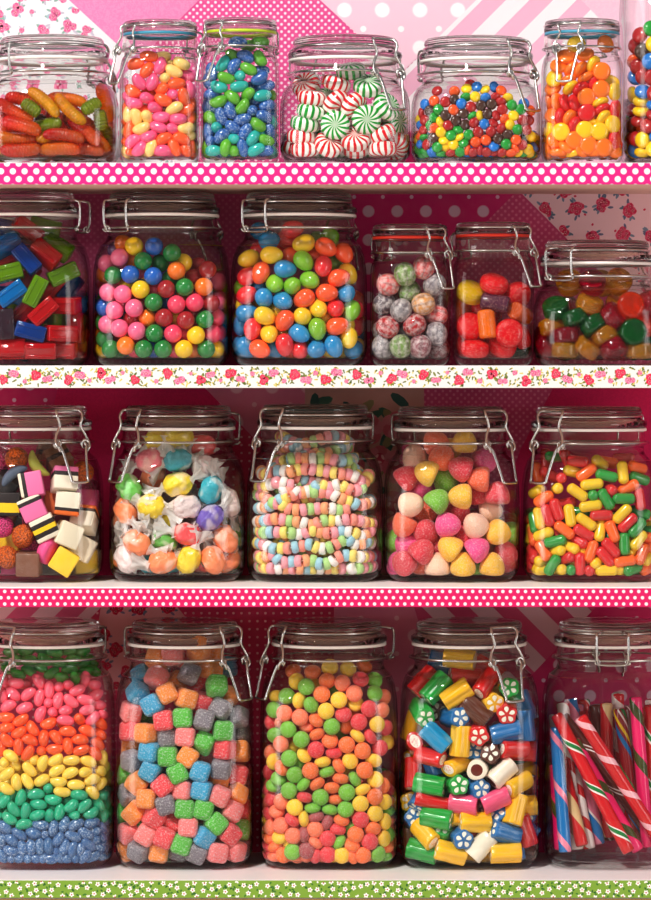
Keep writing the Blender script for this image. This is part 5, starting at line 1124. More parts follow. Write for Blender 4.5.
gumball y -222 -428 1037 -31 -14 -16 93 1;gumball b -49 -450 1035 66 14 65 34 1;gumball g 108 -469 977 8 27 85 45 1;gumball g -143 -482 908 54 65 50 19 1;gumball g -1 -364 891 57 -49 8 65 1;gumball b -254 -488 792 97 13 16 -13 1
gumball b -54 -497 776 70 -33 -52 -36 1;gumball o 148 -494 824 60 -29 14 73 1;gumball g -404 -430 787 59 -43 -65 -21 1;gumball p -470 -270 892 -12 97 -15 14 1;gumball p -350 -427 939 -15 0 98 15 1;gumball v -395 -129 1009 73 11 -57 -36 1
gumball o -320 -303 1061 2 50 80 32 1;gumball o -231 -314 917 -27 -6 93 -23 1;gumball y 201 -361 897 -27 93 4 -24 1;gumball y -164 -500 660 -40 7 88 23 1;gumball r 60 -501 664 32 70 21 -60 1;gumball g 219 -497 680 -6 72 -69 -6 1
gumball o 382 -456 684 22 33 92 0 1;gumball r 416 -412 835 22 38 -19 88 1;gumball r 290 -334 766 -9 -32 79 52 1;gumball g 91 -360 752 -21 -57 75 24 1;gumball k -45 -380 654 -48 -54 63 -29 1;gumball y -284 -338 682 -19 5 78 60 1
gumball p -450 -392 638 -19 70 31 62 1;gumball p -319 -482 621 99 10 11 2 1;gumball p -390 -452 480 -38 26 81 -37 1;gumball g -50 -501 548 -43 85 25 -17 1;gumball k 148 -500 532 -7 -14 -25 96 1;gumball k 305 -485 547 68 -47 -3 56 1
gumball r -162 -358 546 23 80 -27 -49 1;gumball r 443 -403 545 46 -32 29 77 1;gumball p -219 -497 499 -41 84 -2 36 1;gumball r 40 -501 415 36 64 13 67 1;gumball o -103 -436 412 34 -3 -51 79 1;gumball r 228 -496 394 41 64 -23 61 1
gumball g 392 -451 401 52 44 -66 30 1;gumball b -500 -162 520 56 -62 -32 -44 1;gumball g -497 -225 374 46 62 -59 -24 1;gumball p -348 -473 324 97 -14 15 15 1;gumball p -196 -498 300 51 14 -4 -85 1;gumball g -43 -501 280 52 -24 -52 64 1
gumball k 118 -501 277 86 38 -20 -28 1;gumball y 316 -483 264 16 90 -12 40 1;gumball k 484 -310 420 -12 94 33 4 1;gumball g -487 -298 232 76 -57 32 -6 1;gumball g -427 -414 144 -25 83 41 -29 1;gumball o -292 -486 174 4 51 46 73 1
gumball k -216 -353 144 50 63 -4 59 1;gumball g -137 -497 144 -22 63 32 67 1;gumball g 32 -498 144 73 -15 -17 -65 1;gumball y 211 -494 144 48 -8 78 39 1;gumball o 278 -351 144 0 82 26 51 1;gumball g 403 -436 143 11 19 75 -62 1
gumball k 460 -377 277 67 -14 -41 -60 1;gumball o -496 -99 805 -10 -15 -12 98 1;gumball r 323 -176 874 59 4 78 22 1;gumball r 497 -155 144 -32 75 51 26 1;gumball y 74 142 736 52 -64 -34 45 0;gumball b 84 -210 647 82 27 36 37 1
gumball g 111 -40 144 -2 -17 70 69 0;gumball y -489 260 144 -28 -25 -47 80 1;gumball b 501 -77 283 -1 60 5 79 1;gumball y 498 -7 144 -41 39 75 -34 1;gumball o 95 -213 440 48 -40 68 -39 0;gumball k -313 479 144 -47 69 54 7 1
gumball r 1 -324 405 51 -35 -65 44 1;gumball p 355 -40 700 -32 44 65 -53 0;gumball b -61 -377 144 48 37 79 -15 1;gumball y 500 28 708 -23 -18 35 89 1;gumball y 136 -380 416 18 77 3 62 1;gumball k -398 -82 680 97 -9 -12 -17 1
gumball p -416 -236 635 -37 7 -21 90 1;gumball b -126 -90 144 65 27 3 71 0;gumball y -317 115 741 51 85 5 13 1;gumball r -361 -115 144 52 37 -5 -76 1;gumball p 36 -274 144 19 -46 38 77 1;gumball k 349 -281 581 91 -21 -25 25 1
gumball o -281 -312 276 14 88 -27 36 1;gumball b 27 -376 263 -9 71 29 -64 1;gumball b -500 141 605 15 -6 -21 96 1;gumball p -460 -377 359 67 -20 -22 -68 1;gumball b 501 66 304 -44 -62 63 16 1;gumball b 75 -353 556 80 -51 31 2 1
gumball k 501 8 450 75 -7 23 62 1;gumball y 150 467 784 49 38 55 56 1;gumball k 500 162 431 -24 93 -14 -22 1;gumball g -501 -15 578 30 82 -44 21 1;gumball k -374 -197 277 41 69 59 8 1;gumball o 355 -222 144 12 80 -38 -44 1
gumball r -499 189 283 84 46 -3 -28 0;gumball b -498 111 144 -43 77 -30 37 0;gumball k 301 322 144 3 34 83 -44 1;gumball r -501 38 283 43 -17 84 28 0;gumball o -105 -241 144 -34 42 -50 68 1;gumball r -440 398 144 47 -41 78 3 1
gumball b 338 161 628 -37 87 -32 -4 0;gumball y -168 498 713 66 26 67 -20 1;gumball b 275 487 144 -3 77 41 49 0;gumball y 154 258 144 45 -30 84 9 0;gumball b 9 -139 144 32 -45 -46 70 1;gumball o 215 -349 625 -46 45 31 70 1
gumball r 283 -363 469 26 -15 -33 90 1;gumball g -370 38 144 73 62 -27 5 0;gumball r -481 324 572 86 50 10 0 0;gumball k 171 -244 144 -2 -18 76 -62 1;gumball k 223 -261 397 -50 -46 73 4 0;gumball b -20 27 144 67 64 17 -32 1
gumball k 210 -210 548 -14 -5 85 50 0;gumball r 357 -199 714 31 -9 -47 82 1;gumball r -493 263 424 -8 72 -23 -65 0;gumball o 233 -124 144 -47 82 27 16 1;gumball p 498 205 278 -19 -13 36 90 1;gumball p -269 -174 682 -30 69 -66 4 0
gumball k 209 -379 279 -41 -6 -60 69 1;gumball p 498 -130 735 48 -30 51 65 1;gumball k 496 -228 284 -46 82 -19 29 1;gumball k 339 -320 327 95 26 -16 5 1;gumball b -482 -318 504 37 -41 -50 67 1;gumball g 485 284 144 -32 88 25 -23 0
gumball r 500 -148 423 60 1 -80 5 1;gumball b -210 268 693 47 9 80 36 1;gumball r 500 128 585 78 -27 -28 50 1;gumball b 218 -128 685 -13 -46 87 -15 1;gumball o 344 -125 566 -16 98 -5 1 0;gumball o -310 -98 547 -47 -13 86 17 0
gumball o 418 424 144 87 16 45 6 1;gumball r 461 238 696 -7 50 84 -21 1;gumball g -501 -39 420 82 11 54 18 1;gumball p -232 235 144 -34 26 -20 88 1;gumball p 501 -76 584 38 89 -16 20 1;gumball p 496 -232 559 -17 81 57 1 1
gumball k 125 -381 144 19 71 64 -20 1;gumball r 242 20 144 86 43 26 0 0;gumball b -361 -283 413 10 90 31 -29 1;gumball r -244 -11 144 47 68 12 55 0;gumball r -28 -237 536 14 -14 96 -21 1;gumball y 481 -304 144 -5 -18 -39 90 1
gumball p 22 203 144 50 28 -46 -68 1;gumball y -498 -36 144 75 16 64 -3 0;gumball o -501 -110 278 -24 61 73 18 1;gumball g -239 -197 144 45 -25 78 -34 1;gumball b 30 360 794 0 29 95 14 1;gumball p 361 -214 437 66 21 6 72 1
gumball o -495 204 752 -38 89 -24 0 0;gumball y 183 388 144 73 24 24 -59 1;gumball p 497 131 144 64 36 63 -24 1;gumball o -501 114 424 78 17 -57 -20 0;gumball r -74 202 744 92 5 -37 7 0;gumball k -130 -357 279 19 -38 74 -53 1
gumball k 80 -72 745 -25 79 -50 -26 0;gumball p 366 -75 144 -8 77 57 -28 0;gumball k -499 43 730 86 22 -31 -33 1;gumball r -247 -380 405 70 0 -21 68 1;gumball p -132 -246 656 18 81 -43 35 0;gumball g 38 358 144 2 52 -25 81 1
gumball k -285 -257 545 92 -18 8 -33 1;gumball o 484 309 393 -11 -41 -6 90 1;gumball r -101 237 144 35 37 42 75 1;gumball g 369 -146 291 -50 82 -11 26 1;gumball k -441 402 706 -24 0 73 -64 0;gumball y -496 -183 144 29 -8 33 89 1
gumball b -363 180 144 69 26 -32 -59 1;gumball o -338 326 144 -44 14 79 -40 1;gumball g -362 -275 144 1 38 92 -11 1;gumball y 251 -217 260 -1 79 -37 49 0
#2c
egg b -254 -343 1090 92 -26 -4 -28 1;egg r -100 -272 1102 89 43 0 -17 1;egg y 43 -432 1062 14 -3 97 17 1;egg d 158 -189 1076 48 -52 60 38 1;egg g 273 -296 1111 -38 68 -35 -52 1;egg r -328 -183 1006 99 -14 1 -4 1
egg y -435 -307 931 15 6 90 -41 1;egg y -234 -465 960 98 17 -2 -12 1;egg r -154 -119 1004 94 -15 27 -10 1;egg o -75 -360 935 -35 -54 -29 70 1;egg g 45 -486 907 76 -52 24 31 1;egg o 238 -430 1027 -39 88 -7 -26 1
egg o 397 -366 976 57 -64 52 5 1;egg o 141 -327 943 -2 98 -9 -17 1;egg r 212 -483 859 53 43 17 -71 1;egg g 305 -243 874 -48 78 0 -40 1;egg y 429 -328 800 83 31 47 -6 1;egg r -441 -364 779 84 46 -11 28 1
egg o -329 -471 803 -14 -57 -18 79 1;egg b -115 -495 838 58 80 14 6 1;egg g -206 -478 709 70 -26 44 -50 1;egg g -54 -480 693 42 66 -58 -23 1;egg g 99 -486 740 84 -31 30 -33 1;egg o 348 -467 764 94 -31 -12 0 1
egg o 263 -329 709 35 93 -6 -2 1;egg g -497 -240 679 62 3 -12 -77 1;egg b -342 -299 676 76 -28 23 -54 1;egg r -450 -398 616 56 74 -38 -3 1;egg b -298 -471 585 74 -30 11 59 1;egg b -135 -490 560 65 62 -14 -42 1
egg o 47 -502 582 20 -20 14 95 1;egg o 245 -496 632 -44 89 -11 3 1;egg b 412 -428 627 24 59 -58 -50 1;egg y 172 -482 494 76 -28 39 -44 1;egg r 321 -463 498 30 66 -53 -45 1;egg g 456 -390 476 58 15 58 -56 1
egg y -291 -489 430 13 97 13 -19 1;egg y -169 -367 466 24 89 9 -36 1;egg o -122 -502 389 46 24 85 -10 1;egg y 36 -481 425 63 46 49 39 1;egg b -449 -367 461 63 -77 1 -9 1;egg b -496 -254 357 26 -54 51 62 1
egg r -401 -447 316 64 5 69 -33 1;egg g 164 -502 318 -47 58 -55 -37 1;egg o 335 -479 344 66 73 -15 11 1;egg y -254 -477 272 16 73 -54 -40 1;egg b 7 -502 278 -46 83 -30 -12 1;egg r -121 -502 179 72 14 67 -8 1
egg b -498 -210 164 52 -62 21 55 1;egg b -464 -358 156 86 -24 44 9 1;egg o -336 -476 143 82 47 5 -32 1;egg b -220 -382 151 64 67 12 -35 1;egg y 434 -418 240 72 -2 61 -34 1;egg r 501 -172 347 -8 71 -44 -54 1
egg b 154 -483 142 43 -29 71 -48 1;egg b 306 -484 166 41 71 23 -52 1;egg y 283 -345 142 95 -28 14 6 1;egg r 13 -435 147 -15 72 63 25 1;egg y 403 -287 378 77 52 18 -32 1;egg r -51 -404 1185 95 27 -15 -6 1
egg b -322 -213 1168 69 69 21 -11 1;egg g -503 -102 422 77 22 -48 36 1;egg g 112 -314 149 -26 77 -51 -28 1;egg b -190 -212 465 85 -36 -33 -21 0;egg b 481 -49 275 -11 -4 93 35 1;egg o 231 -207 157 42 74 -7 52 1
egg r 4 -177 477 51 -77 -31 21 1;egg r 490 -237 501 35 31 -51 72 1;egg y 146 -95 550 53 1 23 82 1;egg o -112 -238 338 79 2 -47 -40 1;egg g 481 21 142 16 3 95 -26 1;egg b 332 397 576 5 4 100 -4 0
egg r -32 270 142 75 -34 3 -56 1;egg o -196 -245 164 -8 76 -1 65 1;egg y -361 204 143 12 19 -24 94 1;egg r -103 -87 382 55 -46 6 69 1;egg y -128 -373 274 -41 88 -23 0 1;egg o 321 -132 618 -44 -30 29 79 1
egg b 503 178 459 76 -10 45 45 0;egg y 62 -176 145 -26 -6 96 -13 1;egg g 8 -284 275 66 10 -43 -60 0;egg g -189 283 139 -28 84 47 -6 1;egg b -246 60 142 -46 56 -34 60 1;egg o 502 -90 548 28 51 -33 75 1
egg o 484 59 591 -20 94 26 -2 1;egg y 495 14 418 -8 45 89 10 1;egg o 501 109 299 55 -2 -65 52 1;egg o 491 168 156 -22 86 -20 -40 1;egg b 146 -368 280 70 -63 27 20 1;egg g -114 -89 549 -12 62 56 -54 1
egg y -467 -212 530 87 -2 -11 47 1;egg y -301 -197 565 -32 85 42 2 1;egg o -498 19 295 74 46 48 14 1;egg b -114 -6 154 -8 64 -34 69 1;egg b -204 72 544 -37 -53 34 69 1;egg y 55 119 146 -31 91 6 27 1
egg b -224 -106 163 69 -15 -70 -9 1;egg y 70 -302 419 -19 95 14 -20 1;egg b 269 2 542 55 23 -7 80 1;egg g 361 129 518 63 48 32 -52 1;egg b -503 -53 158 -33 -53 67 -40 1;egg y -504 69 444 76 21 -54 -31 1
egg g -420 -140 279 54 60 -35 -47 1;egg r -100 259 606 23 83 49 11 1;egg r 15 -126 308 59 11 77 21 1;egg r -363 -321 265 37 19 -16 90 1;egg r -483 305 141 -2 87 46 16 1;egg g 162 500 165 9 66 -16 73 1
egg o -278 -325 379 93 -4 29 21 1;egg b -343 -253 144 2 81 -51 -31 1;egg o -365 -88 141 19 86 40 25 1;egg y -502 189 271 56 -58 1 59 1;egg g 483 323 141 -39 52 72 -24 1;egg g 93 347 142 22 59 58 52 1
egg b 288 -312 286 -3 50 86 -8 1;egg o -62 -302 141 -36 1 35 87 1;egg y 332 480 141 19 -5 -58 79 1;egg g -502 116 143 78 5 28 56 0;egg g 227 54 143 23 -15 25 93 0;egg o -90 -152 165 70 -13 68 18 1
egg b -102 441 142 75 5 -25 -61 1;egg b -122 148 154 -23 35 67 61 0;egg y -498 223 586 -50 66 54 -13 1;egg y 229 -357 419 54 -47 -68 15 1;egg b 482 -306 142 -15 86 47 11 1;egg y 374 -222 162 51 51 64 -27 1
egg o -502 -31 591 -33 64 66 -21 1;egg y 498 -136 153 82 -26 -35 -37 1;egg y 349 -72 158 41 69 -50 33 1
#2d
fruitball p -195 -208 704 -4 -34 92 -19 1;fruitball g -48 -249 794 77 -16 62 9 1;fruitball p 113 -240 851 61 -20 76 6 1;fruitball g -6 -150 644 51 -27 81 -8 1;fruitball G 209 -218 704 -24 -30 -15 91 1;fruitball o 109 -249 533 16 2 96 -25 1
fruitball d -228 -157 536 30 4 47 83 1;fruitball G -83 -250 481 40 -37 61 58 1;fruitball p 225 -137 440 69 -72 -1 7 1;fruitball r 34 -250 352 27 -16 81 49 1;fruitball r -199 -229 334 92 -19 27 -18 1;fruitball G 224 -210 277 66 39 61 -18 1
fruitball G -240 -181 167 53 51 35 -58 1;fruitball g -86 -250 167 65 -36 58 32 1;fruitball m 82 -250 168 2 -66 2 75 1;fruitball G -40 -101 282 26 -18 95 3 1;fruitball m 240 75 573 2 78 1 -63 1;fruitball r -136 -12 579 82 16 52 -19 1
fruitball o 245 149 168 54 50 48 -48 0;fruitball d 66 -92 145 4 -2 -35 94 1;fruitball p -64 228 145 58 38 39 61 1;fruitball m 109 60 168 67 -31 61 27 1;fruitball p 153 -51 299 -34 89 -19 -23 1;fruitball m -58 45 167 -21 75 -24 -58 1
fruitball G -228 -42 307 59 81 -5 -4 1;fruitball m -226 -22 145 97 23 -1 -5 1;fruitball m 106 233 145 -28 -36 71 55 1;fruitball m -190 234 276 97 6 15 20 0;fruitball m 250 -48 145 -50 50 50 -50 1;fruitball d -226 140 145 8 1 13 99 1
#2e
roundel y -201 -154 637 17 22 -29 92 1;roundel r -1 -205 711 58 4 24 -77 1;drum v 8 -255 542 56 82 -4 -12 1;roundel r 209 -115 612 51 80 26 20 1;roundel o 130 88 606 -3 -5 -47 88 1;drum o -255 31 512 62 35 65 -27 1
drum o 228 -188 453 65 -56 -21 46 1;drum t -64 -255 359 72 17 64 -22 1;roundel r -202 -144 343 -42 -19 -48 74 1;roundel r 130 -252 282 57 57 -38 46 1;roundel r -168 -196 146 40 6 -7 91 1;roundel r 75 -109 170 80 29 -4 52 1
roundel r 238 -55 265 82 8 54 17 1;roundel g 207 118 168 57 10 32 -75 1;roundel r -67 -27 516 -20 -17 -54 80 1;roundel r -38 96 417 -45 -26 -41 75 1;roundel r -199 1 187 66 60 31 -34 1;roundel r -104 247 324 63 -49 -45 -40 0
roundel r 7 138 188 54 62 31 48 1;roundel r -179 192 139 73 2 1 68 1
#2f
gem a -97 -427 536 97 12 17 -9 1;gem g -384 -368 498 67 14 -28 68 1;gem g -219 -434 408 1 82 -54 20 1;gem g -63 -435 350 31 6 94 -11 1;gem g 273 -473 291 69 69 -7 20 1;gem a -413 -313 345 7 -55 82 -16 1
gem r -297 -415 262 57 -8 -1 82 1;gem a -309 -409 130 51 -6 -2 -86 1;gem a -118 -438 154 67 30 14 66 1;gem a 33 -432 256 21 -9 96 -14 1;gem r 106 -436 434 65 -11 46 -60 1;gem o 255 -463 518 10 17 -58 79 1
gem r 108 -445 145 11 82 -50 24 1;gem a 335 -405 126 1 51 86 0 1;gem r -68 -380 714 86 45 7 -24 1;gem a -259 -272 721 -18 -19 -45 85 1;gem a 156 -354 727 57 45 -23 64 1;gem y 172 -239 536 -10 12 -29 94 1
gem r -41 -252 455 18 6 -18 97 1;gem r -252 -192 496 21 45 -17 85 1;gem r -436 -247 172 -45 9 -48 75 1;gem r -452 -76 251 28 71 -26 59 1;gem r 8 -278 166 66 38 25 -59 1;gem r 218 -218 156 7 3 -35 93 1
gem o 397 -309 364 78 12 43 -43 1;gem r 430 -336 534 82 13 55 -10 1;gem y 22 -218 718 38 28 -32 82 1;gem a 335 -64 128 57 8 2 82 1;gem a -142 -180 187 -36 58 -42 60 1;gem g 485 -53 203 -49 52 -47 52 0
gem r 153 236 153 35 91 -23 -7 1;gem g 234 -308 254 45 10 -23 86 1;gem r -324 114 142 -2 88 -41 -24 1;gem g -264 -44 171 -1 -5 84 54 1;gem g 428 -236 168 -23 2 51 83 1;gem o 433 52 354 82 -50 8 27 0
gem o 482 168 173 67 -21 70 -16 0;gem g -217 312 132 -5 87 48 -10 1;gem g -265 -225 176 31 50 45 67 0;gem g 329 107 168 -48 -47 68 -29 1;gem o -21 368 136 7 97 16 -14 1;gem o -426 289 127 78 2 4 -63 1
gem o -262 -123 332 7 32 94 -4 1;gem g -485 98 185 63 29 -66 -30 1;gem o -50 -4 126 57 0 0 82 1
#3a
sandwich P 19 -477 851 77 -4 64 -3 1;sandwich P 26 -484 649 21 -2 98 0 1;sandwich L 131 -483 476 22 -3 97 2 1;sandwich O 330 -452 683 -5 -2 100 -4 1;sandwich W 300 -446 889 98 -14 2 12 1;block c 330 -460 413 97 -3 20 14 1
block c 445 -307 292 97 -3 24 -1 1;block y 300 -459 184 96 0 28 1 1;block y 454 -120 164 2 -12 99 0 1;sandwich Y -184 -480 682 100 -1 1 1 1;berry p -241 -480 485 98 2 -7 20 1;berry o -58 -486 404 29 -55 66 43 1
berry p 20 -330 308 47 14 72 50 1;berry o -194 -483 219 55 -70 33 31 1;berry o -117 -414 1073 -28 80 32 43 1;coin p 160 -479 276 48 -7 81 -33 1;block n -3 -475 164 100 5 1 -5 1;block K 177 -268 164 100 1 1 8 1
bean2 l 66 -466 1021 21 87 5 -45 1;bean2 s -138 -521 939 11 -30 42 85 1;sandwich O 465 -309 537 96 -25 7 -8 1;sandwich W 484 37 660 100 -7 -1 -1 1;block o 212 -253 683 70 -6 71 1 1;berry o 445 -264 951 29 50 74 34 1
sandwich N 235 -323 1060 25 -10 94 -21 1;berry p 478 218 774 70 15 -63 -29 1;block p -152 -106 787 99 2 -9 5 1;berry p -273 -288 1068 -23 87 2 -43 1;block K -223 -315 838 95 15 27 -4 1;sandwich N 134 -83 1096 98 -3 17 11 1
block p 480 -165 681 54 42 44 -58 1;block c -278 213 537 -13 98 3 14 1;block o 180 63 391 20 86 36 29 1;block o -474 -181 164 50 53 -49 -48 0;block c 482 79 164 53 48 -47 -52 1;block c 247 -242 354 8 -52 60 -60 0
block K -36 14 488 41 86 7 -30 1;block K 402 -92 357 0 41 91 1 1;block c 155 196 557 52 16 66 51 1;block c 438 376 485 79 -24 -34 -45 1;block o -45 -198 163 -14 69 16 69 1;block K -402 -52 366 -2 77 21 60 0
block p 325 23 524 12 21 74 -62 1;block c -311 -36 552 16 33 70 61 1;block n 478 196 359 53 49 -46 -51 1;block p -470 -289 337 -22 66 71 14 0;block p 26 -216 472 69 22 63 29 1;block K 458 286 164 -42 60 42 53 1
block K 246 -79 164 51 -49 -51 48 1;block K -386 -412 165 54 -37 -60 -46 1;block y -485 98 526 70 -9 -11 -70 0;block K -169 424 543 4 -24 65 72 0;block p -225 61 355 -19 9 36 91 1;block y -159 -139 355 74 -18 -64 -11 1
block p -313 136 719 4 -10 -16 98 0;block p -220 -295 164 77 -1 0 -64 1
#3b
taffy t 20 -419 1060 74 66 -12 2 1;taffy k -269 -363 1066 22 6 97 12 1;taffy y 17 -465 857 15 2 90 40 1;taffy t 307 -444 803 16 -56 5 81 1;taffy g -408 -374 825 -2 86 -31 -41 1;taffy w 94 -472 663 60 78 14 9 1
taffy o -443 -334 617 60 58 6 -54 1;taffy y -218 -468 661 -36 91 -19 -4 1;taffy y -45 -344 572 -6 -32 59 74 1;taffy v 303 -454 560 33 -3 91 24 1;taffy o -336 -442 346 54 -80 23 15 1;taffy r 101 -472 417 2 98 17 -13 1
taffy o -117 -471 168 91 38 -12 13 1;taffy o 427 -367 376 72 -52 27 38 1;taffy y 119 -472 190 -20 -49 -57 63 1;taffy o -208 -227 907 28 -41 41 76 1;taffy w 240 -344 983 77 -26 33 48 1;taffy w 457 -290 689 24 77 19 -55 1
taffy o 439 -261 172 -18 -16 -57 78 1;taffy w -439 -342 193 43 72 20 -50 1;taffy o 325 -439 192 -8 82 -25 -51 1;taffy y 24 -367 1263 28 95 18 -1 1;taffy r 218 -254 1175 19 97 -18 2 1;taffy y -152 -250 1216 57 78 20 -14 1
taffy y 316 450 523 -5 98 -4 -17 1;taffy g 469 -39 173 -34 76 32 -45 1;taffy w 170 292 484 -2 11 98 -17 0;taffy o -436 -149 519 9 -2 18 98 1;taffy r -344 -200 338 89 23 26 29 1;taffy y 465 244 168 -9 81 -57 -13 1
taffy w -467 83 168 15 49 85 -11 1;taffy y 19 472 563 -12 -36 -9 92 1;taffy t 453 106 332 -6 94 -32 -5 1;taffy r 102 -243 347 64 -23 2 -73 1;taffy r 7 -3 342 -13 0 91 40 1;taffy r 209 -260 168 64 54 48 25 1
taffy y 341 20 484 44 -51 65 -35 1;taffy t -205 -106 166 20 -1 9 97 0;taffy g -100 -398 364 -30 16 40 85 1;taffy w -472 -22 361 53 25 -18 -79 1;taffy t 180 110 587 0 -31 -14 94 1;taffy g 268 -88 291 35 14 2 93 1
taffy y -259 209 549 15 -40 -28 86 1;taffy r -428 360 189 -43 29 78 35 0;taffy t -236 -305 195 58 -16 71 36 1;taffy t -70 292 618 75 -39 -40 -35 1;taffy o -448 -139 168 -2 97 -18 -17 1;taffy r 145 -80 481 52 -30 14 -79 1
taffy r -430 361 505 32 -38 64 58 0;taffy y -448 210 336 24 -12 68 -68 0;taffy r 64 -100 168 -3 -17 -20 96 1;taffy t -472 128 531 32 75 55 17 0;taffy t -275 1 531 99 -1 10 -7 0;taffy o 296 -220 450 53 59 -16 59 1
taffy t 457 290 442 -43 37 59 57 1;taffy r 311 80 169 -15 82 54 12 0;taffy t -20 -285 169 -13 93 -25 24 1;taffy g 472 -126 378 51 -27 68 -45 1;taffy r -110 -192 341 -32 19 43 82 1
#3d
gumdrop y -234 -447 956 43 -49 -25 72 1;gumdrop r -390 -353 914 77 28 34 46 1;gumdrop p -262 -278 799 17 28 -59 74 1;gumdrop g -70 -318 893 -24 -36 -22 87 1;gumdrop r 61 -449 993 51 49 -28 -65 1;gumdrop p 259 -300 1053 -22 -25 70 63 1
gumdrop o 223 -446 898 32 -64 -25 65 1;gumdrop y 57 -481 748 37 -52 -48 61 1;gumdrop g -128 -475 716 92 -2 38 -2 1;gumdrop w -351 -449 679 77 30 55 -8 1;gumdrop r 391 -415 776 88 -4 6 47 1;gumdrop o -427 -390 486 -8 95 20 -22 1
gumdrop w 340 -264 614 72 33 57 22 1;gumdrop p -28 -483 501 69 26 65 -19 1;gumdrop w 186 -481 510 89 30 -30 14 1;gumdrop y 379 -435 420 38 86 -12 -32 1;gumdrop r -233 -411 453 79 43 -24 35 1;gumdrop r -261 -474 280 -29 32 -20 88 1
gumdrop y -34 -483 309 -4 -45 -3 89 1;gumdrop p 219 -479 297 88 2 47 0 1;gumdrop y 87 -480 166 32 4 -12 94 1;gumdrop w -134 -441 157 100 0 0 -5 1;gumdrop r -398 -416 172 -50 62 11 59 1;gumdrop y 342 -445 160 99 5 2 15 1
gumdrop r 455 -338 262 34 4 -39 86 1;gumdrop r 52 -325 622 66 21 34 -64 1;gumdrop r 78 -327 407 91 -11 -36 16 1;gumdrop o -254 -254 589 -40 36 72 43 1;gumdrop g -479 -62 172 7 67 11 73 1;gumdrop r 232 -295 781 5 -17 -8 98 1
gumdrop o -82 -385 1096 86 39 5 32 1;gumdrop w -325 -239 1101 63 15 6 -76 1;gumdrop o -153 -274 1229 -47 -4 33 82 1;gumdrop y 103 -352 1227 95 8 -2 29 1;gumdrop p -347 118 1102 35 71 37 48 1;gumdrop y -9 -99 1151 -43 -36 23 80 1
gumdrop r -378 -126 535 -4 32 -18 93 0;gumdrop w 192 463 510 25 46 5 85 1;gumdrop p -483 -8 427 87 -5 -31 39 1;gumdrop r 476 222 158 50 -54 -51 -44 0;gumdrop p -371 -316 327 26 57 -32 72 1;gumdrop g -482 -173 327 -36 -37 73 -44 1
gumdrop p 81 240 543 18 63 -28 70 0;gumdrop o -258 -299 154 34 3 83 45 1;gumdrop y 484 -62 318 56 -16 63 -51 1;gumdrop p -467 -247 159 55 7 -2 -83 1;gumdrop w 298 -213 270 20 -20 86 -42 1;gumdrop r 165 -180 511 69 5 -71 11 1
gumdrop w -481 176 456 55 -44 39 59 1;gumdrop r 300 182 535 63 11 40 -66 1;gumdrop g 336 -114 467 83 -17 -52 -10 1;gumdrop o 174 -97 346 55 0 -47 -69 1;gumdrop r -477 240 281 5 -12 -40 91 1;gumdrop w 112 -165 166 55 -65 6 52 1
gumdrop y -115 -198 158 70 69 -13 -13 0;gumdrop y 13 -175 322 -22 31 -36 85 1;gumdrop r -138 -316 300 22 80 31 -47 1;gumdrop r 478 -190 156 68 39 62 -3 1;gumdrop g 477 -223 408 -20 -65 23 69 1;gumdrop y -66 92 563 16 58 -4 80 1
gumdrop o 3 -317 178 11 -45 -49 74 1;gumdrop p -480 122 156 58 -76 -25 -14 1;gumdrop r 479 37 476 36 -58 -35 64 1;gumdrop g 204 -313 157 -38 0 -2 92 1;gumdrop p 478 221 500 58 36 -34 65 1;gumdrop g -124 -189 474 10 -39 -42 81 1
gumdrop r -116 483 568 88 -47 11 0 0;gumdrop r 451 345 342 30 95 0 10 0;gumdrop p 481 41 158 63 60 39 -30 0
#3e
capsule y -13 -517 855 3 -4 69 72 1;capsule y -138 -521 783 77 56 23 -19 1;capsule o -60 -502 956 30 5 90 -32 1;capsule g 116 -506 929 31 94 3 -12 1;capsule y 258 -486 955 -22 70 -38 -56 1;capsule y 64 -426 1038 -28 -38 87 14 1
capsule o 306 -477 826 6 -24 -15 96 1;capsule r 147 -469 816 23 76 -52 -31 1;capsule g 264 -515 730 95 -31 -1 6 1;capsule g -5 -470 773 57 -44 55 -42 1;capsule g 109 -524 724 66 -56 39 31 1;capsule y -24 -525 667 -5 -5 -69 72 1
capsule r 69 -525 587 -1 -2 -39 92 1;capsule y 247 -520 599 -16 -35 -30 87 1;capsule y -204 -523 584 4 76 3 -65 1;capsule y -63 -523 529 45 84 8 -29 1;capsule y 60 -508 454 -3 -64 29 71 1;capsule o 164 -525 447 73 39 50 -25 1
capsule r 297 -513 520 -25 -28 -48 79 1;capsule g 381 -488 477 40 -10 90 -16 1;capsule g 269 -518 338 66 29 62 -32 1;capsule y 393 -484 366 -33 -31 -37 81 1;capsule o -251 -518 459 67 -66 29 16 1;capsule r -315 -510 634 76 -30 55 17 1
capsule r -391 -484 583 -46 65 -43 -43 1;capsule y -462 -427 557 58 -49 58 28 1;capsule o -428 -455 727 19 -34 -29 88 1;capsule y -311 -449 814 62 -38 30 -61 1;capsule r -270 -440 906 65 9 -14 -74 1;capsule r -389 -222 1060 68 5 70 -18 1
capsule o -468 -249 944 77 -16 62 -9 1;capsule g -330 -507 360 93 32 -14 -8 1;capsule y -428 -459 419 10 93 -33 14 1;capsule o -430 -460 274 -14 85 -31 -41 1;capsule y -318 -474 272 89 -1 -9 -46 1;capsule y -206 -495 312 71 -60 35 -14 1
capsule r -84 -525 436 -47 85 -12 -22 1;capsule o -20 -526 274 -8 -59 -5 81 1;capsule r -132 -489 368 86 -35 33 -17 1;capsule r 151 -526 304 61 69 25 -31 1;capsule r 102 -527 225 -12 91 -4 -41 1;capsule y 40 -481 189 29 -45 83 -11 1
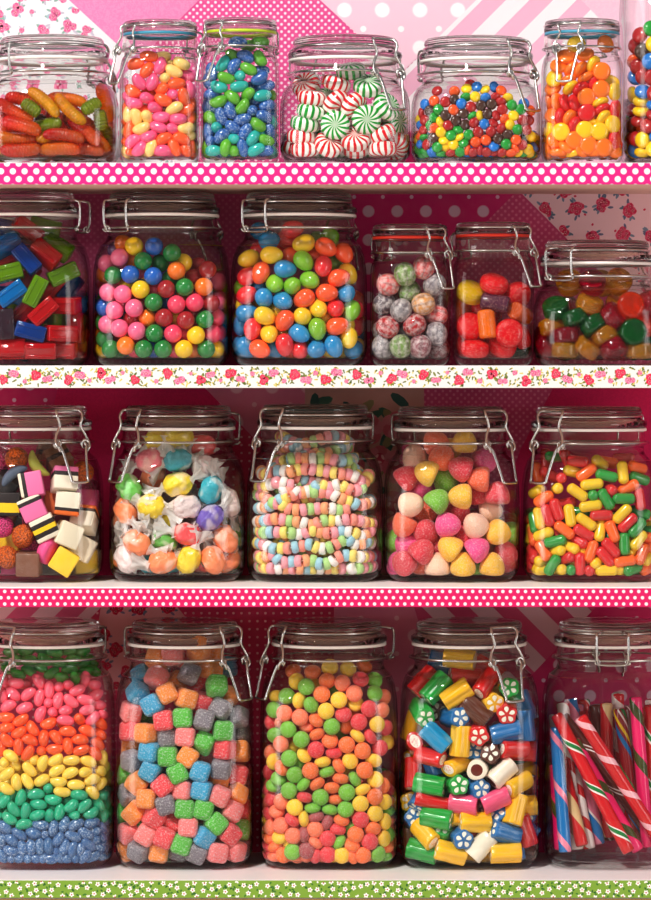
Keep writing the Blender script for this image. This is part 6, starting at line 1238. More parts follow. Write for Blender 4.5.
capsule o 272 -517 189 7 -4 99 -14 1;capsule o 423 -466 245 56 -2 80 -23 1;capsule g -353 -496 152 27 43 67 -54 1;capsule y -280 -461 110 9 75 -66 -2 1;capsule r -243 -492 208 90 -21 -4 -39 1;capsule r -118 -524 164 68 21 69 -15 1
capsule r -47 -464 110 74 -20 22 -60 1;capsule r -512 -313 244 75 -13 51 -41 1;capsule o -510 -318 400 20 71 -28 -61 1;capsule g -501 -350 514 72 -21 65 -10 1;capsule g 411 -417 606 16 97 -8 -16 1;capsule r 405 -470 725 -39 65 -41 -51 1
capsule g 406 -418 902 71 -66 -2 24 1;capsule o 391 -398 996 89 -32 0 32 1;capsule r 203 -434 650 98 18 10 4 1;capsule r -230 -418 685 9 -5 99 11 1;capsule g -117 -438 610 99 -14 -1 -8 1;capsule r -336 -429 461 -16 89 -19 -38 1
capsule y 115 -517 109 100 3 -1 0 1;capsule o 83 -430 109 81 -55 -11 15 1;capsule g 346 -473 116 -31 -16 14 93 1;capsule o 478 -378 113 56 67 31 38 1;capsule y -483 -372 786 -47 70 -34 42 1;capsule y -163 -442 960 -27 93 15 -17 1
capsule r -134 -465 1052 81 -58 8 -2 1;capsule r -214 -373 1057 73 -42 45 31 1;capsule r -364 -320 933 96 7 26 4 1;capsule o 138 -294 1038 16 98 -9 -10 1;capsule r 283 -255 1071 94 31 -3 -11 1;capsule g -305 -294 1087 97 25 2 8 1
capsule o -161 -313 125 -41 -42 76 29 1;capsule r -195 -111 571 -10 94 33 -1 1;capsule g -525 159 272 62 30 61 39 1;capsule y -523 -210 406 44 -53 61 39 1;capsule r 516 -269 166 74 -10 -66 -12 0;capsule g -259 -254 479 59 -43 -13 67 1
capsule o -472 -212 278 -22 23 79 -53 1;capsule g 388 -259 529 53 -79 29 -10 1;capsule o -250 -316 144 64 2 -53 56 1;capsule r -436 229 558 59 -8 -51 62 1;capsule r 14 14 559 78 25 4 -57 0;capsule o -527 28 220 46 -52 65 -31 1
capsule o -337 -340 453 21 73 -3 -65 1;capsule g -489 42 586 20 -42 83 -30 1;capsule g -526 -88 338 73 -7 2 68 1;capsule y -205 -419 188 -28 85 -43 12 1;capsule y 357 -425 279 -39 8 -57 72 1;capsule y -527 54 356 55 47 -34 61 1
capsule y 163 -346 494 23 90 35 11 1;capsule o 465 -340 325 48 73 -22 -44 1;capsule y 526 -28 264 66 -21 -45 -57 0;capsule y -456 -337 156 44 -33 70 45 1;capsule r 484 -231 366 9 39 84 -36 0;capsule o -506 187 181 75 42 24 45 1
capsule y -348 -34 574 38 21 4 90 0;capsule o 218 -456 281 28 73 25 -58 1;capsule g 453 -324 437 8 0 29 95 1;capsule o -526 119 486 -47 53 -24 66 1;capsule g -161 524 575 2 -7 47 88 0;capsule y -405 -377 377 13 54 40 73 0
capsule r 291 431 566 -7 11 98 -15 0;capsule r -525 193 350 69 11 -51 -50 1;capsule y 470 -239 460 -17 97 -1 20 1;capsule o -86 -437 192 28 -9 -21 93 1;capsule y -522 -44 124 8 73 65 -21 1;capsule g -178 -344 484 -41 57 71 1 1
capsule y -314 -360 161 -30 67 3 68 1;capsule r -515 291 428 72 24 10 64 1;capsule r 477 -126 276 -21 3 87 45 0;capsule y -516 112 108 19 -68 68 -19 1;capsule y -417 -406 196 11 -28 95 1 1;capsule g -15 -442 382 28 95 -9 -8 1
capsule r -475 -239 109 63 69 -24 -25 1;capsule g 137 -392 236 42 35 69 -47 0;capsule y 482 21 108 38 -16 -36 84 0;capsule r -520 -248 179 -38 56 70 23 1;capsule g -200 -465 109 14 73 -66 -10 1;capsule o 463 -171 108 -31 92 21 -7 0
capsule r 50 -454 292 4 -1 14 99 1;capsule o -76 411 584 29 -32 85 -31 1;capsule g -426 -115 553 -17 92 -18 -32 1;capsule g -527 -113 222 20 68 -39 -58 1;capsule y 476 -155 426 10 22 73 -63 0;capsule g 472 -141 185 60 79 14 6 0
capsule r 461 207 472 54 33 78 -3 0;capsule g -526 -61 422 54 41 57 46 1;capsule g 432 -300 110 52 -22 37 -74 1;capsule r 169 338 598 88 -46 4 12 1;capsule o 428 -392 386 56 -83 3 -5 1;capsule r -446 -327 306 54 26 -8 80 0
capsule g 487 -245 274 15 -45 -49 73 0;capsule y 286 -414 396 51 26 -40 71 1;capsule g 188 255 560 94 34 4 5 1;capsule y -469 257 110 46 84 24 17 1;capsule g 163 -439 427 -37 82 29 32 1;capsule g -59 -442 481 -7 4 38 92 1
capsule y -408 -409 110 -2 -4 23 97 1;capsule r 493 370 564 23 51 77 30 0;capsule r 476 -67 199 -16 20 14 96 0;capsule y 264 -448 109 22 -38 75 -49 1;capsule g -522 207 540 66 -25 -11 -70 1;capsule o 485 -123 548 -40 49 72 -29 1
capsule g 464 -94 114 -31 94 9 -12 0;capsule o 522 -197 168 -30 68 34 58 0;capsule y 486 -384 210 43 -32 78 -32 1;capsule g 526 -32 496 64 29 13 70 0;capsule r 527 -143 350 -37 -60 16 69 0;capsule g -462 -140 109 -1 -2 -11 99 1
capsule o -525 -102 523 68 17 34 63 1;capsule y -137 -454 270 -2 97 -23 5 1
#4a
bean3 g -342 -227 1783 22 95 -23 -5 1;bean3 g -230 -359 1812 56 82 10 -3 1;bean3 g -117 -428 1811 13 6 52 84 1;bean3 g 16 -441 1823 43 85 4 -30 1;bean3 g 124 -398 1793 72 67 -9 -14 1;bean3 g 255 -360 1811 97 -14 -5 20 1
bean3 g 331 -274 1788 21 -13 96 11 1;bean3 g 400 -121 1772 44 72 49 -25 1;bean3 g -284 -311 1879 -17 96 -20 13 1;bean3 g -151 -399 1891 47 87 -11 -4 1;bean3 g -21 -370 1895 95 -9 29 13 1;bean3 g 96 -416 1882 75 -65 5 10 1
bean3 g 213 -354 1891 99 -8 -6 -1 1;bean3 g 325 -277 1878 -47 80 34 -13 1;bean3 g -307 -316 1725 30 90 -30 -10 1;bean3 g -124 -414 1722 95 -8 21 -22 1;bean3 g 73 -440 1700 20 -27 90 28 1;bean3 g 166 -445 1663 7 -43 81 -38 1
bean3 g 272 -403 1653 0 67 -56 48 1;bean3 g -26 -407 1751 91 -26 21 -23 1;bean3 g 225 -374 1726 92 34 6 18 1;bean3 g 356 -282 1702 28 91 30 13 1;bean3 g 415 -183 1702 76 60 21 -14 1;bean3 g -214 -428 1686 -41 85 -31 2 1
bean3 p -34 -494 1636 86 17 43 -23 1;bean3 p 60 -518 1564 45 -54 54 46 1;bean3 p 138 -480 1584 65 -35 30 -61 1;bean3 p 225 -466 1598 55 26 -57 -55 1;bean3 p -25 -527 1498 33 -53 48 61 1;bean3 p -121 -522 1528 14 -29 31 90 1
bean3 p 138 -530 1474 -29 -58 -16 74 1;bean3 p 247 -524 1467 -29 89 -7 -34 1;bean3 p 370 -491 1477 -33 93 8 -12 1;bean3 p 300 -495 1557 0 -30 79 54 1;bean3 p 359 -379 1640 60 25 60 -46 1;bean3 p 447 -363 1595 2 -51 85 -14 1
bean3 p 454 -396 1510 12 -30 94 13 1;bean3 p 52 -506 1448 67 -25 13 -68 1;bean3 p -295 -522 1424 16 -23 5 96 1;bean3 p -153 -536 1409 -16 -10 -59 79 1;bean3 p -15 -538 1355 -16 -55 -16 81 1;bean3 p 97 -511 1370 56 17 -35 -74 1
bean3 p 207 -514 1388 -36 25 -61 66 1;bean3 p 387 -491 1388 -35 14 -55 74 1;bean3 p 474 -385 1422 78 61 13 8 1;bean3 p 201 -538 1302 86 -49 3 12 1;bean3 p 435 -476 1314 -38 -11 -59 70 1;bean3 p -231 -485 1618 -2 15 99 -2 1
bean3 p -338 -424 1628 9 81 -14 -57 1;bean3 p -253 -512 1528 77 54 21 -28 1;bean3 p -355 -485 1519 84 19 44 -26 1;bean3 p -177 -405 1605 83 -55 5 -8 1;bean3 p 512 -359 1336 -38 -51 69 34 1;bean3 o -315 -525 1326 3 100 -7 -1 1
bean3 o -184 -539 1304 25 -11 90 33 1;bean3 o 57 -541 1277 19 0 94 -27 1;bean3 o 324 -503 1308 55 18 -60 -55 1;bean3 o -82 -541 1231 40 79 12 -44 1;bean3 o -200 -539 1197 18 17 88 -41 1;bean3 o -312 -528 1237 -3 -8 -59 80 1
bean3 o 220 -538 1207 -2 2 13 99 1;bean3 o 386 -506 1208 95 -22 17 16 1;bean3 o 16 -541 1150 -43 -53 -37 63 1;bean3 o 119 -541 1157 83 38 33 -25 1;bean3 o -104 -541 1131 98 6 19 7 1;bean3 o 326 -525 1134 86 51 8 4 1
bean3 o 223 -538 1082 55 53 39 -51 1;bean3 o -306 -529 1130 -1 92 2 -38 1;bean3 o -204 -539 1074 40 -60 28 64 1;bean3 o -351 -472 1053 51 -32 73 33 1;bean3 o 109 -541 1053 -25 97 -2 3 1;bean3 o 337 -522 1043 9 -12 81 57 1
bean3 o -11 -513 1037 55 -56 40 -47 1;bean3 o -123 -541 1020 42 -19 72 52 1;bean3 o 474 -441 1090 78 -44 14 43 1;bean3 o 501 -397 1256 80 -31 11 50 1;bean3 o 481 -400 1169 80 54 26 -4 1;bean3 o 453 -464 1006 88 -22 30 30 1
bean3 o 163 -454 1271 76 41 47 -19 1;bean3 y -272 -534 993 83 47 17 -24 1;bean3 y -68 -501 962 10 -64 76 8 1;bean3 y -238 -478 925 57 62 10 -53 1;bean3 y 6 -541 931 4 -60 -9 79 1;bean3 y 116 -541 959 29 -4 86 42 1
bean3 y 252 -536 956 5 0 76 65 1;bean3 y 396 -502 944 92 -31 14 19 1;bean3 y 510 -376 967 73 -24 62 17 1;bean3 y 513 -297 894 91 17 36 12 1;bean3 y -330 -496 931 69 -2 -4 -72 1;bean3 y -308 -528 834 24 -17 79 53 1
bean3 y -207 -420 864 57 17 68 -44 1;bean3 y -111 -541 878 53 -75 16 36 1;bean3 y -128 -541 774 62 -61 41 26 1;bean3 y -220 -538 763 25 73 23 -59 1;bean3 y -4 -541 782 -13 -23 -62 74 1;bean3 y 127 -541 867 4 -27 44 86 1
bean3 y 244 -536 846 89 -41 -17 -13 1;bean3 y 140 -540 771 -9 99 -8 -5 1;bean3 y 372 -498 852 -23 -39 66 60 1;bean3 y 427 -485 782 -24 -12 -12 96 1;bean3 y 499 -402 740 -50 -9 -42 75 1;bean3 y 293 -531 742 73 -68 3 3 1
bean3 y 173 -540 683 67 -74 -1 12 1;bean3 y 430 -483 672 84 37 40 -1 1;bean3 y -309 -528 710 29 91 7 -28 1;bean3 y 498 -404 846 51 -28 17 -79 1;bean3 t -186 -539 630 57 12 81 -1 1;bean3 t -53 -541 662 -7 -5 10 99 1
bean3 t 53 -515 705 69 8 -37 -62 1;bean3 t -336 -522 597 30 18 89 -31 1;bean3 t 93 -541 616 -7 6 92 -39 1;bean3 t 318 -527 656 86 50 9 1 1;bean3 t -33 -541 575 76 64 0 -11 1;bean3 t -244 -536 530 -31 84 -8 -44 1
bean3 t -144 -540 517 62 -14 71 30 1;bean3 t 149 -539 510 61 -22 76 9 1;bean3 t 253 -535 562 35 -6 91 -20 1;bean3 t 363 -515 558 10 -36 33 87 1;bean3 t 224 -458 597 10 -24 34 91 1;bean3 t -44 -541 482 8 19 75 -63 1
bean3 t -284 -532 451 8 94 -11 -30 1;bean3 t 62 -526 471 59 21 72 28 1;bean3 t -156 -541 403 -3 -10 13 99 1;bean3 t 421 -488 495 26 -11 89 -36 1;bean3 t 274 -507 483 65 52 -29 -47 1;bean3 t 520 -345 633 -1 -56 83 0 1
bean3 t 513 -368 465 75 5 63 -17 1;bean3 t 66 -463 534 90 -18 2 -38 1;bean3 t 474 -420 570 61 67 25 -35 1;bean3 b -327 -525 377 93 -18 30 -11 1;bean3 b -14 -541 395 -33 94 -11 -4 1;bean3 b 100 -541 368 -45 -43 -48 62 1
bean3 b 191 -533 404 57 18 60 -52 1;bean3 b 292 -533 398 -1 -27 32 91 1;bean3 b 424 -490 408 -18 -24 47 83 1;bean3 b -199 -539 316 68 -67 27 13 1;bean3 b -76 -541 327 52 84 1 -17 1;bean3 b 267 -535 298 -22 4 74 63 1
bean3 b 371 -513 322 -19 94 3 -29 1;bean3 b 508 -387 350 -3 83 42 -35 1;bean3 b -262 -537 262 71 61 25 -24 1;bean3 b -170 -540 190 66 31 66 -19 1;bean3 b -95 -542 197 53 51 54 -42 1;bean3 b -20 -541 210 51 -52 53 43 1
bean3 b 56 -543 212 40 62 35 -57 1;bean3 b 143 -541 274 47 8 82 -30 1;bean3 b 194 -540 204 59 -4 80 -3 1;bean3 b 263 -536 184 -9 -61 -9 78 1;bean3 b 397 -504 220 55 -74 4 37 1;bean3 b -269 -535 172 48 87 2 -12 1
bean3 b 21 -500 302 1 75 -61 26 1;bean3 y -12 -200 770 96 -21 -15 5 1;bean3 y -174 -128 686 71 5 -6 -70 1;bean3 t 317 -308 619 67 -46 -58 11 1;bean3 b -282 -498 107 39 36 48 70 1;bean3 y -320 -77 769 22 71 -43 -52 0
bean3 b 520 166 357 82 48 -30 -8 1;bean3 b 512 -187 166 91 40 1 9 1;bean3 t 509 -283 465 94 -28 -3 17 1;bean3 y 75 42 807 69 -27 -32 59 0;bean3 t -289 -459 421 85 -18 47 -16 1;bean3 y -406 -50 770 68 -28 -26 -63 0
bean3 t -470 -367 466 54 71 41 -19 0;bean3 t 530 316 408 63 17 -31 69 0;bean3 t 498 -191 622 35 -20 72 57 1;bean3 b 413 -401 104 91 41 -5 -11 1;bean3 b -166 -462 310 56 41 -72 6 1;bean3 b 536 58 164 -41 39 74 -36 1
bean3 y -225 169 860 54 20 5 -82 1;bean3 t 523 186 651 -37 85 -24 29 1;bean3 t -121 -276 658 72 10 3 68 1;bean3 b 364 -508 121 -25 -34 -57 71 1;bean3 t 516 -49 427 9 -7 94 -33 1;bean3 t 31 -257 628 55 38 33 66 1
bean3 b 515 -89 235 -4 -12 75 65 1;bean3 b 75 -532 104 0 1 97 24 1;bean3 t 514 -90 488 78 -62 -4 -1 1;bean3 t -92 -363 506 -34 -40 -48 71 1;bean3 t 520 -113 627 18 -25 39 87 1;bean3 y -529 -44 684 55 -46 -5 -69 0
bean3 y 449 115 785 -29 -1 39 88 1;bean3 y 149 26 857 42 79 -27 -35 1;bean3 t 222 -403 425 54 40 -70 -23 1;bean3 t 426 -379 496 35 71 60 -4 1;bean3 t 542 193 511 9 66 74 2 1;bean3 y 313 -100 857 32 27 70 58 1
bean3 t -320 -350 453 58 -13 43 68 1;bean3 y 517 191 734 82 -50 -1 -29 1;bean3 y -109 -43 817 -24 -56 17 77 1;bean3 b 162 -505 106 29 -52 68 -43 1;bean3 b 526 -247 104 37 -55 62 -42 1;bean3 y 31 355 828 -27 6 76 60 1
bean3 b 541 -223 241 -21 -65 72 10 1;bean3 b 325 -510 195 74 14 45 -48 1;bean3 t 515 -50 565 -12 -14 -56 81 1;bean3 y -382 146 843 -19 73 54 37 0;bean3 b 544 110 195 64 32 -66 21 1;bean3 b 540 246 343 24 -64 -27 67 1
bean3 b 58 -468 380 0 -11 71 70 1;bean3 t -348 -281 497 -28 19 53 77 1;bean3 y 171 -135 714 72 -48 -37 33 1;bean3 t 425 -231 678 -4 86 50 3 1;bean3 y -237 -211 713 -42 50 64 -42 1;bean3 b 531 -154 104 59 40 39 58 1
bean3 y 381 -71 797 62 -12 15 -76 1;bean3 t 538 -267 565 -24 64 -63 -37 1;bean3 t 459 -278 545 -41 57 65 -29 0;bean3 y -130 104 860 -17 17 90 37 1;bean3 y -378 -138 844 9 3 -6 99 1;bean3 t -395 -415 411 -2 -4 95 -32 0
bean3 b 532 40 104 64 -29 29 -65 1;bean3 b 517 -24 280 23 12 96 -6 1;bean3 t 185 -180 631 63 -17 -31 69 1;bean3 b -360 -520 240 -34 78 13 50 1;bean3 y -411 -259 685 4 3 90 43 1;bean3 b 542 221 248 72 -6 54 -44 1
bean3 b 101 -482 293 51 -8 85 7 1;bean3 t 348 -188 656 69 -67 -10 26 1;bean3 t -252 -346 621 54 58 13 60 1;bean3 t 518 0 636 97 -2 -15 17 1;bean3 y -157 -131 836 50 -29 -44 69 0;bean3 t 385 -259 587 64 8 26 -72 0
bean3 y -310 93 831 -31 -56 -13 76 0;bean3 t -390 -384 492 -27 69 -58 34 1;bean3 t 542 113 601 47 53 69 14 1;bean3 t 541 -154 551 53 -36 51 -58 1;bean3 b 511 -253 171 83 -53 -12 11 1;bean3 b 542 -98 168 -2 -71 71 -2 1
bean3 t -318 -324 564 -25 83 49 7 1;bean3 b -212 -507 104 74 42 -26 -45 1;bean3 y 204 387 850 81 45 -35 15 1;bean3 t -52 -276 599 17 62 51 57 1;bean3 t -170 -422 500 90 41 -3 -16 1;bean3 b 428 -466 113 5 -23 27 93 1
bean3 t 186 -318 490 66 -26 -16 69 0;bean3 b -314 -471 205 76 5 -64 -5 1;bean3 b 240 -470 285 -49 83 5 -24 1;bean3 y 250 -178 715 -25 70 45 50 1;bean3 t 519 87 511 -17 96 9 18 1;bean3 y 433 -1 689 74 64 11 20 0
bean3 y -20 -179 687 -18 -55 70 42 1;bean3 y -69 -141 806 20 -30 39 85 1;bean3 b 537 246 167 67 -31 29 -61 1;bean3 t -540 -196 547 71 30 -32 -55 0;bean3 b 322 -428 235 92 -37 -1 -16 0;bean3 y 64 -76 799 84 -52 -8 13 1
bean3 b 494 -415 189 82 25 25 45 1;bean3 t -461 -297 531 54 -29 -22 76 0;bean3 y 515 -59 695 -11 -17 62 76 1;bean3 b 9 -516 130 -9 -60 36 71 1;bean3 y -333 -194 730 81 -2 51 -28 1;bean3 y -115 -274 748 -4 -17 -19 97 1
bean3 b -99 -459 364 62 -21 53 53 1;bean3 b -336 -469 328 -27 -4 76 -59 1;bean3 b -141 -510 104 83 -26 15 -48 1;bean3 t 514 32 564 0 2 99 -10 1;bean3 t -488 -115 649 6 4 96 -29 0;bean3 b -420 -493 288 90 21 -36 -15 1
bean3 b 226 -507 106 74 44 21 47 1;bean3 t 542 5 486 45 61 65 -8 1;bean3 t -86 -130 667 84 -7 5 54 1;bean3 b 514 25 203 -4 -16 47 86 1;bean3 t -414 -486 458 -35 93 -6 12 1;bean3 b 534 -288 311 60 27 32 -68 1
bean3 y 42 -241 713 -19 -38 73 53 1;bean3 b 432 -456 264 -15 13 94 -29 1;bean3 b 294 -493 104 -48 62 49 -38 1;bean3 y -454 -157 728 50 66 -21 -52 0;bean3 b 530 -310 185 -30 60 -47 -57 1;bean3 y -389 -87 693 66 35 -64 -20 1
bean3 t 320 -452 408 84 -43 32 5 1;bean3 t 105 -198 647 -38 54 65 -36 0;bean3 t 245 -271 652 -44 69 38 44 1;bean3 b 256 -466 195 73 -56 26 30 0;bean3 b 433 -455 341 -7 98 -17 -10 1;bean3 y -155 -194 758 -43 86 -10 -27 0
bean3 b 544 -118 298 71 -8 -19 67 1;bean3 b 545 44 260 70 -12 4 -71 1;bean3 b 515 115 304 95 -26 -7 -17 1;bean3 y 246 -184 833 43 8 68 -59 1;bean3 t -258 -385 414 85 30 -41 -17 1;bean3 t 144 -289 578 -23 -49 -14 83 1
bean3 t -379 -273 602 -25 -40 50 72 1;bean3 b 515 -153 226 -10 -16 77 61 1;bean3 t 351 -370 446 38 84 38 -7 1;bean3 b -72 -514 107 44 -13 -39 80 1;bean3 t -152 -336 574 69 15 7 -71 1;bean3 t 539 111 444 74 -30 35 -49 1
bean3 t -171 -450 419 20 -28 82 -46 1;bean3 y 234 -69 792 69 -40 58 -16 1;bean3 b 545 -70 364 60 -37 16 -69 1;bean3 b 512 -165 359 6 -1 100 -7 1;bean3 y 124 -154 787 57 -70 -42 7 1;bean3 y 327 -199 767 62 19 49 -58 1
bean3 b 523 8 374 16 -33 79 49 1;bean3 b 515 -234 384 93 -26 -26 2 1;bean3 t 148 -462 470 59 61 -9 52 1;bean3 b 544 -25 192 69 3 71 11 1;bean3 b 509 -386 261 53 19 -66 -50 1;bean3 b 530 196 104 31 61 65 33 1
bean3 y 457 -2 774 34 82 -28 -36 1;bean3 y -9 98 851 -20 46 78 -38 1;bean3 t 425 -398 414 -29 -18 61 71 1;bean3 t 513 -132 428 66 -75 -4 -4 1;bean3 t -517 -363 404 82 10 4 -56 0;bean3 b 512 -214 303 -3 -10 39 92 1
bean3 b 514 44 310 82 -54 -13 -17 1;bean3 b 129 -504 194 -28 -55 15 77 1;bean3 b -86 -489 277 6 99 14 5 1;bean3 b 515 94 370 49 86 -15 -5 1;bean3 t 439 -319 618 -8 -47 78 42 1;bean3 y -322 280 878 -19 -30 50 79 1
bean3 t -477 -255 606 -38 -3 -11 92 0;bean3 b 532 -66 104 26 -65 66 -26 1;bean3 t 0 -438 439 62 75 -3 21 1;bean3 t 516 -199 460 97 4 -21 9 1;bean3 t 89 -370 547 64 -61 44 -13 0;bean3 t -195 -221 632 -30 -59 73 16 1
bean3 t -278 -208 636 64 -2 27 -72 0;bean3 b 504 -312 389 -12 -6 -57 81 1;bean3 b 544 166 284 -14 69 61 36 1;bean3 y -225 -42 819 98 10 14 13 0;bean3 b 499 -371 107 68 41 39 47 1;bean3 b 238 -468 367 10 11 -35 93 1
bean3 t -534 -277 481 51 34 46 64 0;bean3 t 538 220 436 62 3 -15 77 1;bean3 b -351 -514 128 43 76 26 -40 1
#4b
sourcube b -361 -231 1657 78 -10 47 -40 1;sourcube p -231 -355 1659 90 -23 26 26 1;sourcube G 53 -401 1693 96 -18 20 8 1;sourcube o 238 -309 1730 93 -5 3 37 1;sourcube g 292 -431 1589 95 -27 -1 17 1;sourcube r 127 -248 1586 89 -28 31 -19 1
sourcube b -397 -388 1527 81 -48 7 33 1;sourcube o -61 -237 1602 90 -29 25 20 1;sourcube o -137 -478 1531 85 -7 53 -1 1;sourcube o 28 -475 1484 97 -2 14 20 1;sourcube b -268 -484 1429 86 2 51 -11 1;sourcube p -454 -379 1359 97 13 9 18 1
sourcube r 162 -386 1443 97 13 13 18 1;sourcube G 324 -429 1387 94 -18 25 -11 1;sourcube G 468 -329 1312 88 -19 12 43 1;sourcube o 379 -265 1478 91 7 29 -30 1;sourcube g 2 -501 1322 100 -2 -3 -3 1;sourcube r -163 -498 1299 7 7 100 0 1
sourcube G 182 -491 1296 -14 -3 98 -16 1;sourcube g 346 -475 1208 99 2 3 12 1;sourcube g -338 -221 1290 93 29 -1 22 1;sourcube o -321 -473 1184 91 1 2 42 1;sourcube p 22 -500 1157 100 -3 4 -2 1;sourcube r -455 -375 1192 92 -7 -2 -37 1
sourcube G -138 -451 1143 5 -9 99 0 1;sourcube g 181 -473 1099 87 43 16 -17 1;sourcube r 361 -458 1043 96 0 1 -27 1;sourcube G 483 -212 1154 85 -24 14 46 1;sourcube o 489 -295 1009 98 -20 -1 -9 1;sourcube o -461 -246 1039 100 -3 4 3 1
sourcube b -287 -485 1023 84 5 4 54 1;sourcube g -127 -499 985 0 6 100 0 1;sourcube o 43 -502 986 95 -1 30 -1 1;sourcube p 216 -319 965 99 12 6 1 1;sourcube G 333 -460 879 99 16 5 -4 1;sourcube g -26 -300 1086 82 -41 31 24 1
sourcube G -443 -407 938 91 12 7 -39 1;sourcube p -90 -360 1864 97 21 -8 -11 1;sourcube o 130 -338 1882 86 37 18 -31 1;sourcube o -231 -276 1811 94 -29 5 -20 1;sourcube b 365 -22 1719 95 -13 -7 -28 1;sourcube o 246 -114 1834 97 -20 -4 -16 1
sourcube r 23 -179 1823 99 8 -2 -15 1;sourcube b -280 -483 858 96 6 23 -13 1;sourcube g -42 -502 844 22 1 98 0 1;sourcube b 152 -502 856 99 1 15 0 1;sourcube o 306 -327 763 97 20 6 9 1;sourcube o -399 -438 752 89 26 37 -2 1
sourcube r -176 -501 732 36 0 93 0 1;sourcube p 0 -481 690 84 -3 3 55 1;sourcube b 164 -494 690 99 -1 11 -11 1;sourcube p 321 -473 638 97 4 22 -1 1;sourcube o 461 -342 636 82 43 37 8 1;sourcube G -475 -342 638 91 38 2 18 1
sourcube o -309 -485 616 81 0 5 59 1;sourcube G -145 -498 569 15 4 99 4 1;sourcube g 16 -503 531 -5 0 100 -1 1;sourcube g 179 -501 525 99 2 12 2 1;sourcube o -426 -419 487 88 31 34 -13 1;sourcube r -252 -476 448 95 -2 27 18 1
sourcube p 424 -421 495 95 -18 21 13 1;sourcube r 498 -220 479 95 32 1 -2 1;sourcube r -98 -403 400 86 -33 34 19 1;sourcube p -321 -482 305 96 8 26 -5 1;sourcube p 46 -502 376 100 1 3 2 1;sourcube g 288 -490 403 39 -12 91 3 1
sourcube r 406 -442 310 92 9 33 18 1;sourcube r -160 -501 282 72 -66 15 13 1;sourcube g -13 -502 220 99 -3 16 4 1;sourcube b 181 -492 286 81 -15 24 -51 1;sourcube G -384 -439 159 85 29 -8 44 1;sourcube G -47 -358 152 99 -2 12 5 1
sourcube G 123 -468 149 96 18 21 0 1;sourcube p 296 -475 149 98 1 8 16 1;sourcube o -212 -426 146 100 5 7 1 1;sourcube g 493 -276 320 98 -19 3 -2 1;sourcube p -474 -351 298 83 10 9 -54 1;sourcube p 448 -387 151 96 3 12 -26 1
sourcube r 468 -296 807 99 5 10 12 1;sourcube G 482 -226 151 99 5 4 -14 1;sourcube g -489 -271 801 93 36 10 7 1;sourcube r 346 -287 303 67 11 -73 8 1;sourcube r 14 24 773 -29 3 74 60 1;sourcube b 9 -235 675 78 58 17 16 1
sourcube G -323 18 628 90 -12 3 43 1;sourcube g -179 -230 147 -6 4 77 -64 1;sourcube r 502 96 439 66 42 50 36 1;sourcube g -496 -256 457 -35 65 -27 62 1;sourcube o 503 27 295 99 -12 0 0 1;sourcube r 115 -233 406 -4 26 42 87 1
sourcube o -503 -21 278 63 33 -27 65 1;sourcube b -492 169 688 81 -3 -6 58 0;sourcube g 307 239 683 80 -57 16 -10 0;sourcube o -484 -274 148 82 7 56 15 1;sourcube o -205 -86 681 -2 -43 88 -18 1;sourcube b -179 130 792 -30 -52 74 31 1
sourcube r -502 -124 553 93 -35 -2 -6 1;sourcube b 299 -302 146 77 1 -1 -64 1;sourcube o 266 -87 538 31 -17 35 87 0;sourcube G -186 350 854 22 75 -3 -63 0;sourcube o 396 414 654 84 35 10 40 0;sourcube r 267 114 908 70 -35 -62 -1 0
sourcube p 170 -154 660 67 62 5 40 0;sourcube g 493 -67 146 -4 75 66 1 1;sourcube o 122 -326 542 81 -58 -11 -2 1;sourcube o -500 -183 312 28 70 -20 -63 1;sourcube G 502 -125 304 71 -9 13 68 1;sourcube p -502 -1 663 3 2 85 52 1
sourcube p 195 -327 283 52 -40 -20 72 1;sourcube r 501 180 274 3 -6 29 96 1;sourcube g 305 -207 442 21 49 80 -25 1;sourcube G 489 -43 640 64 36 -51 44 1;sourcube G 105 -69 480 71 -57 -41 8 0;sourcube b 12 -315 299 61 -72 13 30 1
sourcube g -332 -311 364 53 -71 36 30 1;sourcube b -328 -268 147 2 100 5 2 1;sourcube b 495 89 145 73 0 -68 -3 1;sourcube o 488 176 584 11 91 -40 6 1
#4c
sour y -282 -430 1628 70 64 33 4 1;sour g -198 -502 1589 76 50 -25 33 1;sour o -17 -468 1636 8 5 85 -52 1;sour p 116 -487 1618 22 45 -47 73 1;sour y -140 -387 1588 88 40 -11 24 1;sour g 16 -387 1545 80 51 18 -27 1
sour p 219 -516 1533 74 64 -9 20 1;sour g 397 -457 1528 77 43 44 -14 1;sour g 396 -361 1632 65 64 -2 41 1;sour r 274 -449 1649 -10 9 -41 90 1;sour o -63 -522 1528 -6 -6 -68 73 1;sour y 86 -529 1478 -49 -37 -51 60 1
sour y 230 -460 1438 26 18 -45 84 1;sour g -155 -516 1434 31 51 -26 76 1;sour y -26 -537 1382 64 65 -27 32 1;sour r 124 -524 1351 -41 -21 -40 79 1;sour r 348 -511 1400 67 67 -9 31 1;sour p -387 -499 1359 53 28 -64 48 1
sour p -252 -534 1328 53 54 42 -50 1;sour o -109 -513 1304 86 16 38 -32 1;sour g 24 -539 1248 17 17 -64 72 1;sour r 259 -534 1287 14 20 -65 71 1;sour y 416 -491 1264 -16 21 -66 70 1;sour p 456 -422 1378 2 -29 71 -64 1
sour g -480 -388 1379 65 54 -51 15 1;sour y -452 -368 1493 27 90 32 -15 1;sour g -366 -465 1504 62 71 -23 26 1;sour y -258 -494 1468 48 72 8 50 1;sour o 214 -399 1368 80 45 21 -34 1;sour p -194 -467 1253 88 36 7 -30 1
sour o -105 -509 1177 6 -66 70 -29 1;sour g -355 -515 1221 13 35 66 -65 1;sour g -240 -536 1136 67 63 -32 24 1;sour g -468 -405 1158 29 54 65 -45 1;sour o 8 -522 1124 2 3 -41 91 1;sour g 100 -377 1184 29 -7 75 -59 1
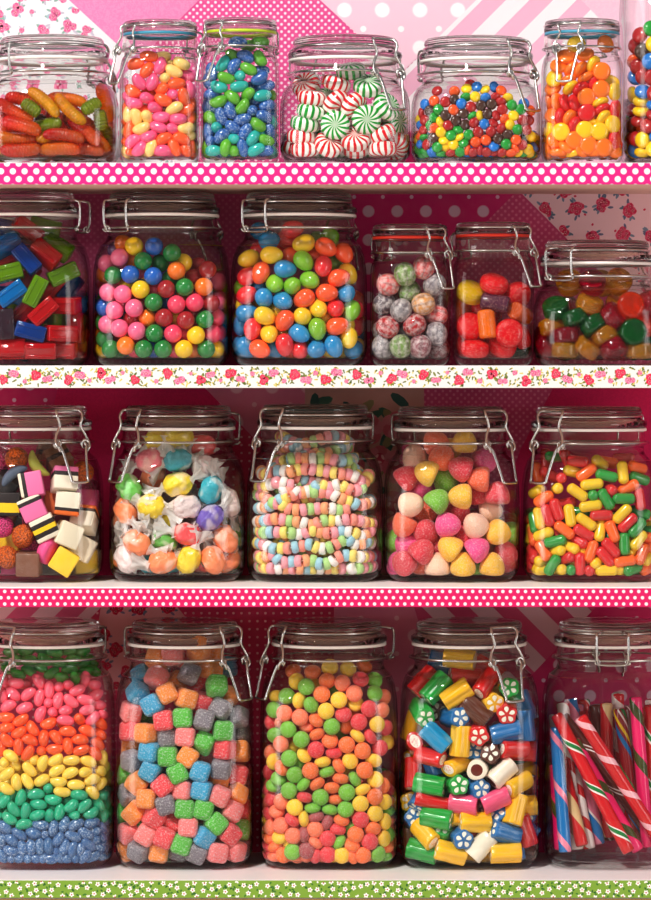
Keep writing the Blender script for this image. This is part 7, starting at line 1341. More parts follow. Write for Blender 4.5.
sour y 247 -508 1163 90 1 37 23 1;sour r 355 -486 1159 59 -31 36 -65 1;sour o 153 -540 1090 39 41 -56 61 1;sour o 291 -531 1038 -20 -9 -68 70 1;sour r -114 -540 1048 67 68 -19 22 1;sour r 42 -514 1021 -10 98 16 1 1
sour p -418 -489 1091 59 72 1 -36 1;sour o -348 -324 1122 88 33 -12 32 1;sour y -214 -511 998 -6 35 -35 86 1;sour y -305 -410 1047 54 78 30 5 1;sour g -346 -519 971 -29 -9 68 -66 1;sour y -55 -514 939 10 99 11 6 1
sour y 184 -526 951 77 60 11 22 1;sour y 387 -481 948 37 92 -15 -3 1;sour g -266 -449 929 66 51 38 -40 1;sour p -498 -308 997 56 47 58 -35 1;sour y -477 -387 929 66 71 17 16 1;sour o 81 -397 937 51 34 66 -43 1
sour r 440 -449 1053 60 77 -9 18 1;sour r 487 -384 1226 8 42 -55 72 1;sour y 503 -337 1098 76 51 14 38 1;sour o 157 -455 1244 26 67 -39 58 1;sour p -406 -395 1274 32 61 72 -11 1;sour r -497 -326 1264 74 39 49 -23 1
sour o 458 -233 1150 52 61 -37 47 1;sour r 337 -332 1329 -8 -20 72 -66 1;sour y 7 -415 1752 -38 -26 -49 74 1;sour y 164 -395 1734 43 44 -32 72 1;sour o -142 -415 1710 88 39 5 -28 1;sour o 305 -290 1750 40 42 -14 80 1
sour o -309 -326 1711 10 -18 -37 90 1;sour p 473 -350 1485 19 60 -47 61 1;sour g -281 -363 901 29 36 -58 67 1;sour o 86 -515 908 73 -14 49 -45 1;sour o 308 -529 868 68 70 -6 18 1;sour g -434 -442 786 79 27 30 -46 1
sour g -297 -522 828 64 75 16 -3 1;sour o -162 -541 865 24 26 66 -66 1;sour g -18 -509 852 -8 76 -63 13 1;sour o 100 -513 794 -47 12 4 87 1;sour g 223 -498 793 84 18 49 14 1;sour y 401 -479 782 73 62 -25 11 1
sour g -348 -519 691 70 60 -34 17 1;sour g -221 -508 744 3 92 6 38 1;sour o -102 -515 748 -2 81 -46 36 1;sour o 25 -511 712 21 94 26 -7 1;sour g 154 -541 678 38 39 -59 60 1;sour y 290 -500 696 5 -61 76 -23 1
sour g -75 -542 636 70 70 -7 6 1;sour o 56 -487 609 0 -29 95 -9 1;sour y 273 -532 578 63 73 -13 22 1;sour o 398 -501 635 70 56 42 -14 1;sour r -211 -512 632 13 87 -46 -7 1;sour p -410 -471 591 -40 -16 -54 72 1
sour p -173 -389 673 63 55 47 -30 1;sour g -142 -512 542 -6 83 -55 -1 1;sour g 7 -512 525 1 9 1 100 1;sour g 144 -537 531 78 62 5 7 1;sour o 243 -456 486 23 35 -60 69 1;sour y -298 -531 547 -13 -24 -66 70 1
sour p -452 -430 502 9 -2 -29 95 1;sour y -219 -513 446 -35 59 -29 66 1;sour m -111 -514 461 15 -12 3 98 1;sour m -16 -515 417 -15 77 -31 53 1;sour r -318 -502 438 77 33 14 53 1;sour o 107 -514 439 -3 13 -19 97 1
sour y 399 -499 490 1 30 -60 74 1;sour r 274 -534 440 23 31 -65 65 1;sour y 486 -424 410 69 54 43 22 1;sour o 377 -493 355 39 86 32 -10 1;sour g 202 -468 350 44 29 68 -51 1;sour o 230 -540 314 65 59 37 -31 1
sour r 74 -518 358 0 14 -10 99 1;sour p -120 -542 356 57 57 42 -42 1;sour m -216 -515 309 50 45 50 54 1;sour p -419 -484 386 37 3 -58 72 1;sour p -312 -529 300 -17 -7 70 -69 1;sour y -426 -466 282 -21 -18 -27 92 1
sour p -117 -518 244 -47 25 -17 83 1;sour r -12 -543 277 -49 -49 51 -51 1;sour g 86 -517 249 -27 82 -33 37 1;sour o 199 -522 222 75 17 32 -55 1;sour r 354 -520 247 21 2 71 -67 1;sour y 109 -537 132 28 32 69 -59 1
sour r -11 -539 139 56 62 41 -36 1;sour g -318 -526 161 -36 -26 67 -59 1;sour m -194 -540 174 69 68 -19 17 1;sour r -502 -360 609 68 50 -15 -52 1;sour r -511 -236 662 76 35 28 -47 1;sour g -478 -386 721 95 28 -4 15 1
sour y 478 -408 581 65 70 29 0 1;sour o 460 -411 723 17 3 -68 72 1;sour r -504 -326 469 -12 -36 -65 66 1;sour p -510 -381 353 32 71 -5 -63 1;sour r -118 -509 130 69 45 -46 -32 1;sour y 476 -440 264 33 -28 65 -63 1
sour o 293 -526 131 59 66 40 -25 1;sour r -516 -205 818 44 66 -26 55 1;sour o -405 -468 881 81 44 9 38 1;sour g 425 -478 133 10 -38 68 -62 1;sour o 6 -392 456 57 14 56 58 1;sour r 398 496 756 36 71 35 -49 0
sour p 508 -290 404 94 12 -4 -31 1;sour g -78 -408 422 69 -41 49 35 1;sour p 520 -92 751 -28 -19 86 38 1;sour p -120 -12 759 64 -33 -60 36 1;sour r 500 -288 128 67 73 -16 6 1;sour o 417 -388 372 -48 83 12 -25 1
sour p -465 -406 106 84 0 -1 54 1;sour g 505 -302 484 61 -7 -5 79 1;sour p 506 -204 105 52 -3 4 85 1;sour r 132 -367 610 -28 92 16 20 1;sour p -339 73 724 -32 87 35 -10 0;sour o 412 -68 708 -3 35 92 -19 0
sour p 543 27 575 -11 70 10 -70 1;sour o 520 -271 240 -1 -35 70 63 1;sour g -514 185 699 78 18 2 60 1;sour y 10 176 766 78 -41 41 -23 1;sour o 136 -439 105 83 -1 3 -56 1;sour o -468 26 774 72 1 8 -69 0
sour g 478 -371 106 99 4 3 13 1;sour g 4 -450 330 -17 14 91 36 1;sour y 92 42 730 74 14 6 66 1;sour r -366 -323 477 96 -24 11 4 1;sour r 183 -92 703 85 19 49 10 1;sour y 399 -419 247 60 61 11 51 1
sour r -518 -106 182 -24 97 -5 7 1;sour g -41 -26 666 3 -27 96 -12 1;sour g 44 324 797 97 -14 -18 -9 1;sour o 506 -285 568 7 97 22 10 1;sour r -130 -246 691 2 86 40 32 0;sour p 326 -202 569 41 -40 -29 77 1
sour r -515 205 618 83 13 -1 54 0;sour o 386 58 731 71 42 -26 51 0;sour p 515 -243 336 -8 -8 -3 99 1;sour r -542 67 626 -43 -55 44 56 0;sour y -74 -163 639 -45 -15 14 87 1;sour g 143 -301 551 -43 -33 -23 81 1
sour g 518 -69 474 -20 54 76 31 1;sour p 283 -16 743 97 5 -18 14 1;sour g 273 -272 626 64 30 -27 -66 1;sour o 520 18 699 -3 26 -11 96 1;sour o 56 -350 508 46 79 -31 -27 1;sour p -517 94 450 -15 82 -54 -9 0
sour r -204 -411 509 71 -70 -2 -8 1;sour g 5 -230 553 88 6 19 44 1;sour g -142 238 756 -25 -23 74 -58 1;sour r -398 467 745 78 27 -15 -55 0;sour g -435 334 739 -10 -55 80 23 0;sour g -394 -293 645 21 92 32 12 1
sour g 383 -409 490 56 51 -18 63 1;sour g 516 -20 329 54 19 -29 77 1;sour y -544 -112 274 63 32 -62 -34 1;sour o 175 206 728 37 -25 82 -36 0;sour o 203 -504 123 8 57 -7 81 1;sour g -202 -393 399 96 9 -8 -24 1
sour r -270 194 766 2 40 91 -7 0;sour g 312 -406 383 -23 -54 35 73 1;sour r -506 -317 190 -24 76 -60 -3 1;sour r 329 -331 535 -31 0 74 60 1;sour y -543 -106 400 13 69 17 69 1;sour o -345 -167 664 84 -2 52 15 1
sour y 514 -105 644 59 -1 -7 -81 1;sour g 165 -191 639 5 72 61 -32 0;sour p 52 -286 700 89 41 13 -17 1;sour p -150 -108 705 -8 24 39 88 1;sour g 368 -397 133 61 64 20 -43 1;sour o -12 -1 769 0 91 16 38 1
sour p -506 -238 562 -18 97 -19 -4 1;sour p -44 -256 490 68 -19 13 -69 1;sour o 230 -439 206 52 -85 -7 4 1;sour r -502 -304 105 93 -5 -2 -36 1;sour o -515 -224 258 82 7 -9 56 1;sour o -18 -451 238 95 26 18 7 1
sour g 414 191 775 -27 89 2 -37 1;sour r 512 -240 674 55 -16 33 -75 1;sour o 281 155 761 87 14 -33 -35 0;sour o -396 -477 128 76 58 11 28 1;sour p -404 -375 419 21 70 67 -15 1;sour p 356 -195 728 -4 -30 -3 95 1
sour p -85 -362 557 -46 14 -8 87 1;sour o -462 -424 190 67 -21 0 71 1;sour p 260 -151 692 76 38 48 22 1;sour y 419 -234 636 37 39 -6 84 1;sour g 476 334 723 32 45 73 -41 1;sour o -514 -23 325 -27 8 12 95 1
sour y 231 306 776 3 90 15 -41 1;sour o -515 -128 512 9 28 92 -25 1;sour y 518 -170 257 95 -15 -15 -24 1;sour o 120 -448 206 20 -29 -45 82 1;sour p -249 -192 720 98 16 -1 10 1;sour y 519 -167 417 23 95 -20 -4 1
sour y -327 -461 216 -41 39 49 66 1;sour o -513 -256 324 0 100 0 -3 1;sour r -216 64 742 13 78 38 47 1;sour r -375 -337 568 88 -11 5 45 1;sour o 490 -372 183 -1 -11 98 15 1;sour g -543 -10 502 70 14 69 14 1
sour g -238 -314 604 -23 -12 92 30 1;sour y -517 -108 593 78 -25 -12 -56 1;sour y -301 -372 404 48 -17 79 -33 0;sour r -310 -451 336 -43 37 50 66 1;sour o -137 -319 463 36 93 8 2 1;sour y -516 -225 393 34 0 15 93 1
sour g 539 -104 129 27 -59 -26 71 1;sour y 225 -378 432 55 71 -23 38 1;sour p -512 -213 470 98 -16 5 4 1;sour o -516 209 456 -26 96 8 -7 0;sour p -358 -387 105 93 4 1 36 1;sour p 52 -153 717 -16 88 44 11 1
sour p -519 85 315 49 87 7 3 1;sour r -89 337 784 93 -5 34 14 1;sour p -203 -461 128 55 -29 -77 -13 1;sour g 516 -104 564 0 -1 10 100 1;sour o 350 306 798 64 -25 -16 -71 0;sour p 514 -172 504 15 94 -29 5 1
sour r -212 -451 241 -31 59 68 29 1;sour y 189 -397 308 70 57 39 -18 1;sour o 516 70 407 5 1 -5 100 0;sour p -510 -206 108 61 -11 -12 -78 1;sour r -419 -84 730 77 1 -33 -54 1;sour p -516 106 533 83 19 -15 51 0
sour r -43 -325 630 9 96 -21 -14 1;sour g -309 -224 569 50 -2 32 80 1;sour o 519 -187 181 51 -4 -13 85 1;sour p -517 -31 668 -35 1 -63 70 1;sour p 326 -456 135 -12 -6 71 -70 1;sour g 502 -346 287 38 28 65 -59 1
sour r -515 -208 189 78 20 6 -59 1;sour o -497 -356 258 18 -67 72 3 1;sour p -64 -453 132 70 8 -68 19 1;sour y 179 65 785 -24 76 55 -24 1;sour y -298 -6 787 98 5 -6 -19 0;sour y 518 43 263 36 87 -35 1 0
sour p 301 -444 264 -28 84 2 -46 1;sour y 36 -476 134 14 10 -68 71 1;sour p -284 -447 116 -37 71 59 6 1
#4d
rock y -126 -484 1523 -14 -25 -48 83 1;rock n 42 -499 1379 86 -39 34 7 1;rock r 312 -432 1372 -3 -69 71 13 1;rock r -49 -334 1658 53 -84 -6 9 1;rock g -305 -440 1577 -16 -38 -10 91 1;rock g -425 -392 1363 60 -49 54 -33 1
rock n -270 -202 1360 65 16 -19 -72 1;rock b -150 -451 1321 -14 82 -53 14 1;rock t -304 -488 1144 92 10 34 -15 1;rock y -493 -187 1228 29 53 58 -55 1;rock r 68 -450 1192 22 66 -63 -35 1;rock b 296 -490 1198 12 -1 97 -19 1
rock y -93 -504 1120 61 29 65 -34 1;rock b 34 -338 1014 -23 63 -62 41 1;rock n 185 -420 989 62 -14 -3 -77 1;rockwhite r -356 -475 978 95 16 4 -25 1;rockwhite r 370 -466 1042 6 -23 91 -34 1;rockwhite y -116 -445 905 9 -39 91 10 1
rock b -326 -320 913 -47 68 -46 -33 1;rock r -398 -297 1615 39 -9 92 5 1;rockwhite r 126 -460 1617 -9 -49 39 77 1;rock y 165 -406 1460 -42 68 -54 26 1;rock y 256 -129 1503 87 47 8 15 1;rock g 354 -372 1537 63 9 -37 -68 1
rock b 468 -210 1390 -21 80 -22 -51 1;rock b 468 -364 1238 58 -46 55 38 1;rockwhite r -486 -320 1077 54 -45 29 -65 1;rock r 446 -278 1008 15 99 -5 -3 1;rock b -229 -201 1766 56 -82 8 12 1;rock y -96 -378 1819 86 -50 10 -8 1
rock r 158 -204 1707 96 3 25 -11 1;rockcore w 61 -466 875 25 -61 70 -29 1;rockcore2 w 265 -489 844 -7 -37 21 90 1;rock g -363 -468 733 83 -54 12 -5 1;rock g -136 -456 736 77 13 -15 -61 1;rock b 34 -444 708 74 -38 24 -50 1
rockcore2 k -64 -498 575 97 20 2 -13 1;rockcore k 204 -498 609 -2 -20 25 95 1;rockthin r -338 -475 590 85 -52 8 7 1;rock b -494 -267 413 65 -31 13 -68 1;rock2 g -299 -489 450 96 22 4 -17 1;rock y 32 -505 415 97 23 4 9 1
rock b -103 -459 285 71 -35 32 -52 1;rockcore2 w 84 -501 206 26 -31 67 62 1;rock b 290 -488 322 -14 -24 95 -11 1;rockwhite y -400 -455 310 53 70 -6 -46 1;rock y -181 -499 151 96 20 15 7 1;rock y 297 -488 150 2 -5 97 -22 1
rock y 384 -461 518 57 -23 78 7 1;rockwhite y 410 -441 733 30 -22 85 -38 1;rock b 262 -369 438 -6 -58 74 -33 1;rock r 78 -367 321 97 17 -9 16 1;rock r 470 -364 327 32 75 28 -51 1;rock n 201 -344 763 97 -23 8 -10 1
rock r -488 -304 814 -18 -68 6 71 1;rock y 38 -350 149 48 86 19 1 1;rock g -419 -400 150 96 24 8 -15 1;rock r 190 390 1012 90 41 14 -4 1;rock g -361 -272 297 20 -19 86 -43 1;rock g -458 -54 404 82 56 16 4 1
rock g -258 -388 265 5 73 -49 48 1;rock r -505 187 393 1 65 -46 -61 1;rock y -502 -158 556 53 -35 38 -67 1;rock r -330 -161 620 0 90 -38 -19 0;rock b 462 -217 322 -2 96 -1 -29 1;rock r 503 29 650 32 64 -59 -38 0
rock n -169 49 973 60 77 -24 -3 1;rock n -302 -106 880 -5 99 -16 -2 1;rock g 89 -104 826 62 -49 47 -40 1;rock g -510 -19 269 66 17 -20 -70 1;rock g 127 -234 650 70 19 -2 -69 1;rock y 461 -93 786 -13 -28 73 61 1
rock g -46 -98 720 77 -16 1 -61 1;rock n 192 82 802 85 4 52 -10 0;rock b -408 -344 613 -3 -49 46 74 1;rock y 507 97 456 49 -58 61 24 1;rock n 446 408 661 49 -2 57 66 0;rock n 301 -276 640 2 90 22 38 0
rock n -504 -219 195 -49 49 56 46 1;rock g 368 83 760 3 66 65 38 0;rock b 44 142 971 78 -62 -4 -4 0;rock y -119 -224 881 56 65 37 35 1;rock g -454 51 621 -14 17 95 23 1;rock y -503 -20 873 73 -5 -34 -59 1
rock n 251 -129 769 16 78 57 19 0;rock n -501 -110 726 58 6 38 72 1;rock r -476 124 146 79 -48 -27 28 1;rock n 117 -323 487 16 70 -67 20 1;rock y 238 -353 213 74 16 -61 23 1;rock g -437 -35 150 85 -32 -27 33 1
rock r -224 -221 736 -27 -6 11 96 1;rock y -332 480 885 67 73 17 0 1;rock y 191 -148 959 94 23 25 -3 1;rock b -459 74 464 84 51 18 0 1;rock n -493 276 182 -40 -42 81 -13 1;rock y 445 -304 529 66 75 1 6 1
rock n 504 -26 282 62 2 -13 -77 1;rock r -28 -147 149 79 19 0 -58 1;rock g 208 295 848 49 -27 -51 65 0;rock n -499 217 926 -9 76 -63 13 1;rock b 372 -327 189 15 74 -14 -64 1;rock g -194 -328 580 -1 91 26 31 1
rock b -461 171 761 81 56 17 3 1;rock n 449 -217 147 -10 10 95 -28 1;rock g -205 -169 146 -22 -45 70 51 1;rock y -81 -384 441 -25 12 -26 93 1;rock r 494 272 582 46 34 76 31 1;rock b 506 -116 443 72 -3 -10 -69 1
rock n 502 -191 647 65 -21 -51 -52 1;rock g 502 139 853 -2 78 -24 -58 1;rock b -155 388 891 73 0 -61 31 0"""

def fits(g, me, M):
    """does a mesh placed by M in the jar's frame stay inside the glass"""
    for v in me.vertices:
        p = M @ v.co; w, n = inner_w(g, p.z)
        if p.z < .0063 or (abs(p.x) ** n + abs(p.y) ** n) ** (1 / n) > w - .0006: return False
    return True
rng = random.Random(7); PLACED = []
def place_all():
    jar = None; items = {}
    for line in DATA.strip().split('\n'):
        if line.startswith('#'):
            jar = line[1:].strip(); items[jar] = []; continue
        for e in line.split(';'):
            T = e.split()
            if len(T) < 10: continue
            kd, c = T[0], T[1]; x, y, z = [int(t) * 1e-4 for t in T[2:5]]; q = Quaternion([int(t) / 100 for t in T[5:9]]).normalized(); seen = int(T[9])
            g = GEO[jar]; rgb, word = COL[jar][c]
            if kd == 'sandwich':
                nm, me, cat, noun = 'licorice_sandwich', M_SANDW[c], 'licorice', 'licorice sandwich' ; word = SANDW_NAME[c]
            else: nm, me, cat, noun = KIND[kd]
            if kd == 'bean' and jar == '1c' and c == 'b': me = ME_SPECK
            if kd == 'bean3' and c == 'b': me = ME_SPECK3
            if kd == 'taffy': me = rng.choice(ME_TAFFY)
            o = link(nm, me)
            o.matrix_world = Matrix.Translation((g['X'] + x, g['Y'] + y, g['Z'] + z)) @ q.to_matrix().to_4x4()
            j = rng.uniform(-.07, .07)
            r_, g_, b_, _ = lin(*rgb); lu = .3 * r_ + .59 * g_ + .11 * b_; k = 1 + j; o.color = (max(.002, lu + (r_ - lu) * 1.04) * k, max(.002, lu + (g_ - lu) * 1.04) * (k + rng.uniform(-.03, .03)), max(.002, lu + (b_ - lu) * 1.04) * k, 1)
            if kd == 'taffy':
                for _ in range(12):
                    if fits(g, me, Matrix.Translation((x, y, z)) @ q.to_matrix().to_4x4()): break
                    x, y, z = x * .985, y * .985, z + (.0004 if z < .03 else 0)
                o.matrix_world = Matrix.Translation((g['X'] + x, g['Y'] + y, g['Z'] + z)) @ q.to_matrix().to_4x4()
                ML = q.to_matrix()
                for sg in (1, -1):
                    w = link('wrapper_twist', rng.choice(ME_TWIST), o)
                    st = Vector((x, y, z)) + ML @ Vector((sg * .0115, 0, 0)); d = ML @ Vector((sg, rng.uniform(-.3, .3), rng.uniform(-.3, .3))).normalized()
                    # the paper folds over where the glass is in its way
                    for _ in range(40):
                        tip = st + d * .0150; ww, n = inner_w(g, min(max(tip.z, .007), g['H'] * .8)); lim = ww - .0075
                        k_ = (abs(tip.x) ** n + abs(tip.y) ** n) ** (1 / n)
                        bad = Vector((0, 0, 0))
                        if k_ > lim: bad += Vector((-tip.x, -tip.y, 0)).normalized()
                        if tip.z < .019: bad += Vector((0, 0, 1))
                        if tip.z > g['H'] - .045: bad += Vector((0, 0, -1))
                        if bad.length < .01: break
                        d = (d + bad * .12).normalized()
                    out = Vector((tip.x, tip.y, 0)); out = (out - d * out.dot(d)); out = out.normalized() if out.length > 1e-5 else d.orthogonal().normalized()
                    B = Matrix((d, out.cross(d), out)).transposed().to_4x4()      # the fan lies flat along the glass
                    ML_ = q.to_matrix().to_4x4().inverted() @ Matrix.Translation(st - Vector((x, y, z))) @ B
                    w['label'] = 'white waxed paper twist'
                    base = Matrix.Translation((x, y, z)) @ q.to_matrix().to_4x4() @ ML_; sc_ = 1.02
                    while sc_ > .35 and not fits(g, w.data, base @ Matrix.Scale(sc_, 4)): sc_ *= .9
                    w.matrix_basis = ML_ @ Matrix.Scale(sc_, 4)
            PLACED.append((jar, len(items[jar]), o)); o['category'] = cat; o['group'] = CONTENT[jar] + ' in their jar'
            items[jar].append((o, noun, word, x, z, seen))
    for k, L in items.items(): name_all(k, L)
place_all()

# ------------------------------------------------------------------ candy necklaces: strings of pastel beads pressed against the glass
def px_local(g, px, py, inset):
    """point on the inside of the glass seen at a row and column of the survey, inset behind it"""
    y = -g['W'] + inset
    for _ in range(4):
        D = DIST + g['Y'] + y
        x = (px - CX0) * D / F_PX - g['X']; z = (HOR - py) * D / F_PX - g['Z']
        w, n = inner_w(g, max(z, .007)); w = max(w - inset, .002); x = max(-w * .985, min(w * .985, x)); xx = abs(x)
        y = -((w ** n - xx ** n) ** (1 / n))
    return x, y, z
PASTEL = [lin(252, 168, 112), lin(250, 160, 172), lin(252, 226, 110), lin(176, 218, 130), lin(158, 206, 224), lin(246, 238, 232), lin(252, 150, 132)]
ROWS = [
    [(190, 22), (250, 18), (310, 22), (380, 18), (440, 30), (500, 25)],
    [(95, 90), (150, 80), (205, 82), (250, 72), (300, 72), (370, 80), (440, 92), (490, 98), (530, 112), (565, 140), (590, 110)],
    [(40, 160), (95, 150), (150, 135), (200, 150), (230, 150)],
    [(150, 190), (200, 172), (240, 188), (300, 182), (345, 150), (390, 165), (440, 150), (480, 165), (520, 180), (560, 165)],
    [(30, 200), (70, 205), (110, 240), (160, 220), (200, 205), (260, 185), (320, 185), (400, 190), (440, 212), (490, 230), (545, 250), (590, 238)],
    [(38, 268), (90, 258), (145, 240), (190, 268), (260, 275), (330, 268), (400, 268), (450, 275), (510, 262)],
    [(18, 335), (70, 330), (130, 320), (190, 328), (262, 338), (310, 352), (370, 328), (430, 330), (480, 322), (550, 330), (605, 345)],
    [(75, 388), (140, 385), (195, 390), (255, 395), (310, 378), (350, 385), (410, 390), (455, 382), (515, 388), (560, 410), (600, 380)],
    [(15, 440), (70, 448), (115, 470), (160, 468), (205, 465), (262, 455), (300, 448), (348, 468), (400, 462), (440, 440), (485, 422), (525, 445), (570, 440)],
    [(60, 515), (115, 500), (155, 535), (205, 535), (255, 530), (310, 528), (350, 545), (400, 540), (440, 512), (490, 502), (545, 510), (605, 508)],
    [(35, 582), (85, 572), (135, 586), (190, 592), (245, 590), (295, 596), (350, 600), (410, 602), (445, 610), (490, 600), (520, 575), (565, 575), (620, 555)],
]
NECK_WORDS = ['topmost candy necklace, up in the neck of the jar', 'candy necklace just under the jar neck', 'short candy necklace curve behind the steel lever', 'candy necklace winding right below the shoulder loop',
              'candy necklace drooping to the right in the upper middle', 'candy necklace row just above the middle of its jar', 'candy necklace row across the middle of its jar', 'candy necklace row just below the middle of its jar',
              'candy necklace fourth row up from the jar base area', 'candy necklace row second from the bottom of its jar', 'bottom candy necklace row lying on the jar base']
NECK_WORDS[8] = 'candy necklace row third from the bottom of its jar'
def bead_mesh(): return mk('bead', xr(lathe([(1.3, -2.5, 2), (4.0, -3.15, 2), (5.2, -2.4, 2), (5.6, 0, 2), (5.2, 2.4, 2), (4.0, 3.15, 2), (1.3, 2.5, 2)], 20)), M_BEAD)
ME_BEAD = bead_mesh()
def necklaces():
    g = GEO['3c']; rnd = random.Random(11)
    def one(path, label, full=True):
        P = smooth_path(path, 8)
        root = bpy.data.objects.new('candy_necklace', None); C.objects.link(root); root.empty_display_size = .01
        root.location = (g['X'], g['Y'], g['Z'] + .006)
        tag(root, label, 'candy necklace', 'pastel candy necklaces in their jar')
        up = Vector((0, 0, -.006))
        v, f = tube([p + up for p in P], .0007, 6); link('elastic_cord', mesh('elastic_cord', v, f, M_CORD), root)
        d = 0; nxt = .003; last = -1
        for a, b in zip(P, P[1:]):
            L = (b - a).length
            while d + L >= nxt:
                t = (nxt - d) / L; p = a.lerp(b, t); tn = (b - a).normalized()
                tn = (tn + Vector((rnd.uniform(-.18, .18), rnd.uniform(-.18, .18), rnd.uniform(-.18, .18)))).normalized()
                o = link('bead', ME_BEAD, root)
                o.matrix_local = Matrix.Translation(p + up) @ tn.to_track_quat('X', 'Z').to_matrix().to_4x4()
                c = rnd.randrange(7)
                if c == last: c = (c + 1 + rnd.randrange(5)) % 7
                last = c; o.color = PASTEL[c]
                nxt += .0064
            d += L
    for i, row in enumerate(ROWS):
        pts = [px_local(g, 250 + x / 5.008, 455 + y / 5.008, .0074 + (.0016 if k % 2 else 0)) for k, (x, y) in enumerate(row)]
        # the ends run on round the sides of the jar
        def side(p, s):
            w, n = inner_w(g, p[2]); w -= .0092; out = []
            for ang in (.16, .34, .52, .72, .92):
                x0 = abs(p[0]) / w; a0 = math.atan2(-p[1], abs(p[0])) - ang * .8
                c_, s_ = math.cos(a0), math.sin(a0); k_ = (abs(c_) ** n + abs(s_) ** n) ** (-1 / n)
                out.append((s * w * k_ * c_, -w * k_ * s_, max(.0122, p[2] + rnd.uniform(-.002, .002))))
            return out
        pts = [(x, y, max(z, .0122)) for x, y, z in pts]
        path = pts
        if i not in (0, 2, 3, 5): path = side(pts[0], -1)[::-1] + pts + side(pts[-1], 1)
        one(path, NECK_WORDS[i])
    # the coils behind them fill the jar
    for k in range(14):
        z = .015 + k * .0083; w, n = inner_w(g, z); w -= .0175 + .001 * (k % 3); pts = []
        for i in range(9):
            a = PI * (1.0 + i / 8); c_, s_ = math.cos(a), math.sin(a); kk = (abs(c_) ** n + abs(s_) ** n) ** (-1 / n)
            pts.append((w * kk * c_, w * kk * s_, z + .0035 * math.sin(i * 1.3 + k * 2)))
        one(pts, 'candy necklace coil behind the outer rows, mostly hidden by them')
necklaces()

# ------------------------------------------------------------------ twisted candy sticks
RD, PKW, GRN, WHT, BRN, HOT, OLV, BLU, CRM, PNK, NVY, YEL, DRD = lin(215, 20, 30), lin(252, 190, 200), lin(20, 130, 60), lin(252, 240, 236), lin(112, 34, 18), lin(240, 30, 110), lin(72, 76, 28), lin(20, 120, 190), lin(238, 205, 150), lin(246, 140, 170), lin(40, 50, 90), lin(250, 210, 20), lin(150, 12, 28)
STICK = {
    'red stick with pale pink stripes': m_stick('stick_red_pink', RD, [(.3, .52, PKW)]),
    'brown stick with fine white lines': m_stick('stick_brown', BRN, [(.1, .14, WHT), (.2, .24, WHT)], .05),
    'red stick with a green and white stripe': m_stick('stick_red_green', RD, [(.2, .26, WHT), (.26, .38, GRN), (.38, .42, WHT)], .042),
    'hot pink stick with olive stripes': m_stick('stick_pink_olive', HOT, [(.3, .58, OLV)], .045),
    'blue stick with pink stripes': m_stick('stick_blue_pink', BLU, [(.3, .48, PNK)], .045),
    'red stick with wide cream stripes': m_stick('stick_red_cream', RD, [(.1, .45, CRM)], .07),
    'pink and blue stick': m_stick('stick_pink_blue', PNK, [(.1, .4, BLU), (.4, .46, WHT)], .06),
    'dark red, blue and yellow stick': m_stick('stick_rainbow', DRD, [(.1, .22, BLU), (.3, .38, YEL), (.5, .55, WHT), (.6, .7, GRN)], .07),
    'white stick with red stripes': m_stick('stick_white_red', WHT, [(.1, .45, RD)], .03),
}
# (stick, top x, top y, bottom x, bottom y in the crop, layer behind the glass, where)
STICKS = [
    ('white stick with red stripes', 118, 150, 178, 822, 2.8, 'at the back beside the blue one'),
    ('red stick with pale pink stripes', 250, 150, 300, 815, 3.4, 'standing at the back of the bundle'),
    ('dark red, blue and yellow stick', 330, 140, 415, 812, 3.8, 'half hidden at the back'),
    ('brown stick with fine white lines', 480, 120, 560, 800, 4.4, 'at the back behind the hot pink one'),
    ('white stick with red stripes', 600, 70, 625, 800, 3.0, 'half hidden at the far right edge'),
    ('red stick with pale pink stripes', 225, 135, 655, 800, 0, 'slanting in front of the brown one'),
    ('red stick with a green and white stripe', 88, 120, 470, 812, 0, 'slanting at the front left'),
    ('blue stick with pink stripes', 84, 190, 152, 812, 1.0, 'upright at the left edge'),
    ('hot pink stick with olive stripes', 205, 270, 525, 815, .6, 'slanting between red and brown ones'),
    ('brown stick with fine white lines', 150, 150, 610, 760, 1.2, 'slanting behind the front red one'),
    ('red stick with wide cream stripes', 108, 225, 245, 795, 1.6, 'behind the front left slanting one'),
    ('pink and blue stick', 205, 80, 345, 815, 2.6, 'behind the cream-striped red one'),
    ('red stick with wide cream stripes', 378, 90, 395, 780, 3.2, 'standing behind the front slanting one'),
    ('dark red, blue and yellow stick', 442, 115, 530, 790, 3, 'standing right of the cream-striped one'),
    ('hot pink stick with olive stripes', 512, 45, 575, 800, .9, 'standing tallest of the sticks'),
    ('white stick with red stripes', 440, 45, 470, 780, 4.2, 'behind the yellow-striped dark one'),
    ('red stick with a green and white stripe', 285, 100, 350, 800, 4.3, 'upright behind the others'),
    ('white stick with red stripes', 160, 95, 225, 825, 2.2, 'at left behind the blue one'),
    ('hot pink stick with olive stripes', 75, 380, 95, 800, 1.3, 'short one at the far left edge'),
    ('red stick with a green and white stripe', 590, 90, 600, 800, 1.6, 'upright at the far right edge'),
    ('white stick with red stripes', 215, 430, 290, 840, 2.2, 'low behind the pink and blue one'),
    ('brown stick with fine white lines', 330, 110, 440, 800, 3.6, 'upright at the back'),
    ('red stick with wide cream stripes', 560, 120, 500, 810, 3.6, 'at the back on the right'),
    ('blue stick with pink stripes', 250, 120, 200, 810, 4, 'at the back on the left'),
]
def seg_gap(a, b, c, d):
    """closest approach of two segments: distance and the two parameters"""
    u, v, w = b - a, d - c, a - c
    A, B, Cc, D, E = u.dot(u), u.dot(v), v.dot(v), u.dot(w), v.dot(w); den = A * Cc - B * B
    s = 0 if den < 1e-12 else max(0, min(1, (B * E - Cc * D) / den)); t = max(0, min(1, (B * s + E) / Cc)); s = max(0, min(1, (B * t - D) / A))
    return (a + u * s - c - v * t).length, s, t
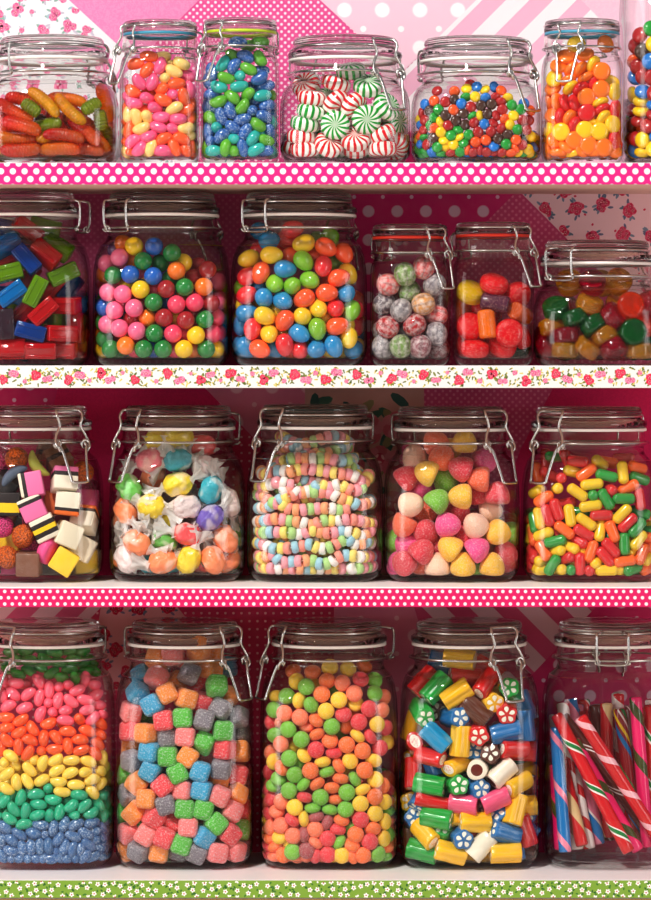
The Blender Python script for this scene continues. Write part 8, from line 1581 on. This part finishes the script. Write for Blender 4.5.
def sticks():
    g = GEO['4e']; r = .0056; E = []; FR = []
    for name, x0, y0, x1, y1, lay, where in STICKS:
        ends = []; fr = []
        for x, y in ((x1, y1), (x0, y0)):
            p = px_local(g, 535 + x / 5.0, 690 + y / 5.0, r * (1.3 if y < 500 else 2.0))
            z = max(p[2], .0062 + r * 1.05); w, n = inner_w(g, z); w -= r * (1.3 if y < 500 else 2.0)
            back = (max(0, w ** n - min(abs(p[0]), w) ** n)) ** (1 / n)
            ends.append(Vector((p[0], min(p[1] + lay * .0122, back), z))); fr.append((p[1], back))
        E.append(ends); FR.append(fr)
    order = [s[5] for s in STICKS]
    for it in range(260):           # settle them apart in depth, those in front staying in front
        worst = 0
        for i in range(len(E)):
            for j in range(i):
                d, s, t = seg_gap(E[i][0], E[i][1], E[j][0], E[j][1])
                if d >= 2 * r + .0002: continue
                gap = (2 * r + .0003 - d) * .5; worst = max(worst, gap)
                k = 1 if order[i] >= order[j] else -1
                for q, par, sg in ((i, s, k), (j, t, -k)):
                    for e, wt in ((0, 1 - par), (1, par)):
                        lo, hi = FR[q][e]
                        E[q][e].y = max(lo, min(hi, E[q][e].y + sg * gap * (.35 + wt)))
        if worst < 1e-5: break
    for (name, x0, y0, x1, y1, lay, where), (a, b) in zip(STICKS, E):
        L = (b - a).length
        prof = [(.0003, 0, 2), (r * .8, .0001, 2), (r, .0012, 2)] + [(r * (1 + .02 * math.sin(i)), L * i / 12, 2) for i in range(1, 12)] + [(r, L - .0012, 2), (r * .8, L - .0001, 2), (.0003, L, 2)]
        v, f = lathe(prof, 20)
        o = link('candy_stick', mesh('candy_stick', v, f, STICK[name]))
        q = (b - a).to_track_quat('Z', 'Y')
        o.matrix_world = Matrix.Translation(Vector((g['X'], g['Y'], g['Z'])) + a) @ q.to_matrix().to_4x4() @ Matrix.Rotation(x0 * .37, 4, 'Z')
        tag(o, 'twisted %s, %s' % (name, where), 'candy stick', 'twisted candy sticks in their jar')
    SEG.extend([(s[0], a, b) for s, (a, b) in zip(STICKS, E)])
SEG = []
sticks()

# ------------------------------------------------------------------ light and camera
def area(name, loc, target, size, power, col=(1, 1, 1), shape='DISK', sy=None):
    l = bpy.data.lights.new(name, 'AREA'); l.shape = shape; l.size = size; l.energy = power; l.color = col
    if sy: l.size_y = sy
    o = bpy.data.objects.new(name, l); C.objects.link(o); o.location = loc
    o.rotation_euler = (Vector(target) - Vector(loc)).to_track_quat('-Z', 'Y').to_euler()
    return o
area('key_lamp', (-1.15, -2.75, 3.1), (0, -.1, 0), .34, 155, (1, .965, .92))
area('left_fill', (-3.2, -2.2, .2), (0, -.1, -.1), 1.2, 42, (1, .97, .95), 'RECTANGLE', 2.2)
area('right_fill', (3.2, -2.6, .2), (0, -.1, -.1), 1.2, 34, (1, .98, .97), 'RECTANGLE', 2.2)
area('added_glint_lamp', (-1.75, -3.0, 1.05), (0, -.1, 0), .13, 12, (1, .98, .95))  # added small lamp, no window: puts glints on the jar shoulders
w = bpy.data.worlds.new('World'); bpy.context.scene.world = w; w.use_nodes = True
bg = w.node_tree.nodes['Background']; bg.inputs[0].default_value = (1, .96, .96, 1); bg.inputs[1].default_value = .26

cam = bpy.data.cameras.new('camera'); co = bpy.data.objects.new('camera', cam); C.objects.link(co)
co.location = (0, -DIST, 0); co.rotation_euler = (PI / 2, 0, 0)
cam.sensor_fit = 'HORIZONTAL'; cam.sensor_width = 36; cam.lens = 36 * F_PX / 651
cam.shift_y = -(450 - HOR) / 651; cam.clip_start = .05
sc = bpy.context.scene; sc.camera = co
sc.view_settings.view_transform = 'Standard'; sc.view_settings.look = 'None'; sc.view_settings.exposure = 0.04; sc.view_settings.gamma = 0.92
cy = sc.cycles
cy.max_bounces = 14; cy.transparent_max_bounces = 32; cy.transmission_bounces = 10; cy.glossy_bounces = 5; cy.diffuse_bounces = 4
cy.caustics_reflective = False; cy.caustics_refractive = True; cy.blur_glossy = .5; cy.sample_clamp_indirect = 6
